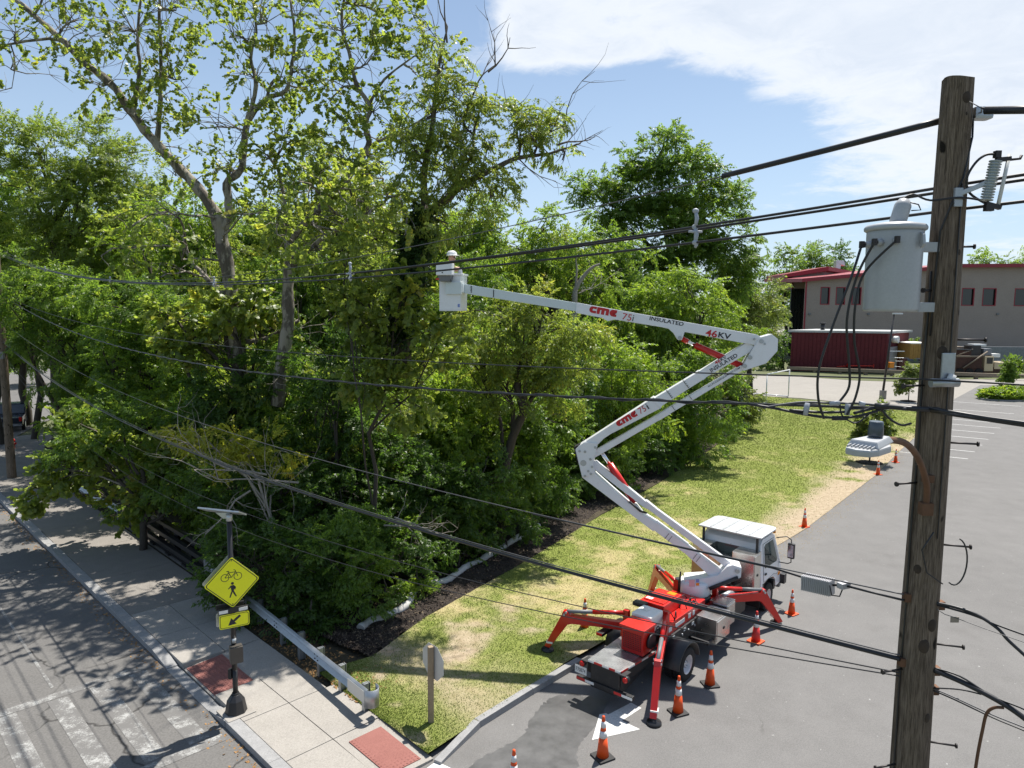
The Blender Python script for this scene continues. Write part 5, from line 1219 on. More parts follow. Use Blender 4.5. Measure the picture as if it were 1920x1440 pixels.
bprism('boom_section', [(1224, 747), (1309, 696), (1320, 709), (1240, 760)], .35, M['white'], mid_b); bprism('boom_section', [(1306, 698), (1398, 642), (1412, 648), (1404, 660), (1317, 710)], .32, M['white'], mid_b)
bprism('section_collar', [(1220, 747), (1226, 743), (1242, 759), (1237, 764)], .40, M['white'], mid_b); bprism('section_collar', [(1304, 699), (1310, 694), (1323, 707), (1317, 712)], .375, M['white'], mid_b)
for x, y in ((1253, 739), (1284, 720)):
    bprism('section_mark', [(x-5, y-8), (x-4.3, y-8.4), (x+7.7, y+7.6), (x+7, y+8)], .006, M['ink'], mid_b, .185, 0)
    for k in range(5): bprism('section_mark', [(x-4+2.6*k, y-7+3.2*k), (x-1.6+2.6*k, y-8.2+3.2*k), (x-1.4+2.6*k, y-7.6+3.2*k), (x-3.8+2.6*k, y-6.4+3.2*k)], .006, M['ink'], mid_b, .185, 0)
link2 = bprism('link_arm', [(1112, 846), (1230, 778), (1250, 766), (1389, 684), (1393, 693), (1256, 775), (1236, 787), (1114, 858)], .19, M['white'], truck)
bprism('section_sleeve', [(1228, 780), (1250, 767), (1257, 775), (1235, 788)], .22, M['white'], link2); bprism('section_sleeve', [(1290, 743), (1310, 731), (1316, 739), (1296, 751)], .22, M['white'], link2)
for x, y in ((1262, 765), (1294, 745)): bprism('section_mark', [(x-3, y-4), (x-2.3, y-4.5), (x+4.3, y+4.5), (x+3.6, y+5)], .006, M['ink'], link2, .115, 0)
elbow2 = bprism('elbow_plate', [(1389, 687), (1414, 644), (1421, 632), (1434, 629), (1444, 626), (1456, 635), (1455, 657), (1434, 680), (1392, 694)], .46, M['white'], truck, 0, .012)
bpins([(1425, 639), (1404, 669), (1394, 685)], .055, elbow2, .25); bpins([(1412, 635), (1431, 644)], .03, elbow2, .245)
upper = bprism('upper_boom', [(1082, 567.5), (1417, 627), (1430, 634), (1424, 648), (1409, 646), (1283, 622), (1278, 637), (1270, 637), (1262, 624), (1253, 616), (1240, 613), (1153, 599), (1140, 602), (1130, 596), (1081, 586.5)], .40, M['white'], truck)
bprism('boom_section', [(868, 532), (1084, 568.5), (1083, 584), (868, 549.5)], .33, M['fibreglass'], upper)
bprism('section_mark', [(925, 542.5), (926.5, 542.7), (926, 557.5), (924.5, 557.2)], .006, M['ink'], upper, .17, 0)
for k in range(5): bprism('section_mark', [(882, 536.5+2.6*k), (884.6, 537+2.6*k), (884.6, 538+2.6*k), (882, 537.5+2.6*k)], .006, M['ink'], upper, .17, 0)
bprism('section_mark', [(884.2, 535.5), (884.9, 535.6), (884.6, 549), (883.9, 549)], .006, M['ink'], upper, .17, 0)
bpins([(1274, 633)], .05, upper, .225)
c1_ = btube('boom_cylinder', [(1303, 647), (1393, 687)], .085, M['red'], truck); btube('cylinder_rod', [(1276, 634), (1304, 648)], .045, M['chrome'], c1_); btube('cylinder_eye', [(1279, 635), (1290, 641)], .07, M['red'], c1_)
c2_ = btube('boom_cylinder', [(1143, 870), (1190, 941)], .10, M['red'], truck); btube('cylinder_rod', [(1126, 846), (1144, 871)], .05, M['chrome'], c2_)
btube('hose', [(1180, 940), (1200, 958), (1213, 962)], .03, M['black'], lower, .19)
# basket
Yb = BP(850, 540).y; kb = Yb/FOC
bas = empty('basket', TL(BP(850, 582))); bas.parent = truck; binv = Matrix.Translation(-bas.location)
def BS(o): o.matrix_parent_inverse = binv; return o
def bxw(name, x0, x1, y0, y1, off0, off1, mat, bevel=.02, taper=0):
    mb = MB(); P = []
    for y in (y1, y0):
        q = taper if y == y1 else 0
        P += [TL(BP(x0+q, y, 0)+BN*off0), TL(BP(x1-q, y, 0)+BN*off0), TL(BP(x1-q, y, 0)+BN*off1), TL(BP(x0+q, y, 0)+BN*off1)]
    mb.hexa(P); return BS(mb.build(name, mat, bas, bevel))
# bucket walls (open top)
for nm, a in (('bucket_wall', (830, 869, 516, 582, -.42, -.38)), ('bucket_wall', (830, 869, 516, 582, .30, .34)), ('bucket_wall', (830, 833, 516, 582, -.38, .30)), ('bucket_wall', (866, 869, 516, 582, -.38, .30)), ('bucket_floor', (830, 869, 580, 583, -.42, .34))):
    bxw(nm, *a, M['white'], .01)
for a in ((828, 871, 513, 517, -.45, -.37), (828, 871, 513, 517, .29, .37), (828, 834, 513, 517, -.37, .29), (865, 871, 513, 517, -.37, .29)): bxw('bucket_rim', *a, M['white'], .01)
bxw('control_shroud', 829, 858, 495, 518, .345, .62, M['white'], .03); bxw('shroud_base', 831, 856, 518, 529, .345, .56, M['grey_plastic'], .02, 2)
bxw('boom_bracket', 843, 872, 530, 552, .345, .42, M['fibreglass'], .01)
bxw('boom_bracket', 845, 873, 533, 549, -.16, .34, M['fibreglass'], .01)
bxw('decal', 864, 868, 570, 576, .341, .345, M['decal_blue'], 0)
bxw('side_marker', 828, 834, 523, 526, .56, .57, M['reflect_red'], 0)
for x, y in ((828, 513), (841, 513), (856, 527)):
    mb = MB(); p = BP(x, y)+BN*.62; mb.tube([TL(p), TL(p+BN*.02)], .016, 8); BS(mb.build('bolt', M['black'], bas))
# ---- lettering
def text_mesh(body, offset=0.0, shear=0.0, space=1.0):
    cu = bpy.data.curves.new('lettering', 'FONT'); cu.body = body; cu.size = 1.0; cu.offset = offset; cu.shear = shear; cu.space_character = space; cu.resolution_u = 3
    o = bpy.data.objects.new('lettering', cu); col.objects.link(o); dg = bpy.context.evaluated_depsgraph_get()
    me = bpy.data.meshes.new_from_object(o.evaluated_get(dg)); bpy.data.objects.remove(o); bpy.data.curves.remove(cu)
    return np.array([v.co[:2] for v in me.vertices]), [tuple(p.vertices) for p in me.polygons]
def lay(name, V, F, org, ex, ey, mat, parent, tol):
    """lay 2-D lettering (unit box) on a plane: org + ex*u + ey*v, world coordinates"""
    V = V - V.min(0); V = V/V.max(0); me = bpy.data.meshes.new(name)
    me.from_pydata([tuple(tol(org + ex*float(u) + ey*float(v))) for u, v in V], [], F); me.update(); return link_mesh(name, me, mat, parent)
def blabel(name, body, x0, y0, x1, y1, hpx, off, mat, parent, **k):
    V, F = text_mesh(body, **k); a = BP(x0, y0, off); b = BP(x1, y1, off); c = BP(x0, y0-hpx, off)
    ex = b-a; ey = c-a; ey = ey if k.get('perp') else ey
    d = ex.normalized(); n_ = BN.cross(d); n_ = n_ if n_.z > 0 else -n_
    return lay(name, V, F, a, ex, n_*ey.length, mat, parent, TL)
def arc(cx, cy, r, a0, a1, n=8): return [(cx+r*math.cos(R(a0+(a1-a0)*i/n)), cy+r*math.sin(R(a0+(a1-a0)*i/n))) for i in range(n+1)]
def logo():
    Cc = [(1.0, 1.0)] + [(.5, 1.0)] + arc(.5, .5, .5, 90, 270, 10)[1:] + [(1.0, 0), (1.0, .36), (.86, .36)] + [(.80, .30), (.62, .30)] + arc(.60, .5, .17, 270, 90, 6) + [(.80, .70), (.86, .64), (1.0, .64)]
    Mm = [(0, 0), (0, 1), (1.45, 1), (1.62, .95), (1.7, .82), (1.7, 0), (1.27, 0), (1.27, .62), (1.17, .62), (1.07, .62), (1.07, 0), (.64, 0), (.64, .62), (.43, .62), (.43, 0)]
    V = []; F = []
    ms = [[(0, 0), (.43, 0), (.43, .64), (0, .64)], [(.62, 0), (1.07, 0), (1.07, .64), (.62, .64)], [(1.27, 0), (1.7, 0), (1.7, .64), (1.27, .64)], [(0, .64), (1.7, .64), (1.7, .82), (1.62, .95), (1.45, 1), (0, 1)]]
    for sh, dx_ in [(Cc, 0)] + [(q, 1.08) for q in ms] + [(Cc, 2.86)]:
        o = len(V); V += [(x+dx_, y) for x, y in sh]; F.append(tuple(range(o, o+len(sh))))
    return np.array(V), F
def blogo(x0, y0, x1, y1, hpx, off, parent):
    V, F = logo(); a = BP(x0, y0, off); b = BP(x1, y1, off); h = (BP(x0, y0-hpx, off)-a).length
    ex = b-a; n_ = BN.cross(ex.normalized()); n_ = n_ if n_.z > 0 else -n_
    V = V-V.min(0); V = V/V.max(0); me = bpy.data.meshes.new('brand_logo'); bm = bmesh.new()
    vs_ = [bm.verts.new(TL(a+ex*float(u)+n_*h*float(v))) for u, v in V]
    for f in F: bm.faces.new([vs_[i] for i in f])
    bmesh.ops.triangulate(bm, faces=bm.faces[:]); bm.to_mesh(me); bm.free(); link_mesh('brand_logo', me, M['dark_red'], parent)
blogo(1104, 585.5, 1155, 594.5, 12.5, .206, upper)
blabel('model_number', '75', 1166, 598.5, 1183, 602, 12, .206, M['dark_red'], upper); blabel('model_number', 'i', 1185, 602, 1187, 602.4, 11.5, .206, M['ink'], upper)
blabel('lettering', 'INSULATED', 1217.5, 600, 1281, 611.5, 7.5, .206, M['ink'], upper, offset=.018)
blabel('rating_number', '46', 1322, 629.5, 1343.5, 633.5, 13, .206, M['dark_red'], upper, offset=.022); blabel('rating_letters', 'KV', 1346, 632.5, 1369, 637, 10.5, .206, M['ink'], upper, offset=.022)
blogo(1159, 801, 1196, 779, 11, .196, mid_b); blabel('model_number', '75', 1201, 776.5, 1213, 769.5, 11.5, .196, M['dark_red'], mid_b); blabel('model_number', 'i', 1215.5, 767.5, 1218, 766, 11.5, .196, M['ink'], mid_b)
blabel('lettering', 'INSULATED', 1334, 698.5, 1384, 668.5, 7.5, .166, M['ink'], mid_b, offset=.018); blabel('rating_number', '46', 1342, 684, 1352, 678, 6.5, .166, M['dark_red'], mid_b, offset=.02); blabel('rating_letters', 'KV', 1353, 677.5, 1363, 671.5, 6, .166, M['ink'], mid_b, offset=.02)
blabel('web_address', 'ALLACCESSEQUIPMENT.COM', 1328, 727, 1388.5, 691, 3.6, .10, M['ink'], link2, offset=.01)
# licence plate characters (as far as they can be read)
V, F = text_mesh('F70874'); V = V-V.min(0); V = V/V.max(0)
me = bpy.data.meshes.new('plate_number'); me.from_pydata([tuple(tp_(-2.353, -.67+.26*float(u), .645+.09*float(v))) for u, v in V], [], F); link_mesh('plate_number', me, M['ink'], plate)
def smooth(P, k=5):
    P = [Vector(p) for p in P]; out = []
    for i in range(len(P)-1):
        p0, p1, p2, p3 = P[max(0, i-1)], P[i], P[i+1], P[min(len(P)-1, i+2)]
        for j in range(k):
            t = j/k; out.append(.5*((2*p1)+(p2-p0)*t+(2*p0-5*p1+4*p2-p3)*t*t+(3*p1-p0-3*p2+p3)*t**3))
    return out+[P[-1]]
# ------------------------------------------------------------------ worker in the basket
M['skin'] = paint('skin', (.42, .23, .16), .55, 0, .08, 8)
M['hivis'] = paint('hi_vis_vest', (.60, .72, .10), .7, 0, .1, 8)
M['shirt'] = paint('pale_shirt', (.55, .55, .58), .8, 0, .1, 8)
M['jeans'] = paint('work_trousers', (.06, .07, .10), .85, 0, .15, 8)
M['hat'] = paint('hard_hat', (.76, .76, .74), .3, 0, .04, 4)
pc = BP(846, 582) - BN*.04; pz = pc.z
per = empty('person', pc, label='worker in white hard hat, sunglasses and hi-vis vest standing in the basket', cat='person')
pinv = Matrix.Translation(-pc)
def skin_body(name, nodes, edges, mat, parent, inv):
    me = bpy.data.meshes.new(name); me.from_pydata([n[0] for n in nodes], edges, []); o = bpy.data.objects.new(name, me); col.objects.link(o)
    o.modifiers.new('s', 'SKIN'); 
    for i, n in enumerate(nodes): me.skin_vertices[0].data[i].radius = (n[1][0]*1.15, n[1][1]*1.15)
    me.skin_vertices[0].data[0].use_root = True
    o.modifiers.new('d', 'SUBSURF').levels = 2; dg = bpy.context.evaluated_depsgraph_get()
    m2 = bpy.data.meshes.new_from_object(o.evaluated_get(dg)); bpy.data.objects.remove(o)
    for p in m2.polygons: p.use_smooth = True
    m2.name = name; m2.materials.clear(); q = link_mesh(name, m2, mat, parent); q.matrix_parent_inverse = inv; return q
hz_ = 1.72*.94
rx = Vector((1, .0, 0)); fy = Vector((.35, -.94, 0))
def pp_(x, y, z):
    return tuple(pc + Vector((1, .1, 0))*x*1.15 + Vector((.25, -.95, 0))*y*1.15 + Vector((0, 0, 1.15*z - .45*min(1, z/.85))))
nodes = [(pp_(0, 0, .92), (.15, .11)), (pp_(0, .01, 1.12), (.15, .10)), (pp_(0, .02, 1.32), (.17, .11)), (pp_(0, .02, 1.45), (.09, .08)), (pp_(0, .03, 1.54), (.055, .055)), (pp_(0, .05, 1.62), (.10, .115)), (pp_(0, .05, 1.73), (.095, .11)),
         (pp_(-.19, .02, 1.41), (.065, .065)), (pp_(-.22, .04, 1.14), (.05, .05)), (pp_(-.13, .17, 1.14), (.04, .04)), (pp_(-.08, .20, 1.16), (.035, .045)),
         (pp_(.19, .02, 1.41), (.065, .065)), (pp_(.22, .04, 1.14), (.05, .05)), (pp_(.13, .17, 1.14), (.04, .04)), (pp_(.08, .20, 1.16), (.035, .045)),
         (pp_(-.10, 0, .84), (.085, .085)), (pp_(-.11, .02, .46), (.06, .06)), (pp_(-.11, 0, .08), (.045, .05)), (pp_(.10, 0, .84), (.085, .085)), (pp_(.11, .02, .46), (.06, .06)), (pp_(.11, 0, .08), (.045, .05))]
ed = [(0, 1), (1, 2), (2, 3), (3, 4), (4, 5), (5, 6), (2, 7), (7, 8), (8, 9), (9, 10), (2, 11), (11, 12), (12, 13), (13, 14), (0, 15), (15, 16), (16, 17), (0, 18), (18, 19), (19, 20)]
body = skin_body('body', nodes, ed, M['skin'], per, pinv)
vest = skin_body('vest', [(pp_(0, 0, .98), (.175, .135)), (pp_(0, .01, 1.15), (.175, .13)), (pp_(0, .02, 1.34), (.195, .135)), (pp_(0, .015, 1.43), (.14, .11)), (pp_(-.17, .02, 1.42), (.085, .085)), (pp_(.17, .02, 1.42), (.085, .085))], [(0, 1), (1, 2), (2, 3), (2, 4), (2, 5)], M['hivis'], per, pinv)
for sg in (-1, 1): skin_body('sleeve', [(pp_(sg*.18, .02, 1.41), (.078, .078)), (pp_(sg*.215, .045, 1.17), (.058, .058)), (pp_(sg*.15, .14, 1.14), (.047, .047))], [(0, 1), (1, 2)], M['shirt'], per, pinv)
skin_body('trousers', [(pp_(0, 0, .96), (.165, .125)), (pp_(-.10, 0, .82), (.098, .10)), (pp_(-.11, .02, .46), (.074, .075)), (pp_(-.11, 0, .12), (.065, .07)), (pp_(.10, 0, .82), (.098, .10)), (pp_(.11, .02, .46), (.074, .075)), (pp_(.11, 0, .12), (.065, .07))], [(0, 1), (1, 2), (2, 3), (0, 4), (4, 5), (5, 6)], M['jeans'], per, pinv)
hc = Vector(pp_(0, .05, 1.72)); mb = MB(); mb.lathe([(.152, -.02), (.150, .02), (.132, .08), (.086, .12), (.001, .132)], hc, 20); mb.lathe([(.178, -.016), (.178, -.006), (.145, .004)], hc+Vector((.035, -.05, 0)), 20)
o = mb.build('hard_hat', M['hat'], per); o.matrix_parent_inverse = pinv
mb = MB()
for sg in (-1, 1): mb.sphere(Vector(pp_(sg*.035, .125, 1.665)), .028, 8, 6, (1.1, .5, .75))
mb.bar(pp_(-.075, .10, 1.672), pp_(.075, .10, 1.672), .012, .014); o = mb.build('sunglasses', M['black'], per); o.matrix_parent_inverse = pinv
mb = MB(); mb.sphere(Vector(pp_(0, .145, 1.63)), .018, 8, 6, (.8, 1, 1.4)); o = mb.build('nose', M['skin'], per); o.matrix_parent_inverse = pinv
# ------------------------------------------------------------------ cones
M['cone'] = paint('cone_orange', (.72, .085, .012), .5, 0, .10, 3, .4, (.40, .07, .03))
M['cone_red'] = paint('cone_faded_red', (.60, .035, .030), .5, 0, .10, 3, .4)
M['cone_white'] = paint('cone_band', (.68, .68, .67), .45, 0, .08, 6, .5, (.42, .41, .40))
M['cone_base_black'] = paint('cone_base', (.022, .022, .022), .7, 0, .3, 6)
def cone(label, x, y, h, rz, matb='cone', base='cone', z=.005):
    c = G(x, y, z); o = empty('traffic_cone', c, rz, label=label, cat='traffic cone', group='orange cones set round the truck')
    k = h/.91; b0 = .38*k
    mb = MB(); mb.box((0, 0, .02*k), (b0, b0, .04*k)); mb.build('base', M[base], o, .012)
    def r(z_): return .135*k*(1-z_/h) + .028*k*(z_/h)
    for nm, z0, z1, mt_, g in (('cone_body', .035*k, .50*h, matb, 0), ('reflective_band', .50*h, .66*h, 'cone_white', .002), ('cone_body', .66*h, .74*h, matb, 0), ('reflective_band', .74*h, .88*h, 'cone_white', .002), ('cone_tip', .88*h, h, matb, 0)):
        mb = MB(); mb.lathe([(r(z0)+g, z0), (r(z1)+g, z1)] + ([(r(z1)*.6, z1+.006)] if nm == 'cone_tip' else []), (0, 0, 0), 22); mb.build(nm, M[mt_], o)
cone('nearest orange cone standing on its black base beside the painted arrow', 1130, 1420, .88, .5, base='cone_base_black')
cone('orange cone cut off by the bottom edge near the kerb corner', 963, 1487, .86, .3, base='cone_base_black')
cone('orange cone on black base by the outrigger foot near the rear wheel', 1271, 1336, .86, .4, base='cone_base_black')
cone('orange cone on black base just right of the rear wheel', 1331, 1284, .86, .2, base='cone_base_black')
cone('faded red cone beside the steel side toolbox', 1417, 1203, .86, .75, 'cone_red')
cone('orange cone next to the front outrigger foot', 1484, 1151, .74, .6)
cone('orange cone at the lawn edge ahead of the truck cab', 1508, 988, .80, .6)
cone('distant orange cone nearer the street lamp on the lawn corner', 1646, 890, .80, .2)
cone('distant orange cone behind the other one at the parking edge', 1679, 867, .80, .4)
cone('orange cone on the lawn behind the rear outrigger', 1096, 1178, .86, .3, z=.1)
# ------------------------------------------------------------------ utility poles
mt, nt, b = new_mat('weathered_pole_wood')
g1 = noise_node(nt, 6, 8, .7, (5, 5, .35)); g2 = noise_node(nt, 30, 6, .75, (4, 4, .18)); g3 = noise_node(nt, 1.1, 5, .6, (1, 1, .6))
c = ramp(nt, g1, [(.30, (.045, .034, .026)), (.5, (.165, .122, .088)), (.70, (.31, .245, .19))])
c = mixc(nt, .5, c, ramp(nt, g2, [(.40, (.03, .022, .016)), (.58, (.31, .245, .185))])); c = mixc(nt, ramp(nt, g3, [(.52, (0, 0, 0)), (.72, (.55, .55, .55))]), c, (.05, .043, .028))
mp = noise_node(nt, 9, 2, .4, (1, 1, .45)); c = mixc(nt, ramp(nt, mp, [(.68, (0, 0, 0)), (.72, (1, 1, 1))]), c, (.018, .014, .010))
nt.links.new(c, b.inputs['Base Color']); b.inputs['Roughness'].default_value = .95; b.inputs['Specular IOR Level'].default_value = .2; bump(nt, b, g2, .9, .02)
M['pole'] = mt
def pole_mesh(h, r0, r1, seed, n=28, k=90):
    rs = np.random.RandomState(seed); ph = rs.rand(6)*6.28; vs_ = []; fs = []
    for i in range(k+1):
        z = h*i/k - .3*(i == 0); r = r0+(r1-r0)*i/k
        for j in range(n):
            a = 2*math.pi*j/n; w = 1 + .018*math.sin(3*a+ph[0]+z*.6) + .012*math.sin(7*a+ph[1]+z*1.7) + .02*math.sin(z*2.3+ph[2])*math.sin(a+ph[3]) - .03*max(0, math.sin(11*a+ph[4]+.25*z))**8
            vs_.append((r*w*math.cos(a), r*w*math.sin(a), z + (.012*math.sin(2*a+1) if i == k else 0)))
    for i in range(k):
        for j in range(n): fs.append((i*n+j, i*n+(j+1) % n, (i+1)*n+(j+1) % n, (i+1)*n+j))
    mb = MB(); mb.add(vs_, fs, True); mb.add(vs_[-n:], [tuple(range(n))]); return mb
PR = Vector((3.365, 5.6, 0)); PRH = 10.74
up_ = empty('utility_pole', PR, label='tall weathered wooden utility pole in the foreground carrying a transformer', cat='utility pole')
pole_mesh(PRH, .178, .108, 4).build('pole_shaft', M['pole'], up_)
M['rust'] = paint('rusty_steel', (.16, .085, .05), .7, .5, .3, 6, .4, (.07, .05, .04))
M['knot'] = paint('wood_knot', (.05, .035, .024), .95, 0, .4, 14)
M['photocell'] = paint('photocell_smoke', (.05, .065, .08), .2, 0, .2, 6)
M['dead_tag'] = paint('tan_tag', (.30, .25, .20), .7)
M['bolt'] = paint('dark_bolt', (.06, .055, .055), .5, .8, .2, 6)
def zpole(y): return D(1760-.07*(y-600), y, 5.6).z
def prad(z): return .178+(.108-.178)*z/PRH
for y, sg in ((463, 1), (636, 1), (828, 1), (1018, 1), (1203, 1), (1385, 1), (722, -1), (903, -1), (1250, -1), (1427, -1), (545, -1)):
    z = zpole(y); mb = MB(); d = Vector((sg*.96, -.28, 0)); r = prad(z); Ls = .19 if y not in (463, 545) else .07
    mb.tube([d*(r-.03)+Vector((0, 0, z)), d*(r+Ls)+Vector((0, 0, z))], .0085, 8); mb.tube([d*(r+Ls)+Vector((0, 0, z)), d*(r+Ls+.012)+Vector((0, 0, z))], .02, 10); mb.build('step_bolt', M['bolt'], up_)
for y, ang, rr_ in ((190, -1.5, .045), (220, -1.4, .03), (1160, -1.3, .05), (1198, -1.75, .055), (660, -1.9, .05), (475, -1.3, .035), (1330, -1.2, .04), (1060, -2.4, .04)):
    z = zpole(y); r = prad(z); d = Vector((math.cos(ang), math.sin(ang), 0)); mb = MB(); mb.sphere(d*(r-.012)+Vector((0, 0, z)), rr_, 12, 8, (.8, .45, 1.2), Matrix.Rotation(ang+math.pi/2, 3, 'Z')); mb.build('knot', M['knot'] if 'knot' in M else M['pole'], up_)
gw = MB(); gw.tube([Vector((math.cos(a), math.sin(a), 0))*(prad(z)+.008)+Vector((0, 0, z)) for z, a in [(10.45, -.3), (10.3, -.7), (10.0, -1.4), (9.8, -2.0), (9.6, -2.5), (9.3, -2.6), (8.8, -2.65)]], .007, 6); gw.build('ground_wire', M['black'], up_)
gw = MB(); gw.tube([Vector((math.cos(-1.45), math.sin(-1.45), 0))*(prad(z)+.006)+Vector((0, 0, z)) for z in np.linspace(9.95, 7.2, 14)], .005, 5); gw.build('ground_wire', M['black'], up_)
gw = MB(); gw.tube([Vector((math.cos(-2.9), math.sin(-2.9), 0))*(prad(z)+.01)+Vector((.004*math.sin(z*5), 0, z)) for z in np.linspace(9.3, 4.5, 24)], .0075, 6); gw.build('ground_wire', M['black'], up_)
lp = MB(); cl = Vector((.12, -.12, 0)); zc_ = zpole(1040)
lp.tube([Vector((.16+.09*math.sin(t)*1.0-.18*(t > 3.4)*0, -.16, zc_ + .19*math.cos(t))) for t in np.linspace(.2, 3.6, 16)], .006, 6); lp.tube([Vector((.05, -.19, zc_-.17)), Vector((-.08, -.19, zc_-.08)), Vector((-.12, -.17, zc_+.1)), Vector((-.05, -.19, zc_+.25))], .006, 6); lp.build('loose_cable', M['black'], up_)
# bracket of the neutral wire
bk_ = MB(); zb = zpole(690); bk_.box((-.02, -.165, zb), (.10, .02, .26)); bk_.bar(Vector((-.03, -.17, zpole(712))), Vector((-.10, -.20, zpole(712))), .03, .03); bk_.build('wire_bracket', M['galv'], up_, .006)
bk_ = MB(); bk_.tube([Vector((-.17, -.21, zpole(713))), Vector((.04, -.21, zpole(712)))], .034, 12); bk_.build('wire_clamp', M['galv'], up_)
ins = MB(); ins.tube([Vector((-.03, -.20, zpole(716))), Vector((.0, -.20, zpole(698)))], .028, 12); ins.build('insulator', M['cone_white'], up_)
bk_ = MB(); bk_.box((.19, .0, zpole(213)), (.14, .10, .09)); bk_.build('wire_clamp', M['galv'], up_, .02)
for y, sx in ((1116, -1), (1236, -1), (1130, 1), (1252, 1), (1288, 1)):
    z = zpole(y); mb = MB(); mb.box((sx*(prad(z)+.005), -.04, z), (.05, .06, .07)); mb.build('cable_clamp', M['rust'], up_, .008)
# left pole
PL = Vector((-25.5, 35.5, 0))
lp_ = empty('utility_pole', PL, label='far wooden utility pole beside the sidewalk at the frame edge', cat='utility pole')
pole_mesh(12.2, .21, .14, 7, 20, 40).build('pole_shaft', M['pole_far'], lp_) if 'pole_far' in M else pole_mesh(12.2, .21, .14, 7, 20, 40).build('pole_shaft', M['pole'], lp_)
mb = MB(); mb.box((.1, -.25, 6.4), (.22, .12, .35)); mb.build('terminal_box', M['grey_plastic'], lp_, .01)
# ------------------------------------------------------------------ transformer
tc_ = Vector((3.365-.435, 5.54, 0)); z1 = D(1675, 428, 5.5).z; z0 = D(1675, 583, 5.5).z
M['tgrey'] = paint('transformer_grey', (.39, .40, .415), .38, 0, .05, 1.5, .5, (.42, .45, .46))
tf = empty('transformer', Vector((tc_.x, tc_.y, z0)), label='pale grey cylindrical transformer can hung on the foreground pole', cat='transformer'); hh = z1-z0
mb = MB(); mb.lathe([(.180, -.004), (.192, .0), (.195, .02), (.196, hh*.55), (.199, hh-.05), (.199, hh)], (0, 0, 0), 48); mb.build('tank', M['tgrey'], tf)
mb = MB(); mb.lathe([(.206, hh-.02), (.217, hh-.012), (.220, hh+.004), (.213, hh+.018), (.205, hh+.026), (.12, hh+.045), (.001, hh+.05)], (0, 0, 0), 48); mb.build('lid', M['tgrey'], tf)
Mx = Matrix.Rotation(R(14), 3, 'Y'); mb = MB(); mb.lathe([(.058, 0), (.060, .02), (.060, .14), (.055, .155), (.035, .19), (.001, .195)], (.0, -.02, hh+.035), 24, Mx); mb.build('bushing_cover', M['tgrey'], tf)
for dz_ in (-.06, .40):
    mb = MB(); mb.box((.262, .02, hh*.72-dz_-.02), (.19, .06, .075)); mb.build('mount_bracket', M['tgrey'], tf, .006)
lug = MB(); lug.prism([(0, 0), (.035, -.02), (.05, -.09), (.02, -.12), (0, -.10)], (0, -1, 0), (0, 0, 1), (.10, -.18, hh-.04), .02); lug.build('lifting_lug', M['tgrey'], tf)
bush = [(-2.05, -.215, -.11), (-2.45, -.20, -.10), (-1.72, -.20, -.10)]
ends = []
for i, (ang, dz_, _) in enumerate(((-2.55, -.115, 0), (-2.95, -.125, 0), (-2.0, -.105, 0))):
    d = Vector((math.cos(ang), math.sin(ang), 0)); p = d*.197 + Vector((0, 0, hh+dz_)); mb = MB(); mb.tube([p-d*.01, p+d*.06], [.03, .022], 12); bb = mb.build('bushing', M['tgrey'], tf)
    mb = MB(); mb.tube([p+d*.055, p+d*.095], .016, 8); mb.box(p+d*.085, (.03, .03, .05)); mb.build('terminal', M['bolt'], bb); ends.append(Vector((tc_.x, tc_.y, z0))+p+d*.085)
# ------------------------------------------------------------------ cut-out fuse
cb = Vector((PR.x-.03, PR.y-.14, zpole(362)))
co_ = empty('fuse_cutout', cb, label='grey ribbed fuse cut-out on an arm right of the pole top', cat='fuse cutout')
M['porcelain'] = paint('grey_porcelain', (.36, .40, .42), .3, 0, .08, 4)
mb = MB(); mb.bar(Vector((.02, .03, -.03)), Vector((.20, -.06, .055)), .03, .035); mb.box((.02, .02, -.05), (.06, .03, .14)); mb.build('arm', M['galv'], co_, .004)
axd = Vector((.16, 0, 1)).normalized(); c0 = Vector((.20, -.07, .06)); prof = []
for i in range(15):
    z = -.15+i*.02; prof += [(.024, z), (.044 if (i < 5 or i > 9) else .042, z+.006), (.044 if (i < 5 or i > 9) else .042, z+.010), (.024, z+.014)]
mb = MB(); mb.lathe(prof, c0, 16, axd.to_track_quat('Z', 'Y').to_matrix()); mb.build('insulator', M['porcelain'], co_)
mb = MB(); a_ = c0+axd*.16+Vector((.085, 0, 0)); b_ = c0-axd*.20+Vector((.095, 0, 0)); mb.tube([a_+Vector((.01, 0, .03)), b_], .0135, 10); mb.build('fuse_tube', M['cone_white'], co_)
mb = MB(); mb.bar(c0+axd*.15, a_+Vector((.02, 0, 0)), .03, .03); mb.tube([a_+Vector((0, 0, -.01)), a_+Vector((.09, 0, 0)), a_+Vector((.10, 0, .025))], .010, 6); mb.box(c0+axd*.19, (.04, .04, .05)); mb.build('upper_contact', M['bolt'], co_); mb = MB(); mb.bar(c0-axd*.17, b_+Vector((.02, 0, 0)), .035, .03); mb.box(c0-axd*.20+Vector((.03, 0, 0)), (.06, .04, .05)); mb.build('lower_contact', M['bolt'], co_)
mb = MB(); mb.tube(smooth([c0+axd*.19, c0+axd*.19+Vector((-.07, .02, .0)), c0+axd*.13+Vector((-.13, .03, 0)), c0+Vector((-.15, .05, .02)), c0+Vector((-.10, .08, -.08)), c0+Vector((.05, .12, -.15))]), .009, 8); mb.build('jumper', M['black'], co_)
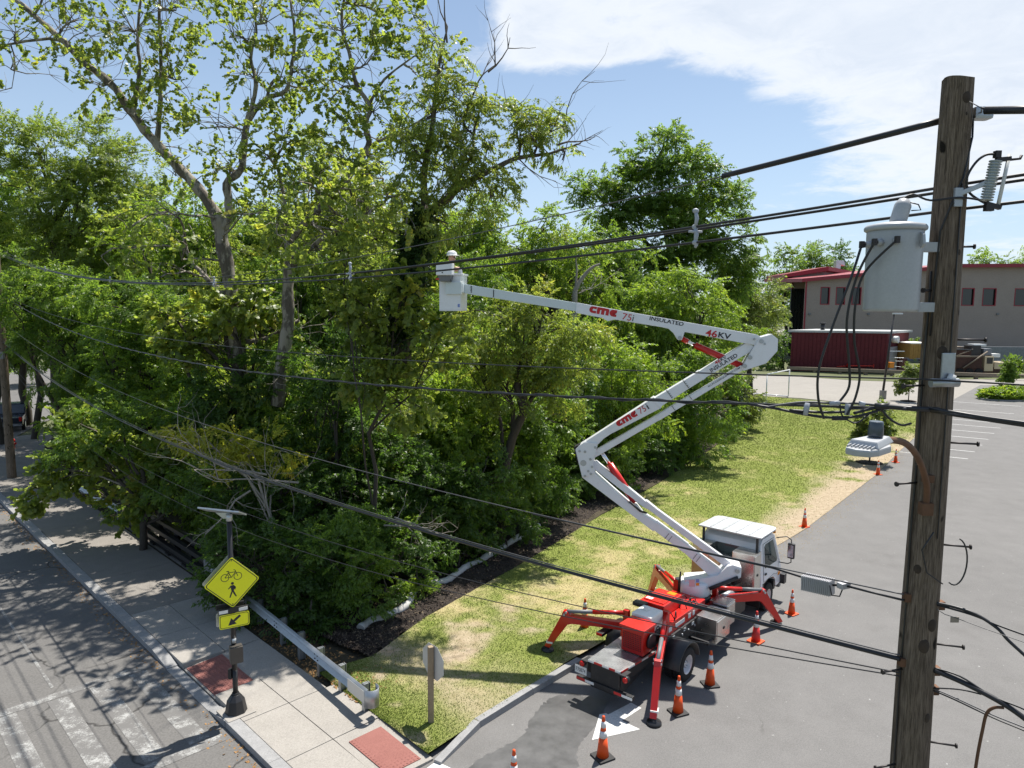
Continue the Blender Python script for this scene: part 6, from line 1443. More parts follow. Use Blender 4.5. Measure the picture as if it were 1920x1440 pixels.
# ------------------------------------------------------------------ street lamp on the pole
h0 = D(1612, 838, 4.42); ln = empty('street_lamp', Vector((PR.x, PR.y, zpole(935))), label='grey finned led street lamp on a rusty curved arm', cat='street lamp')
def LR(p): return Vector(p)-ln.location
ld = Vector((-.74, -.67, 0)).normalized(); ls = Vector((-ld.y, ld.x, 0))
pa = PR + Vector((-.09, -.13, zpole(945))); p_end = D(1652, 829, 4.62)
mb = MB(); mb.tube(smooth([LR(pa), LR(pa+Vector((-.03, -.04, .20))), LR(pa.lerp(p_end, .25)+Vector((0, 0, .27))), LR(pa.lerp(p_end, .52)+Vector((0, 0, .24))), LR(pa.lerp(p_end, .8)+Vector((0, 0, .12))), LR(p_end)]), .024, 12); mb.build('arm', M['rust'], ln)
mb = MB(); mb.box(LR(pa), (.09, .07, .10)); mb.build('arm_bracket', M['rust'], ln, .008); mb = MB(); mb.box(LR(pa+Vector((0, 0, .24))), (.08, .05, .06)); mb.build('arm_bracket', M['rust'], ln, .008)
M['lamp_grey'] = paint('lamp_grey', (.40, .41, .425), .4, .2, .06, 4)
hc = LR(p_end)+ld*.20
op = [(-.20, -.05), (-.20, .05), (-.1, .10), (.09, .10), (.17, .075), (.20, 0), (.17, -.075), (.09, -.10), (-.1, -.10)]
mb = MB(); mb.prism(op, ld, ls, hc+Vector((0, 0, -.02)), .045); mb.build('lamp_head', M['lamp_grey'], ln, .012)
mb = MB(); mb.hexa([hc+ld*a+ls*b_+Vector((0, 0, z)) for z, k in ((.002, 1), (.045, .8)) for a, b_ in ((-.26*k, -.06*k), (.10*k, -.10*k), (.10*k, .10*k), (-.26*k, .06*k))]); mb.build('driver_housing', M['lamp_grey'], ln, .01)
for i in range(7):
    mb = MB(); b_ = -.072+i*.024; mb.bar(hc+ls*b_+ld*.0+Vector((0, 0, .016)), hc+ls*b_+ld*.15+Vector((0, 0, .006)), .007, .018); mb.build('cooling_fin', M['lamp_grey'], ln)
pcq = hc - ld*.10; mb = MB(); mb.lathe([(.045, .05), (.047, .06), (.045, .14), (.040, .15)], pcq, 18); mb.build('photocell', M['photocell'] if 'photocell' in M else M['black'], ln)
# ------------------------------------------------------------------ overhead wires
AWAY = Vector((.69, -.72, .004))
M['cable'] = paint('black_cable', (.014, .014, .017), .42, 0, .2, 6, .5)
M['bare_wire'] = paint('weathered_wire', (.10, .10, .105), .5, .5, .2, 6)
Bdir = (PL-PR); Bdir.z = 0
def wire_pts(A, Bz_px, mid, n=60, ext=True, offB=(0, 0)):
    A = Vector(A)
    """parabola from A to the far pole; passes the photo height mid=(x, y)"""
    B = Vector((PL.x+offB[0], PL.y+offB[1], D(0, Bz_px, 35.5).z))
    d = B-A
    # parameter at which the span is seen at mid.x
    lo, hi = 0.0, 1.0
    def px(t):
        q = A+d*t; v = np.array(q)-CP; w = v@fw; return 960+FOC*(v@rt)/w
    for _ in range(50):
        m_ = (lo+hi)/2
        if px(m_) > mid[0]: lo = m_
        else: hi = m_
    t = (lo+hi)/2; q = A+d*t; zt = D(mid[0], mid[1], q.y).z; sag = (q.z-zt)/(4*t*(1-t))
    f = lambda t: Vector(A+d*t) - Vector((0, 0, 4*sag*t*(1-t)))
    ts = [ (i/n)**1.5 for i in range(n+1)]
    P_ = [f(t) for t in ts]
    if ext:
        s = (P_[0]-P_[1]).normalized(); P_ = ([P_[0]+s*32+Vector((0, 0, .5)), P_[0]+s*2.2+Vector((0, 0, -.03))] if ext == 'both' else []) + P_
        e = (P_[-1]-P_[-2]); e.z = 0; e.normalize(); P_ = P_ + [P_[-1]+e*30+Vector((0, 0, -.8))]
    return P_, f, px
def wire(label, A, Bpx, mid, r, mat='cable', cat='cable', name='overhead_cable', ext=True, offB=(0, 0)):
    P_, f, px = wire_pts(Vector(A), Bpx, mid, 60, ext, offB); mb = MB(); mb.tube(P_, r, 6)
    o = mb.build(name, M[mat], label=label, cat=cat, group='overhead wires between the two poles'); return f, px
bk2 = PR + Vector((.0, .16, 0))
def at_pole(y, dx=0, dy=0): return Vector((PR.x+dx, PR.y+dy, D(1750, y, PR.y+dy).z))
f_m, px_m = wire('thin messenger wire running into the thick black sleeve', at_pole(228, -.05, .15), 462, (920, 432), .006, 'bare_wire')
f_b1, px_b1 = wire('upper black power cable of the spaced pair', at_pole(350, .05, .16), 470, (850, 490), .0135, ext='both')
f_b3, px_b3 = wire('twin black power cable just below the upper one', at_pole(357, .12, .20), 471, (850, 492), .0135, ext='both')
f_b2, px_b2 = wire('lower black power cable of the spaced pair', at_pole(396, .02, .13), 474, (850, 505), .0135, ext='both')
f_c, px_c = wire('single thin neutral wire crossing in front of the middle boom', at_pole(712, -.06, -.21), 550, (640, 668), .0075)
f_d, px_d = wire('twisted service bundle below the neutral wire', at_pole(767, -.12, -.17), 548, (640, 716), .0125)
f_e, px_e = wire('thick black telecom cable passing above the truck outrigger', at_pole(1236, -.17, -.06), 640, (960, 1043), .019)
f_e2, px_e2 = wire('steel strand lashed on top of the thick telecom cable', at_pole(1229, -.17, -.06), 637, (960, 1038), .006, 'bare_wire')
f_g, px_g = wire('thin strand carrying the silver amplifier box', at_pole(1115, -.17, -.05), 600, (960, 953), .0065, 'bare_wire')
f_h, px_h = wire('upper thin drop wire below the telecom cable', at_pole(1262, -.17, -.07), 665, (960, 1107), .0055)
f_i, px_i = wire('lower thin drop wire below the telecom cable', at_pole(1268, -.17, -.07), 668, (960, 1135), .0055)
# twisted bundle strands and lashed coax near the amplifier
def find_t(px, x):
    lo, hi = -.08, 1.0
    for _ in range(50):
        m_ = (lo+hi)/2
        if px(m_) > x: lo = m_
        else: hi = m_
    return (lo+hi)/2
mb = MB()
ts = np.linspace(0.0, .9, 240)
mb.tube([f_d(t)+Vector((.014*math.cos(t*330), .014*math.sin(t*330), .016*math.sin(t*330))) for t in ts], .0085, 5); mb.build('overhead_cable', M['cable'], label='second strand twisted round the service bundle', cat='cable', group='overhead wires between the two poles')
# black sleeve over the messenger
ts = np.linspace(find_t(px_m, 1762), find_t(px_m, 1357), 14)
mb = MB(); mb.tube([f_m(t) for t in ts], .026, 14); mb.build('cable_sleeve', M['cable'], label='thick black insulating sleeve rising to the pole top', cat='cable sleeve')
sl = D(1848, 207, 5.35); s2 = D(1990, 205, 4.9)
mb = MB(); mb.tube([sl, s2], .028, 14); mb.build('cable_sleeve', M['cable'], label='black insulating sleeve leaving the frame right of the pole top', cat='cable sleeve')
mb = MB(); mb.tube([s2-Vector((.02, -.02, 0)), s2+AWAY*28], .006, 6); mb.build('overhead_cable', M['bare_wire'], label='messenger wire running on past the second sleeve', cat='cable')
mb = MB(); mb.tube([PR+Vector((.18, -.02, zpole(213))), sl+Vector((-.03, 0, .02)), sl+Vector((.05, 0, 0))], .006, 6); mb.tube([PR+Vector((.10, -.06, zpole(236))), sl+Vector((-.12, 0, .06)), sl], .004, 6); mb.build('tie_wire', M['bare_wire'], label='thin bare tie wire between pole clamp and sleeve', cat='wire')
# spacers
M['spacer'] = paint('spacer_grey', (.40, .42, .46), .5, 0, .1, 5)
for x, lb in ((1305, 'nearest'), (655, 'second nearest'), (398, 'middle'), (203, 'fourth'), (82, 'farthest')):
    t1 = find_t(px_m, x); top = f_m(t1); a_ = f_b1(find_t(px_b1, x)); b_ = f_b2(find_t(px_b2, x)); c_3 = f_b3(find_t(px_b3, x))
    sp3 = empty('cable_spacer', b_, label={'nearest': 'large pale cable spacer clamped on the wires just left of the pole', 'second nearest': 'cable spacer on the wires left of the basket', 'middle': 'cable spacer on the wires in front of the sycamore trunk', 'fourth': 'fourth small cable spacer along the span', 'farthest': 'last tiny cable spacer near the far pole'}[lb], cat='cable spacer', group='plastic spacers on the power cables')
    a_ = Vector((a_.x, a_.y, a_.z)); tp = Vector((a_.x, a_.y, max(a_.z+.10, min(top.z, a_.z+.16))))
    for nm, p, q, r in (('spacer_arm', tp, a_+Vector((0, -.02, .01)), .02), ('spacer_arm', a_, b_, .022), ('spacer_leg', b_, b_+Vector((0, 0, -.05)), .016), ('spacer_fin', (a_+b_)/2+Vector((-.07, 0, .03)), (a_+b_)/2+Vector((.07, 0, .03)), .014)):
        mb = MB(); mb.tube([Vector(p)-b_, (Vector(p)+Vector(q))/2-b_+Vector((.012, 0, 0)), Vector(q)-b_], [r*.8, r*1.1, r*.8], 8); mb.build(nm, M['spacer'], sp3)
    for p in (a_, b_, tp):
        mb = MB(); mb.sphere(p-b_, .034, 10, 6, (1, .7, .8)); mb.build('clamp', M['spacer'], sp3)
# primary riser, secondary leads from the transformer
lead = MB(); q0 = Vector((tc_.x+.03, tc_.y-.02, z0+hh+.225)); lead.tube(smooth([q0, q0+Vector((.08, 0, .03)), q0+Vector((.20, -.02, -.015)), PR+Vector((-.02, -.15, zpole(376))), PR+Vector((.16, -.14, zpole(381))), cb+Vector((.22, -.06, -.13))]), .008, 8)
lead.build('transformer_lead', M['cable'], label='grey lead from the transformer top across the pole to the fuse', cat='wire')
lead = MB(); lead.tube([q0+Vector((.03, -.03, -.03)), q0+Vector((.10, -.04, -.05)), q0+Vector((.12, -.04, -.09)), q0+Vector((.05, -.04, -.095))], .005, 6); lead.build('transformer_lead', M['cable'], label='small loop of wire beside the transformer bushing cover', cat='wire')
for e, pl, lb in ((ends[1], [(1596, 520), (1562, 610), (1536, 690), (1534, 745), (1545, 785)], 'outermost black lead drooping from the transformer to the service splice'),
                  (ends[0], [(1606, 520), (1588, 600), (1592, 680), (1592, 725), (1575, 752)], 'middle black lead drooping from the transformer to the service splice'),
                  (ends[2], [(1622, 510), (1604, 570), (1602, 640), (1612, 700), (1604, 745), (1588, 778)], 'innermost black lead drooping from the transformer to the service splice')):
    mb = MB(); k = len(pl); P_ = [e] + [D(x, y, 5.45+.12*i/k) for i, (x, y) in enumerate(pl)]; F_ = []
    for i in range(len(P_)-1):
        p0, p1, p2, p3 = P_[max(0, i-1)], P_[i], P_[i+1], P_[min(len(P_)-1, i+2)]
        for j in range(6):
            t = j/6; F_.append(.5*((2*p1)+(p2-p0)*t+(2*p0-5*p1+4*p2-p3)*t*t+(3*p1-p0-3*p2+p3)*t**3))
    mb.tube(F_+[P_[-1]], .0095, 8); mb.build('transformer_lead', M['cable'], label=lb, cat='wire')
# splice cluster
spl = empty('cable_splice', D(1560, 770, 5.6), label='cluster of cable splices and grey clamps left of the pole', cat='cable splice')
def SP(mb, name, mat): o = mb.build(name, M[mat], spl); o.matrix_parent_inverse = Matrix.Translation(-spl.location)
for pl, r, nm, mt_ in (([(1514, 755), (1510, 778)], .022, 'clamp', 'spacer'), ([(1590, 757), (1588, 778)], .022, 'clamp', 'spacer'), ([(1555, 757), (1575, 755)], .018, 'clamp', 'spacer'), ([(1610, 756), (1622, 758)], .018, 'clamp', 'spacer'),
                   ([(1430, 765), (1470, 758), (1510, 754), (1560, 756), (1620, 757), (1660, 762), (1700, 766)], .009, 'cable', 'bare_wire'), ([(1400, 757), (1450, 765), (1510, 777), (1560, 783), (1610, 780), (1660, 765)], .011, 'cable', 'cable'), ([(1480, 769), (1540, 773), (1590, 772)], .011, 'cable', 'cable'), ([(1560, 784), (1590, 784)], .018, 'sleeve', 'cable'),
                   ([(1575, 758), (1580, 780), (1605, 793), (1630, 776)], .006, 'cable', 'cable'), ([(1640, 762), (1668, 762)], .026, 'tape', 'cable'), ([(1650, 764), (1668, 785), (1690, 797), (1708, 794)], .009, 'cable', 'cable'), ([(1660, 762), (1710, 766), (1760, 768)], .02, 'cable', 'cable'), ([(1600, 775), (1640, 765), (1660, 762)], .012, 'cable', 'cable')):
    mb = MB(); mb.tube(smooth([D(x, y, 5.52-.0012*(x-1640)) if x < 1700 else D(x, y, 5.38) for x, y in pl]) if len(pl) > 2 else [D(x, y, 5.52-.0012*(x-1640)) for x, y in pl], r, 8); SP(mb, nm, mt_)
mb = MB(); mb.tube([D(1740, 766, 5.38), D(1790, 774, 5.2), D(1850, 784, 5.1), D(1990, 803, 4.9), D(1990, 803, 4.9)+AWAY*28], .017, 8); mb.tube([D(1745, 770, 5.38), D(1790, 778, 5.19), D(1850, 787, 5.1), D(1990, 808, 4.9), D(1990, 808, 4.9)+AWAY*28], .014, 8); mb.build('overhead_cable', M['cable'], label='service bundle leaving the frame right of the pole', cat='cable')
mb = MB(); mb.tube([D(1740, 712, 5.38), D(1860, 718, 5.1), D(1990, 726, 4.9), D(1990, 726, 4.9)+AWAY*28], .0075, 8); mb.build('overhead_cable', M['cable'], label='neutral wire leaving the frame right of the pole', cat='cable')
# amplifier on the strand
ta = find_t(px_g, 1535); pa2 = f_g(ta); dv = (f_g(ta+.002)-f_g(ta-.002)).normalized()
M['amp'] = paint('cast_aluminium', (.42, .42, .44), .5, .35, .12, 6)
amp = empty('amplifier', pa2, label='finned silver cable amplifier hanging from the strand', cat='amplifier')
sd = dv.cross(Vector((0, 0, 1))).normalized(); upd = Vector((0, 0, 1))
mb = MB(); mb.bar(-dv*.13-upd*.075, dv*.13-upd*.075, .10, .13); mb.build('housing', M['amp'], amp, .008)
for i in range(15):
    p = dv*(-.12+i*.0171); 
    mb = MB(); mb.box(p-upd*.075+sd*.058*(1 if sd.y < 0 else -1), (.006, .006, .13), 0); mb.bar(p-upd*.012, p+upd*.0-upd*.004, .11, .006, dv) ; mb.build('cooling_fin', M['amp'], amp)
mb = MB(); q = f_g(find_t(px_g, 1583))-pa2; mb.box(q-upd*.03, (.10, .06, .05), .4); mb.build('splitter', M['amp'], amp, .006)
mb = MB(); mb.tube([dv*.13*(-1)-upd*.05, q-upd*.03], .010, 6); mb.tube([q-upd*.04, q+Vector((-.03, 0, -.13)), q+Vector((-.10, 0, -.12)), q+Vector((-.12, 0, -.03))], .006, 6)
e_ = at_pole(1126, -.17, -.06)-pa2; mb.tube([q-upd*.03, q.lerp(e_, .4)-upd*.02, e_], .010, 8); mb.tube([dv*.13-upd*.04, f_g(find_t(px_g, 1450))-pa2-upd*.012, f_g(find_t(px_g, 1400))-pa2-upd*.010, f_g(find_t(px_g, 1250))-pa2-upd*.008, f_g(find_t(px_g, 1000))-pa2-upd*.008], .009, 6); mb.build('coax', M['cable'], amp)
# cables on the right of the pole
for lb, pl, r, mt_ in (('black looped coax leaving the pole towards the frame edge', [(1752, 1130), (1790, 1138), (1830, 1152), (1870, 1178), (1890, 1200), (1925, 1232), (1990, 1290)], .013, 'cable'), ('straighter black coax under the looped one', [(1756, 1134), (1820, 1152), (1870, 1172), (1925, 1192), (1990, 1215)], .008, 'cable'),
                   ('thick telecom cable continuing right of the pole', [(1750, 1256), (1800, 1277), (1850, 1302), (1890, 1325), (1925, 1350), (1990, 1400)], .022, 'cable'), ('strand above the thick cable right of the pole', [(1750, 1252), (1800, 1268), (1860, 1305), (1925, 1332), (1990, 1370)], .008, 'cable'),
                   ('pale drop wire right of the pole', [(1748, 1290), (1790, 1308), (1860, 1340), (1925, 1366), (1990, 1395)], .006, 'bare_wire'), ('second drop wire right of the pole', [(1748, 1294), (1790, 1312), (1860, 1345), (1925, 1372), (1990, 1402)], .006, 'cable'), ('short branch wire joining the thick cable', [(1750, 1290), (1800, 1293), (1840, 1302)], .006, 'cable'),
                   ('brown cable bending down from the thick cable splice', [(1882, 1327), (1864, 1327), (1850, 1338), (1842, 1370), (1834, 1410), (1828, 1450), (1822, 1500)], .012, 'rust')):
    mb = MB(); q_ = smooth([D(x, y, 5.5-.0024*(x-1750)) for x, y in pl]); mb.tube(q_ + ([] if mt_ == 'rust' or len(pl) < 4 else [q_[-1]+AWAY*3, q_[-1]+AWAY*28]), r, 8); mb.build('overhead_cable', M[mt_], label=lb, cat='cable')
tg = D(1790, 1162, 5.38); mb = MB(); mb.box(tg, (.065, .006, .045)); t_ = mb.build('cable_tag', M['dead_tag'] if 'dead_tag' in M else M['tank_plastic'], label='small tan tag hanging on a thin wire right of the pole', cat='tag')
mb = MB(); mb.tube([D(1756, 1142, 5.45), D(1772, 1152, 5.42), D(1788, 1157, 5.38), D(1850, 1180, 5.2), D(1925, 1206, 5.05), D(1925, 1206, 5.05)+AWAY*28], .003, 5); mb.build('overhead_cable', M['bare_wire'], label='hair-thin wire carrying the tan tag', cat='wire')
# ------------------------------------------------------------------ crossing sign with solar panel
M['sign_yellow'] = paint('sign_yellow', (.93, .90, .015), .38, 0, .05, 3, .5, (.80, .78, .03))
M['post_black'] = paint('post_black', (.028, .027, .028), .42, .2, .15, 4)
M['bronze'] = paint('bronze_box', (.085, .075, .065), .45, .3, .12, 3)
M['panel_grey'] = paint('sign_back', (.52, .54, .55), .4, .6, .08, 3)
SG = G(443, 1335, .13); sx_, sy_ = SG.x, SG.y
cs = empty('crossing_sign', SG, label='yellow bicycle and pedestrian crossing sign on black post with solar panel', cat='road sign')
kp = SG.y/FOC
def sz(y, dy=0.0): return D(440, y, SG.y+dy).z - SG.z
fac = Vector((.50, -.866, 0)).normalized(); sdir = Vector((-fac.y*-1, 0, 0)); sdir = Vector((0, 0, 1)).cross(fac).normalized()    # sign faces fac, sdir points to its right seen from the front
if sdir.x < 0: sdir = -sdir
mb = MB(); mb.box((0, 0, .0), (.62, .62, .05), R(45)); mb.build('foundation', M['concrete'], cs, .01)
mb = MB()
for z0_, z1_, r0_, r1_ in ((.02, .30, .235, .185), (.30, .42, .185, .10)):
    def sq(z, r): return [Vector((r*math.cos(t), r*math.sin(t), z)) for t in [R(a) for a in (22.5, 67.5, 112.5, 157.5, 202.5, 247.5, 292.5, 337.5)]]
    a = sq(z0_, r0_); b_ = sq(z1_, r1_); mb.add(a+b_, [tuple(reversed(range(8))), tuple(range(8, 16))]+[(i, (i+1) % 8, 8+(i+1) % 8, 8+i) for i in range(8)])
mb.build('post_base', M['post_black'], cs, .01)
ztop = sz(972); zm = sz(1255)
mb = MB(); mb.tube([(0, 0, .40), (0, 0, .46)], .075, 16); mb.tube([(0, 0, .45), (0, 0, zm)], .055, 16); mb.tube([(0, 0, zm), (0, 0, ztop)], .055, 16); mb.build('post', M['post_black'], cs)
mb = MB(); mb.tube([(0, 0, ztop-.05), (0, 0, ztop+.10)], .065, 14); mb.build('panel_mount', M['panel_grey'], cs)
# solar panel tilted to the sun
pcn = Vector((-.16, .05, ztop+.14)); sun_dir = Vector((.45, .5, 1)).normalized(); t1 = Vector((1, 0, -.10)).normalized(); n_ = Vector((.1, .42, 1)).normalized(); t2 = n_.cross(t1).normalized(); t1 = t2.cross(n_)
def orient(c, hx, hy, hz, a, b, n): return [c+a*x*hx+b*y*hy+n*z*hz for z in (-1, 1) for x, y in ((-1, -1), (1, -1), (1, 1), (-1, 1))]
mb = MB(); mb.hexa(orient(pcn, .43, .27, .016, t1, t2, n_)); mb.build('solar_frame', M['panel_grey'], cs, .004)
M['cell'] = paint('solar_cell', (.02, .03, .07), .15, 0, .2, 8)
for i in range(6):
    for j in range(3):
        mb = MB(); mb.hexa(orient(pcn+t1*(-.34+i*.136)+t2*(-.17+j*.17)+n_*.018, .064, .08, .003, t1, t2, n_)); mb.build('solar_cell', M['cell'], cs)
mb = MB(); mb.prism([(-.2, 0), (.12, 0), (.05, -.13), (-.04, -.13)], (1, 0, 0), (0, 0, 1), (-.10, .04, ztop+.12), .05); mb.build('panel_bracket', M['panel_grey'], cs)
def plate_sign(name, outline, c, mat, t=.006):
    mb = MB(); mb.prism(outline, sdir, (0, 0, 1), c, t); 
    o = mb.build(name, mat, cs); return o
def rrect(hw, hh, r, n=4):
    P = []
    for cx_, cy_, a0 in ((hw-r, hh-r, 0), (-hw+r, hh-r, 90), (-hw+r, -hh+r, 180), (hw-r, -hh+r, 270)): P += arc(cx_, cy_, r, a0, a0+90, n)
    return P
def flat(name, poly, off, parent, mat, c):
    bm = bmesh.new(); vs_ = [bm.verts.new(c + sdir*x + Vector((0, 0, 1))*y + fac*off) for x, y in poly]; f = bm.faces.new(vs_); bmesh.ops.triangulate(bm, faces=[f]); me = bpy.data.meshes.new(name); bm.to_mesh(me); bm.free(); return link_mesh(name, me, mat, parent)
def ring(name, outer, inner, off, parent, mat, c):
    n = len(outer); mb = MB(); mb.add([c+sdir*x+Vector((0, 0, y))+fac*off for x, y in outer+inner], [(i, (i+1) % n, n+(i+1) % n, n+i) for i in range(n)]); return mb.build(name, mat, parent)
dc = Vector((0, 0, sz(1092, -.06))) + fac*.075; hd = .455
sq0 = rrect(.40, .40, .05); rot = lambda P, k=1.0: [((x-y)*.7071*k, (x+y)*.7071*k) for x, y in P]
dsg = plate_sign('diamond_sign', rot(sq0), dc, M['sign_yellow']); ring('sign_border', rot(sq0, .955), rot(sq0, .915), .0045, dsg, M['ink'], dc)
dsb = plate_sign('sign_back', rot(sq0, .99), -fac*.10+Vector((-.03, 0, dc.z)), M['panel_grey'])
# bicycle
bcx, bcy = -.005, .17; sB = .155
def line(P, w, name='symbol'):
    for i in range(len(P)-1):
        (x0, y0), (x1, y1) = P[i], P[i+1]; L = math.hypot(x1-x0, y1-y0); nx, ny = -(y1-y0)/L*w/2, (x1-x0)/L*w/2
        flat(name, [(x0+nx, y0+ny), (x1+nx, y1+ny), (x1-nx, y1-ny), (x0-nx, y0-ny)], .0048, dsg, M['ink'], dc)
for wx in (-.135, .125): 
    o_ = [(bcx+wx+.085*math.cos(t), bcy-.045+.085*math.sin(t)) for t in [2*math.pi*i/24 for i in range(24)]]; i_ = [(bcx+wx+.072*math.cos(t), bcy-.045+.072*math.sin(t)) for t in [2*math.pi*i/24 for i in range(24)]]
    ring('bicycle_wheel', o_, i_, .0048, dsg, M['ink'], dc)
B = lambda x, y: (bcx+x, bcy+y)
line([B(-.135, -.045), B(-.065, .055), B(.08, .055), B(-.005, -.055), B(-.065, .055)], .014, 'bicycle_frame'); line([B(-.005, -.055), B(-.07, .085)], .012, 'bicycle_frame'); line([B(-.10, .088), B(-.045, .088)], .016, 'bicycle_seat'); line([B(.125, -.045), B(.07, .10), B(.04, .105)], .013, 'bicycle_fork'); line([B(-.135, -.045), B(-.005, -.055)], .012, 'bicycle_frame')
# walker
wx0, wy0 = .0, -.17
W_ = lambda P: [(wx0+x, wy0+y) for x, y in P]
flat('walker_head', W_([(.005+.030*math.cos(t), .150+.030*math.sin(t)) for t in [2*math.pi*i/14 for i in range(14)]]), .0048, dsg, M['ink'], dc)
flat('walker_torso', W_([(-.035, .105), (.035, .115), (.045, .07), (.03, -.02), (-.02, -.02), (-.025, .04)]), .0048, dsg, M['ink'], dc)
flat('walker_arm', W_([(-.03, .105), (-.085, .045), (-.075, .030), (-.02, .075)]), .005, dsg, M['ink'], dc); flat('walker_arm', W_([(.03, .112), (.075, .06), (.060, .005), (.046, .01), (.055, .055), (.02, .085)]), .0049, dsg, M['ink'], dc)
flat('walker_leg', W_([(-.018, -.015), (-.045, -.085), (-.065, -.155), (-.042, -.158), (-.015, -.088), (.012, -.02)]), .005, dsg, M['ink'], dc); flat('walker_leg', W_([(.03, -.015), (.045, -.075), (.085, -.145), (.065, -.155), (.018, -.078), (.0, -.018)]), .0049, dsg, M['ink'], dc)
for y in (.48, -.475):
    mb = MB(); mb.tube([dc+Vector((0, 0, y))+fac*.003, dc+Vector((0, 0, y))+fac*.01], .012, 8); mb.build('bolt', M['bronze'], dsg)
# arrow plate
ac = Vector((0, 0, sz(1163, -.06))) + fac*.08 + sdir*.02
sq1 = rrect(.305, .155, .04); asg = plate_sign('arrow_sign', sq1, ac, M['sign_yellow']); ring('sign_border', [(x*.95, y*.90) for x, y in sq1], [(x*.915, y*.83) for x, y in sq1], .0045, asg, M['ink'], ac)
aw = [(.10, .11), (.035, .045), (.075, .0)]
ang = R(217); ca, sa = math.cos(ang), math.sin(ang); A_ = [(-.15, .026), (.02, .026), (.02, .085), (.155, 0), (.02, -.085), (.02, -.026), (-.15, -.026)]
rotA = lambda P: [(x*ca-y*sa, x*sa+y*ca) for x, y in P]
flat('arrow_shaft', rotA([(-.15, .026), (.03, .026), (.03, -.026), (-.15, -.026)]), .0048, asg, M['ink'], ac); flat('arrow_head', rotA([(.015, .09), (.16, 0), (.015, -.09)]), .0049, asg, M['ink'], ac)
bks = plate_sign('sign_back', rrect(.30, .15, .04), -fac*.085+Vector((-.03, 0, ac.z-.01)), M['panel_grey'])
# beacon bar between the plates
bz = sz(1143, -.06); bb = MB(); bb.bar(Vector((0, 0, bz))+fac*.09-sdir*.30, Vector((0, 0, bz))+fac*.09+sdir*.30, .05, .11); bo = bb.build('beacon_bar', M['post_black'], cs, .006)
for k in (-.20, .20):
    mb = MB(); mb.bar(Vector((0, 0, bz))+fac*.118+sdir*(k-.09), Vector((0, 0, bz))+fac*.118+sdir*(k+.09), .008, .07); mb.build('beacon_lens', M['tank_plastic'], bo, .003)
bb = MB(); bb.bar(Vector((0, 0, bz+.04))-fac*.09-sdir*.32, Vector((0, 0, bz+.04))-fac*.09+sdir*.25, .05, .11); bb.build('beacon_bar', M['post_black'], cs, .006)
# control box and push button
zb1 = sz(1222); mb = MB(); mb.box(Vector((.08, -.09, zb1)), (.26, .20, .36), math.atan2(sdir.y, sdir.x)); mb.build('control_box', M['bronze'], cs, .015)
mb = MB(); mb.tube([(.02, -.03, zb1+.22), (.02, -.03, zb1+.32)], .045, 10); mb.build('pipe_clamp', M['panel_grey'], cs)
mb = MB(); mb.box(Vector((-.09, -.02, sz(1262))), (.07, .10, .22)); mb.build('push_button', M['post_black'], cs, .01)
# ------------------------------------------------------------------ stop sign seen from behind
M['panel_white'] = paint('sign_aluminium', (.55, .55, .52), .45, .2, .06, 4)
M['post_wood'] = paint('timber_post', (.33, .25, .165), .85, 0, .25, 6, .3, (.20, .15, .10))
SB = G(808, 1356, .12); ss = empty('stop_sign', SB, label='octagonal sign seen from behind on a short wooden post in the grass', cat='road sign')
ht = D(806, 1212, SB.y).z-SB.z
mb = MB(); mb.box((0, 0, ht/2-.05), (.105, .105, ht+.1), R(25)); mb.hexa([Vector((x, y, z)) for z in (0, 0) for x, y in ((0, 0), (0, 0), (0, 0), (0, 0))]) if False else None; mb.build('post', M['post_wood'], ss, .008)
mb = MB(); oc = [(.375/math.cos(R(22.5))*math.cos(R(22.5+45*i)), .375/math.cos(R(22.5))*math.sin(R(22.5+45*i))) for i in range(8)]
sfd = Vector((.74, .67, 0)).normalized(); se = Vector((sfd.y, -sfd.x, 0))
mb.prism(oc, se, (0, 0, 1), Vector((0, 0, ht-.36))+sfd*.062, .004); mb.build('sign_plate', M['panel_white'], ss)
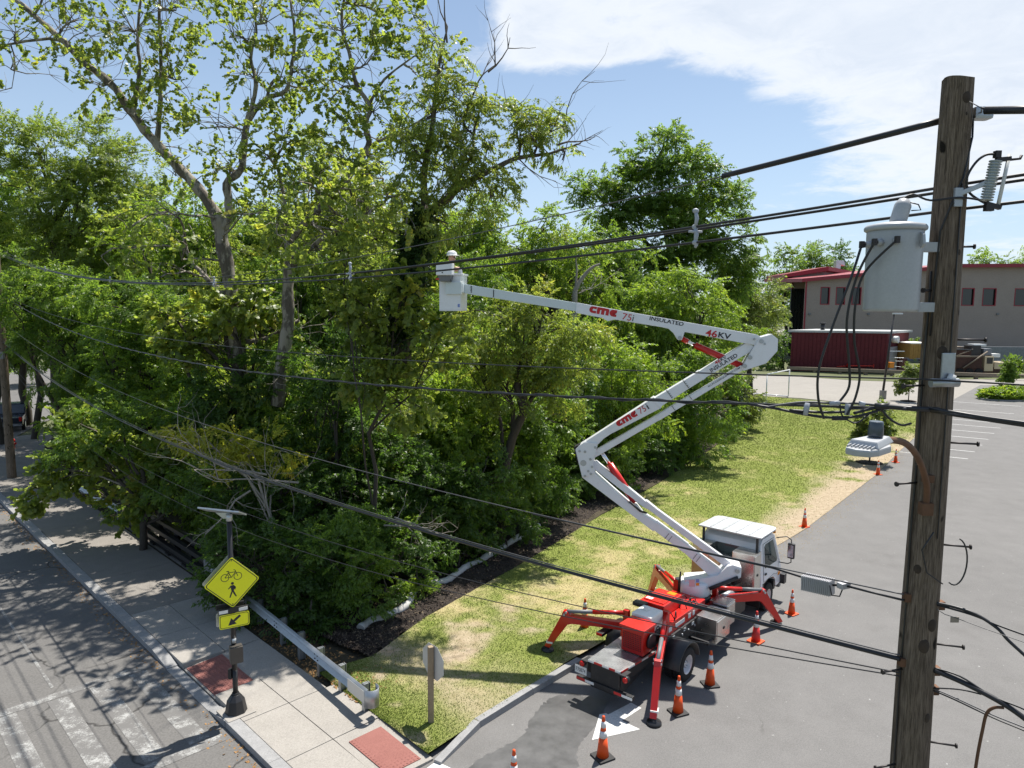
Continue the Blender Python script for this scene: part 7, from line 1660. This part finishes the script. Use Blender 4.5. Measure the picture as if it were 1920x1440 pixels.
# ------------------------------------------------------------------ guardrail
def w_beam(name, label, P, zt, posts, end=False, mat='galv', inner=1):
    o = empty(name, P[0], label=label, cat='guardrail'); inv = Matrix.Translation(-o.location)
    P = [Vector(p) for p in P]; d0 = (P[-1]-P[0]).normalized(); nrm = Vector((d0.y, -d0.x, 0))     # towards the street
    if nrm.x+nrm.y > 0: nrm = -nrm
    prof = [(0, .155), (.045, .13), (.075, .095), (.045, .055), (.0, .0), (.045, -.055), (.075, -.095), (.045, -.13), (0, -.155)]
    segs = 10
    for k in range(len(P)-1):
        p, q = P[k], P[k+1]; mb = MB(); vs_ = []
        for c in (p, q):
            for x, z in prof: vs_.append(c + nrm*x + Vector((0, 0, zt+z)))
            for x, z in reversed(prof): vs_.append(c + nrm*(x-.006) + Vector((0, 0, zt+z)))
        n = len(prof)*2; mb.add(vs_, [(i, (i+1) % n, n+(i+1) % n, n+i) for i in range(n)]+[tuple(range(n)), tuple(reversed(range(n, 2*n)))])
        b_ = mb.build('rail_panel', M[mat], o); b_.matrix_parent_inverse = inv
        for t in (0.03, .97):
            bo = MB()
            for x, z in ((.045, .055), (.045, -.055)):
                c = p.lerp(q, t)+nrm*x+Vector((0, 0, zt+z)); bo.tube([c, c+nrm*.02], .014, 6)
            b2 = bo.build('bolts', M['bolt'], b_)
    for t in posts:
        L = (P[-1]-P[0]); c = P[0]+L*t - nrm*.12; mb = MB()
        mb.box(c+Vector((0, 0, zt*.5+.02)), (.012, .15, zt+.26), math.atan2(d0.y, d0.x)); mb.box(c+Vector((0, 0, zt*.5+.02))+nrm*.075, (.11, .012, zt+.26), math.atan2(d0.y, d0.x)); mb.box(c+Vector((0, 0, zt*.5+.02))-nrm*.075, (.11, .012, zt+.26), math.atan2(d0.y, d0.x)); mb.box(c+nrm*.02+Vector((0, 0, zt)), (.10, .13, .30), math.atan2(d0.y, d0.x))
        b_ = mb.build('post', M[mat], o); b_.matrix_parent_inverse = inv
    if end:
        mb = MB(); c = P[-1]; prof2 = arc(0, 0, .17, -90, 110, 12); vs_ = []; ex = d0; 
        for x, y in prof2: vs_ += [c+ex*(x*1.15)-nrm*(y+.12-.05)+Vector((0, 0, zt-.20)), c+ex*(x*1.15)-nrm*(y+.12-.05)+Vector((0, 0, zt+.20))]
        k = len(prof2); mb.add(vs_, [(2*i, 2*i+2, 2*i+3, 2*i+1) for i in range(k-1)], True)
        b_ = mb.build('end_terminal', M[mat], o); b_.matrix_parent_inverse = inv
        sm = b_.modifiers.new('t', 'SOLIDIFY'); sm.thickness = .008
        mb = MB(); q = P[-1]-d0*.75; mb.bar(q+Vector((0, 0, zt))+nrm*.082, P[-1]+Vector((0, 0, zt))+nrm*.082, .006, .28); b_ = mb.build('end_sleeve', M['panel_grey'], o); b_.matrix_parent_inverse = inv
    return o
g_end = G(690, 1303, .66); g_end.z = 0; g_st = AB(12.25, 31.3)
w_beam('guardrail', 'galvanised guardrail running along the sidewalk to a curled end', [g_st, g_st.lerp(g_end, .27), g_st.lerp(g_end, .52), g_st.lerp(g_end, .76), g_end], .62, (.03, .2, .37, .53, .64, .75, .86, .97), True)
w_beam('guardrail', 'far galvanised guardrail half hidden by leaves past the bridge', [AB(12.3, 44.5), AB(12.0, 49), AB(12.1, 55)], .62, (.05, .5, .95))
# ------------------------------------------------------------------ black bridge railing
br = empty('bridge_railing', AB(12.2, 38), label='black three-rail steel bridge railing in deep shade beside the sidewalk', cat='railing'); binv2 = Matrix.Translation(-br.location)
def BR(mb, n, m='post_black', bev=0.0): o = mb.build(n, M[m], br, bev); o.matrix_parent_inverse = binv2; return o
b0_, b1_ = 31.9, 43.6
for a_, z, w in ((12.3, .42, .17), (12.42, .72, .17), (12.62, 1.02, .19)):
    mb = MB(); mb.bar(AB(a_, b0_, z), AB(a_, b1_, z), w, .15); BR(mb, 'rail', bev=.015)
for i in range(6):
    b_ = b0_+.4+i*2.2; mb = MB(); mb.bar(AB(12.75, b_, .1), AB(12.75, b_, 1.0), .16, .14); mb.box(AB(12.45, b_, .17), (.35, .35, .06), R(45)); BR(mb, 'post')
for i in range(70):
    b_ = b0_+.1+i*.165; mb = MB(); mb.bar(AB(12.33, b_, .14), AB(12.33, b_, .36), .03, .03); BR(mb, 'baluster')
mb = MB(); mb.bar(AB(12.3, b0_-.25, .1), AB(12.3, b0_-.25, .95), .22, .22); BR(mb, 'end_post', 'granite', .01)
mb = MB(); mb.bar(AB(12.75, 31.5, .0), AB(12.75, 44.5, .0), .7, .2); BR(mb, 'bridge_coping', 'concrete_old')
# ------------------------------------------------------------------ white filter sock
M['sock'] = paint('white_sock', (.50, .49, .47), .95, 0, .2, 1.6, .2, (.20, .18, .15))
pts = [G(676, 1178, .25), G(692, 1166, .25), G(735, 1150, .25), G(765, 1132, .25), G(775, 1110, .25), G(800, 1096, .25), G(838, 1088, .25), G(870, 1066, .25), G(915, 1042, .25), G(965, 1012, .25), G(1010, 985, .25)]
P_ = smooth(pts, 8); rs = np.random.RandomState(3); n = len(P_)
mb = MB(); mb.tube([p+Vector((0, 0, .015*math.sin(i*.9))) for i, p in enumerate(P_)], [.11+.012*math.sin(i*.7)+.006*rs.randn() for i in range(n)], 12)
mb.build('filter_sock', M['sock'], label='lumpy white filter sock snaking along the mulch bed', cat='filter sock')
# ------------------------------------------------------------------ goals
def goal(label, A, Bp, Hh, dpt, r):
    o = empty('soccer_goal', A, label=label, cat='goal'); A0 = Vector((0, 0, 0)); d = Bp-A; d.z = 0; n_ = Vector((d.y, -d.x, 0)).normalized()*dpt
    for nm, p, q in (('post', A0, Vector((0, 0, Hh))), ('post', d, d+Vector((0, 0, Hh))), ('crossbar', Vector((0, 0, Hh)), d+Vector((0, 0, Hh))), ('ground_bar', A0, n_), ('ground_bar', d, d+n_), ('ground_bar', n_, d+n_)):
        mb = MB(); mb.tube([p+Vector((0, 0, r)), q+Vector((0, 0, r))], r, 8); mb.build(nm, M['white'], o)
goal('white soccer goal frame at the far end of the lawn', G(1436, 757), G(1478, 744), 2.75, -3.4, .06)
goal('tiny far goal on the playing field beyond the wood', G(1428, 627), G(1447, 626), 3.6, 2, .12)
# ------------------------------------------------------------------ parking lamp
pl_ = empty('parking_lamp', G(1655, 747), label='slim dark parking lot lamp post on a concrete drum', cat='lamp post'); Ypl = pl_.location.y
hp = D(1668, 588, Ypl).z
mb = MB(); mb.lathe([(.33, 0), (.33, .85)], (0, 0, 0), 18); mb.build('concrete_base', M['concrete'], pl_, .02)
mb = MB(); mb.tube([(0, 0, .85), (.6, 0, hp)], [.12, .08], 10); mb.build('post', M['post_black'], pl_)
mb = MB(); mb.box((.95, 0, hp), (.9, .4, .14)); mb.build('lamp_head', M['panel_grey'], pl_, .02); mb = MB(); mb.bar((.35, 0, hp*.56), (1.9, 0, hp*.56), .08, .08); mb.build('arm', M['panel_grey'], pl_)
# ------------------------------------------------------------------ buildings at the back
M['wall_tan'] = ground_mat('tan_panel_wall', [(.29, .24, .21), (.335, .28, .245)], .08, 6, .8, .1, .01, .5)
M['wall_pale'] = ground_mat('pale_panel_wall', [(.34, .31, .28), (.38, .35, .32)], .08, 6, .8, .1, .01, .5)
M['roof_red'] = paint('red_roof_trim', (.25, .014, .026), .45, 0, .08, .3)
M['maroon'] = ground_mat('maroon_siding', [(.085, .014, .018), (.115, .020, .024)], .15, 4, .7, .1, .01, .8)
M['roof_grey'] = ground_mat('flat_roof', [(.34, .35, .35), (.44, .45, .44)], .2, 3, .9, .1, .01, .8)
M['base_grey'] = ground_mat('concrete_base_wall', [(.17, .18, .20), (.22, .23, .25)], .2, 4, .9, .1, .01)
mt, nt, b = new_mat('dark_window_glass'); b.inputs['Base Color'].default_value = (.012, .018, .017, 1); b.inputs['Roughness'].default_value = .08; b.inputs['Specular IOR Level'].default_value = .6
M['pane'] = mt
M['door_grey'] = paint('grey_door', (.42, .42, .43), .5)
BY = 128.0; k_ = BY/FOC
bld = empty('school_building', Vector((D(1500, 690, BY).x, BY, 0)), label='long tan two-storey building with red roof edge and dark windows', cat='building'); bi = Matrix.Translation(-bld.location)
def BB(mb, n, m, par=None, bev=0.0, **kk):
    o = mb.build(n, M[m], par or bld, bev, **kk)
    if par is None: o.matrix_parent_inverse = bi
    return o
xl = D(1508, 600, BY).x; xr = D(2250, 600, BY).x; z_l = D(1508, 528, BY).z; z_m = D(1795, 502, BY).z; z_r = D(2250, 470, BY).z; xm = D(1795, 500, BY).x
def zline(x): return z_l+(z_m-z_l)*(x-xl)/(xm-xl) if x < xm else z_m + (x-xm)*.012
# wall pieces around the window openings
wins = [(1538, 1556), (1567, 1585), (1597, 1615), (1627, 1645), (1660, 1678), (1700, 1718), (1745, 1764), (1803, 1827), (1842, 1868), (1902, 1930), (1960, 1988), (2020, 2048)]
wz1 = D(1700, 539, BY).z; wz0 = D(1700, 572.5, BY).z
xs = [xl]
mb = MB(); th = .5
def wallquad(x0, x1, za0, za1, zb0, zb1):     # bottom za, top zb at x0 / x1
    mb.hexa([Vector((x0, BY, za0)), Vector((x1, BY, za1)), Vector((x1, BY+th, za1)), Vector((x0, BY+th, za0)), Vector((x0, BY, zb0)), Vector((x1, BY, zb1)), Vector((x1, BY+th, zb1)), Vector((x0, BY+th, zb0))])
X = [D(a, 555, BY).x for w in wins for a in w]; cur = xl
for i in range(len(wins)):
    a, b_ = X[2*i], X[2*i+1]
    wallquad(cur, a, 2.2, 2.2, zline(cur), zline(a)); wallquad(a, b_, 2.2, 2.2, wz0, wz0); wallquad(a, b_, wz1, wz1, zline(a), zline(b_)); cur = b_
wallquad(cur, xr, 2.2, 2.2, zline(cur), zline(xr))
BB(mb, 'wall', 'wall_tan')
mb = MB(); wallquad(xl-.02, xr, -.1, -.1, 2.2, 2.2); BB(mb, 'base_wall', 'base_grey')
for i in range(len(wins)):
    a, b_ = X[2*i], X[2*i+1]; f = MB(); t = .16
    for (x0, x1, z0_, z1_) in ((a, b_, wz0, wz0+t), (a, b_, wz1-t, wz1), (a, a+t, wz0+t, wz1-t), (b_-t, b_, wz0+t, wz1-t)): f.box(((x0+x1)/2, BY+.08, (z0_+z1_)/2), (x1-x0, .22, z1_-z0_))
    w = BB(f, 'window', 'roof_red'); p = MB(); p.box(((a+b_)/2, BY+.30, (wz0+wz1)/2), (b_-a, .04, wz1-wz0)); BB(p, 'pane', 'pane', w)
nseg = 20
for i in range(nseg):
    x0 = xl+(xr-xl)*i/nseg; 
rf = MB()
for x0, x1 in ((xl-1.2, xm), (xm, xr)): 
    rf.hexa([Vector((x0, BY-1.1, zline(x0))), Vector((x1, BY-1.1, zline(x1))), Vector((x1, BY+18, zline(x1)+.6)), Vector((x0, BY+18, zline(x0)+.6)), Vector((x0, BY-1.1, zline(x0)+.62)), Vector((x1, BY-1.1, zline(x1)+.62)), Vector((x1, BY+18, zline(x1)+1.2)), Vector((x0, BY+18, zline(x0)+1.2))])
BB(rf, 'roof', 'roof_red')
mb = MB(); mb.box((xl+.02, BY-.03, (2.2+z_l)/2), (.28, .12, z_l-2.2)); BB(mb, 'corner_trim', 'roof_red')
for x in (1518, 1628, 1870): mb = MB(); p = D(x, 589, BY); mb.box((p.x, BY-.1, p.z), (.45, .2, .3)); BB(mb, 'wall_lamp', 'grey_plastic')
# entrance wing behind, with upper roof
wy = BY+9; wx0 = D(1482, 600, wy).x; wx1 = D(1541, 600, wy).x; zt0 = D(1482, 518, wy).z; zt1 = D(1541, 508, wy).z; zg = D(1490, 541, wy).z
mb = MB(); mb.hexa([Vector((wx0, wy, zg)), Vector((wx1, wy, zg)), Vector((wx1, wy+9, zg)), Vector((wx0, wy+9, zg)), Vector((wx0, wy, zt0)), Vector((wx1, wy, zt1)), Vector((wx1, wy+9, zt1)), Vector((wx0, wy+9, zt0))]); BB(mb, 'upper_wall', 'wall_tan')
wx2 = D(1606, 600, wy+9).x; mb = MB(); mb.hexa([Vector((wx1, wy+.1, zg)), Vector((wx2, wy+9, zg)), Vector((wx2, wy+10, zg)), Vector((wx1, wy+9, zg)), Vector((wx1, wy+.1, zt1)), Vector((wx2, wy+9, zt1-.4)), Vector((wx2, wy+10, zt1-.4)), Vector((wx1, wy+9, zt1))]); BB(mb, 'upper_wall', 'wall_pale')
mb = MB(); x0 = D(1468, 600, wy-1).x
mb.hexa([Vector((x0, wy-1, zt0-.3)), Vector((wx1+.3, wy-1, zt1)), Vector((wx1+.3, wy+9, zt1)), Vector((x0, wy+9, zt0-.3)), Vector((x0, wy-1, zt0+.35)), Vector((wx1+.3, wy-1, zt1+.8)), Vector((wx1+.3, wy+9, zt1+.8)), Vector((x0, wy+9, zt0+.35))]); BB(mb, 'upper_roof', 'roof_red')
mb = MB(); mb.hexa([Vector((wx1+.3, wy-1, zt1)), Vector((wx2, wy+9, zt1-.5)), Vector((wx2, wy+10, zt1-.5)), Vector((wx1+.3, wy+9, zt1)), Vector((wx1+.3, wy-1, zt1+.8)), Vector((wx2, wy+9, zt1+.2)), Vector((wx2, wy+10, zt1+.2)), Vector((wx1+.3, wy+9, zt1+.8))]); BB(mb, 'upper_roof', 'roof_red')
for i in range(4):
    a = wx0+(wx1-wx0)*.42*i/4; b_ = wx0+(wx1-wx0)*.42*(i+1)/4
    for j in range(3):
        z0_ = .3+(zg-.3)*j/3; z1_ = .3+(zg-.3)*(j+1)/3; mb = MB(); mb.box(((a+b_)/2, wy+.1, (z0_+z1_)/2), (b_-a-.14, .05, z1_-z0_-.14)); BB(mb, 'pane', 'pane')
mb = MB(); mb.box(((wx0+wx1)/2, wy+.4, zg/2), (wx1-wx0, .3, zg)); BB(mb, 'curtain_wall_frame', 'post_black')
mb = MB(); mb.box((wx0, wy-.1, (zg+zt0)/2), (.2, .2, zt0-zg)); BB(mb, 'corner_trim', 'roof_red')
vt = MB(); p = D(1565, 508, BY+14); q = D(1574, 494, BY+14); vt.box(((p.x+q.x)/2, BY+14, (p.z+q.z)/2), (q.x-p.x, 1.2, q.z-p.z+1)); vt.prism([(-.6, 0), (.9, -.5), (.6, .5), (-.6, .6)], (1, 0, 0), (0, 0, 1), (q.x, BY+14, q.z), 1.3); BB(vt, 'roof_vent', 'alu')
# ------------------------------------------------------------------ maroon shed
sy = 104.0
sl_, sr_, sr2 = D(1481, 690, sy), D(1664, 697, sy), D(1699, 690, sy+9)
sh_ = empty('storage_shed', Vector((sl_.x, sy, 0)), label='maroon flat-roofed storage shed with a grey door', cat='shed'); si = Matrix.Translation(-sh_.location)
def SS(mb, n, m, par=None, **kk): o = mb.build(n, M[m], par or sh_, **kk); o.matrix_parent_inverse = si; return o
zs = D(1570, 623, sy).z; A = Vector((sl_.x, sy, 0)); B_ = Vector((D(1661, 690, sy-3).x, sy-3.0, 0)); C_ = Vector((D(1700, 690, sy+4).x, sy+4, 0)); D_ = A+(C_-B_)
mb = MB(); mb.hexa([A, B_, C_, D_]+[p+Vector((0, 0, zs)) for p in (A, B_, C_, D_)]); SS(mb, 'wall', 'maroon')
n_front = (B_-A).normalized(); nf = Vector((n_front.y, -n_front.x, 0))
for i in range(24):
    p = A.lerp(B_, (i+.5)/24); mb = MB(); mb.bar(p+nf*.03+Vector((0, 0, .1)), p+nf*.03+Vector((0, 0, zs-.2)), .05, .03); SS(mb, 'siding_rib', 'maroon')
o_ = [A+(A-C_)*.03, B_+(B_-D_)*.03, C_+(C_-A)*.03, D_+(D_-B_)*.03]; mb = MB(); mb.hexa([p+Vector((0, 0, zs-.02)) for p in o_]+[p+Vector((0, 0, zs+.28)) for p in o_]); SS(mb, 'roof', 'roof_grey')
e = (C_-B_).normalized(); en = Vector((e.y, -e.x, 0)); L_ = (C_-B_).length
mb = MB(); mb.bar(B_+e*L_*.18+en*.06, B_+e*L_*.18+en*.06+Vector((0, 0, 3.6)), .02, .02); mb.prism([(0, 0), (L_*.32, 0), (L_*.32, 3.7), (0, 3.7)], e, (0, 0, 1), B_+e*L_*.12+en*.05, .12); SS(mb, 'door', 'door_grey')
mb = MB(); mb.prism([(0, 0), (L_*.14, 0), (L_*.14, 4.0), (0, 4.0)], e, (0, 0, 1), B_+e*L_*.55+en*.05, .12); SS(mb, 'door', 'maroon')
mb = MB(); mb.tube([B_+e*L_*.15+Vector((0, 0, zs-.9))+en*.2, B_+e*L_*.15+Vector((0, 0, zs-.9))+en*1.0], .5, 12); SS(mb, 'floodlight', 'reflect_white')
mb = MB(); p = A.lerp(B_, .42)+Vector((0, 3, zs+.25)); mb.tube([p, p+Vector((0, 0, .9))], .3, 10); mb.tube([p+Vector((0, 0, .9)), p+Vector((0, 0, 1.1))], .45, 10); SS(mb, 'roof_vent', 'post_black')
# ------------------------------------------------------------------ yard behind the timber rail
lr = empty('timber_rail', G(1560, 703), label='long low timber rail along the far side of the gravel lot', cat='rail'); li = Matrix.Translation(-lr.location)
ta_ = G(1475, 697); tb_ = G(1935, 714); n = 9
M['log'] = bark('old_timber', (.16, .125, .09), (.30, .245, .185))
for i in range(n):
    p = ta_.lerp(tb_, i/n); q = ta_.lerp(tb_, (i+1)/n); mb = MB(); mb.bar(p+Vector((0, 0, .55)), q+Vector((0, 0, .55)), .35, .45); o = mb.build('timber', M['log'], lr, .03); o.matrix_parent_inverse = li
    mb = MB(); mb.box(p+Vector((.4, 0, .15)), (.4, .4, .5)); o = mb.build('post', M['log'], lr, .02); o.matrix_parent_inverse = li
# chain link fence line
fn = empty('chain_fence', G(1560, 700), label='thin wire fence line in front of the shed and yard', cat='fence'); fi = Matrix.Translation(-fn.location)
fa = G(1500, 693); fb = G(1950, 708); zf = D(1600, 671, (fa.y+fb.y)/2).z
for i in range(14):
    p = fa.lerp(fb, i/13); mb = MB(); mb.tube([p, p+Vector((0, 0, zf))], .05, 6); o = mb.build('fence_post', M['post_black'], fn); o.matrix_parent_inverse = fi
mb = MB(); mb.tube([fa+Vector((0, 0, zf)), fb+Vector((0, 0, zf))], .045, 6); o = mb.build('top_rail', M['galv'], fn); o.matrix_parent_inverse = fi
for z in (.2, .9, 1.7): mb = MB(); mb.tube([fa+Vector((0, 0, z)), fb+Vector((0, 0, z))], .015, 4); o = mb.build('wire', M['galv'], fn); o.matrix_parent_inverse = fi
def px_box(name, label, cat, x0, x1, y0, y1, Y, depth, mat, extra=None):
    a = D(x0, y1, Y); b_ = D(x1, y0, Y); o = empty(name, Vector(((a.x+b_.x)/2, Y, 0)), label=label, cat=cat); mb = MB(); zb = max(0, a.z); mb.box((0, depth/2, (zb+b_.z)/2), (b_.x-a.x, depth, b_.z-zb)); mb.build('box', M[mat], o, .05); return o, (b_.x-a.x), zb, b_.z
M['ochre'] = ground_mat('ochre_container', [(.38, .22, .06), (.46, .28, .09)], .4, 5, .7, .1, .01); M['rusty_bed'] = ground_mat('brown_truck_bed', [(.05, .026, .02), (.085, .045, .035)], .4, 5, .8, .2, .01)
M['tan_truck'] = paint('tan_truck_paint', (.55, .44, .28), .45, 0, .1, 1)
o, w_, z0_, z1_ = px_box('container', 'ochre container box behind the foreground pole', 'container', 1706, 1752, 645, 673, 101, 5, 'ochre')
for i in range(10): mb = MB(); mb.box((-w_/2+(i+.5)*w_/10, -.04, (z0_+z1_)/2), (.12, .1, z1_-z0_-.2)); mb.build('rib', M['ochre'], o)
mb = MB(); mb.box((0, 2.5, z1_+.06), (w_+.1, 5.1, .14)); mb.build('lid', M['tank_plastic'], o)
o, w_, z0_, z1_ = px_box('orange_bin', 'small orange bin beside the shed door', 'bin', 1668, 1677, 681, 690, 99, .8, 'amber'); mb = MB(); mb.box((0, .4, z1_+.05), (w_+.1, .9, .1)); mb.build('lid', M['amber'], o)
o = empty('trailer', G(1610, 698), label='small red utility trailer parked before the shed', cat='trailer'); mb = MB(); mb.box((0, 0, 1.0), (3.6, 1.6, .12)); mb.build('bed', M['red'], o)
for x in (-.9, .9):
    mb = MB(); mb.tube([(x, -.9, .4), (x, -.7, .4)], .4, 14); mb.build('wheel', M['rubber'], o)
for x in (-1.7, 1.7): mb = MB(); mb.bar((x, -.8, 1.0), (x, .8, 1.0), .1, .5); mb.build('rail', M['red'], o)
mb = MB(); mb.bar((-1.8, 0, .9), (-3.2, 0, .8), .1, .1); mb.build('tow_bar', M['red'], o)
# old crane truck
cy_ = 97.0
def cp_(x, y, dy=0): return D(x, y, cy_+dy)
ct = empty('crane_truck', Vector((cp_(1830, 700).x, cy_, 0)), label='old brown and tan crane truck parked in the yard by the wall', cat='truck'); cti = Matrix.Translation(-ct.location)
def CT(name, mat, x0, x1, y0, y1, dep=2.4, dy=0, bev=.05):
    a = cp_(x0, y1, dy); b_ = cp_(x1, y0, dy); mb = MB(); mb.box(((a.x+b_.x)/2, cy_+dy+dep/2, (a.z+b_.z)/2), (b_.x-a.x, dep, b_.z-a.z)); o = mb.build(name, M[mat], ct, bev); o.matrix_parent_inverse = cti; return o
CT('truck_bed', 'rusty_bed', 1770, 1842, 668, 690); CT('bed_rail', 'log', 1772, 1840, 667, 669.5, 2.6, -.1); CT('chassis', 'rusty_bed', 1762, 1900, 690, 699, 2.0, .1)
c_ = CT('cab', 'tan_truck', 1845, 1864, 668, 696, 2.3); CT('cab_window', 'pane', 1850, 1862, 671, 682, .05, -.03, 0)
CT('bonnet', 'tan_truck', 1864, 1905, 680, 692, 2.2, .05); CT('load', 'rusty_bed', 1768, 1822, 657, 668, 2.0, .3); CT('deck_boards', 'log', 1768, 1808, 650, 653.5, 2.2, 1.5); CT('crane_engine', 'post_black', 1820, 1840, 648, 668, 1.6, .4); CT('crane_cover', 'panel_grey', 1826, 1850, 645.5, 650, 1.5, .5); CT('crane_box', 'base_grey', 1844, 1860, 654, 666, 1.5, .5); CT('yellow_rail', 'ochre', 1886, 1918, 677, 684, .2, 2.4, 0); CT('windscreen', 'reflect_white', 1860, 1876, 663.5, 670, 1.2, .3)
for p, q, m_, r in (((1806, 690), (1852, 659), 'log', .10), ((1796, 666), (1824, 655), 'log', .08), ((1768, 655), (1824, 656), 'post_black', .12)):
    mb = MB(); mb.tube([cp_(*p, -.2), cp_(*q, -.2)], r, 6); o = mb.build('crane_boom', M[m_], ct); o.matrix_parent_inverse = cti
for x in (1782, 1800, 1818, 1836, 1886):
    p = cp_(x, 702, -.1); mb = MB(); mb.tube([Vector((p.x, cy_-.1, .55)), Vector((p.x, cy_+.3, .55))], .55, 16); o = mb.build('wheel', M['rubber'], ct); o.matrix_parent_inverse = cti
# low concrete wall behind the yard, far field fence and path
mb = MB(); a = D(1795, 690, 116); b_ = D(2100, 690, 116); mb.box(((a.x+b_.x)/2, 116.3, D(1850, 650, 116).z/2), (b_.x-a.x, .5, D(1850, 650, 116).z)); mb.build('retaining_wall', M['base_grey'], label='blue grey concrete wall behind the crane truck', cat='wall')
ff = empty('field_fence', D(1450, 628, 160), label='dark rail fence across the far playing field', cat='fence'); ff.location.z = 0; ffi = Matrix.Translation(-ff.location)
for i in range(9):
    p = D(1415+i*9, 620, 150); mb = MB(); mb.bar(Vector((p.x, 150, 0)), Vector((p.x, 150, 3.0)), .25, .25); o = mb.build('post', M['post_black'], ff); o.matrix_parent_inverse = ffi
for z in (1.2, 2.0, 2.9): mb = MB(); mb.bar(Vector((D(1410, 620, 150).x, 150, z)), Vector((D(1490, 620, 150).x, 150, z)), .12, .22); o = mb.build('rail', M['post_black'], ff); o.matrix_parent_inverse = ffi
sheet('field_path', [G(1400, 622), G(1500, 623), G(1500, 618), G(1400, 617)], M['gravel'], z=.01, **ST)
# ------------------------------------------------------------------ parked pickup on the far street
pkp = G(24, 800); ang = math.atan2(-.62, .78); pk_ = empty('parked_pickup', pkp, R(118), label='dark pickup truck parked on the far street at the frame edge', cat='pickup')
M['navy'] = paint('dark_car_paint', (.012, .016, .028), .2, 0, .1, 2, .5, None, .6)
prof = [(-2.7, .45), (-2.72, 1.05), (-.9, 1.08), (-.75, 1.72), (-.55, 1.80), (.55, 1.78), (1.15, 1.15), (2.5, 1.02), (2.7, .85), (2.72, .45)]
mb = MB(); mb.prism(prof, (1, 0, 0), (0, 0, 1), (0, 0, 0), 1.9); mb.build('body', M['navy'], pk_, .08)
for sgn in (-1, 1):
    mb = MB(); mb.prism([(-.65, 1.15), (-.5, 1.66), (.5, 1.66), (.95, 1.18)], (1, 0, 0), (0, 0, 1), (0, sgn*.952, 0), .01); mb.build('window', M['pane'], pk_)
    for x in (-1.75, 1.75):
        mb = MB(); mb.tube([(x, sgn*.78, .38), (x, sgn*.99, .38)], .38, 20); w = mb.build('wheel', M['rubber'], pk_); mb = MB(); mb.tube([(x, sgn*.985, .38), (x, sgn*1.0, .38)], .22, 14); mb.build('rim', M['alu'], w)
    mb = MB(); mb.box((-2.73, sgn*.82, .9), (.04, .16, .3)); mb.build('tail_lamp', M['red_lens'], pk_); mb = MB(); mb.box((2.72, sgn*.72, .75), (.05, .3, .16)); mb.build('headlamp', M['glass'], pk_)
mb = MB(); mb.box((-2.74, 0, .5), (.1, 1.8, .16)); mb.build('bumper', M['chrome'], pk_); mb = MB(); mb.add([(-.78, -.75, 1.18), (-.78, .75, 1.18), (-.68, .68, 1.62), (-.68, -.68, 1.62)], [(0, 1, 2, 3)]); mb.build('rear_window', M['pane'], pk_)
hy = empty('fire_hydrant', G(24, 845), label='small red hydrant behind the far pole', cat='hydrant'); mb = MB(); mb.lathe([(.18, 0), (.14, .05), (.14, .55), (.17, .6), (.13, .72), (.03, .8)], (0, 0, 0), 14); mb.build('barrel', M['red'], hy); mb = MB(); mb.tube([(-.22, 0, .45), (.22, 0, .45)], .07, 8); mb.build('outlet', M['red'], hy)
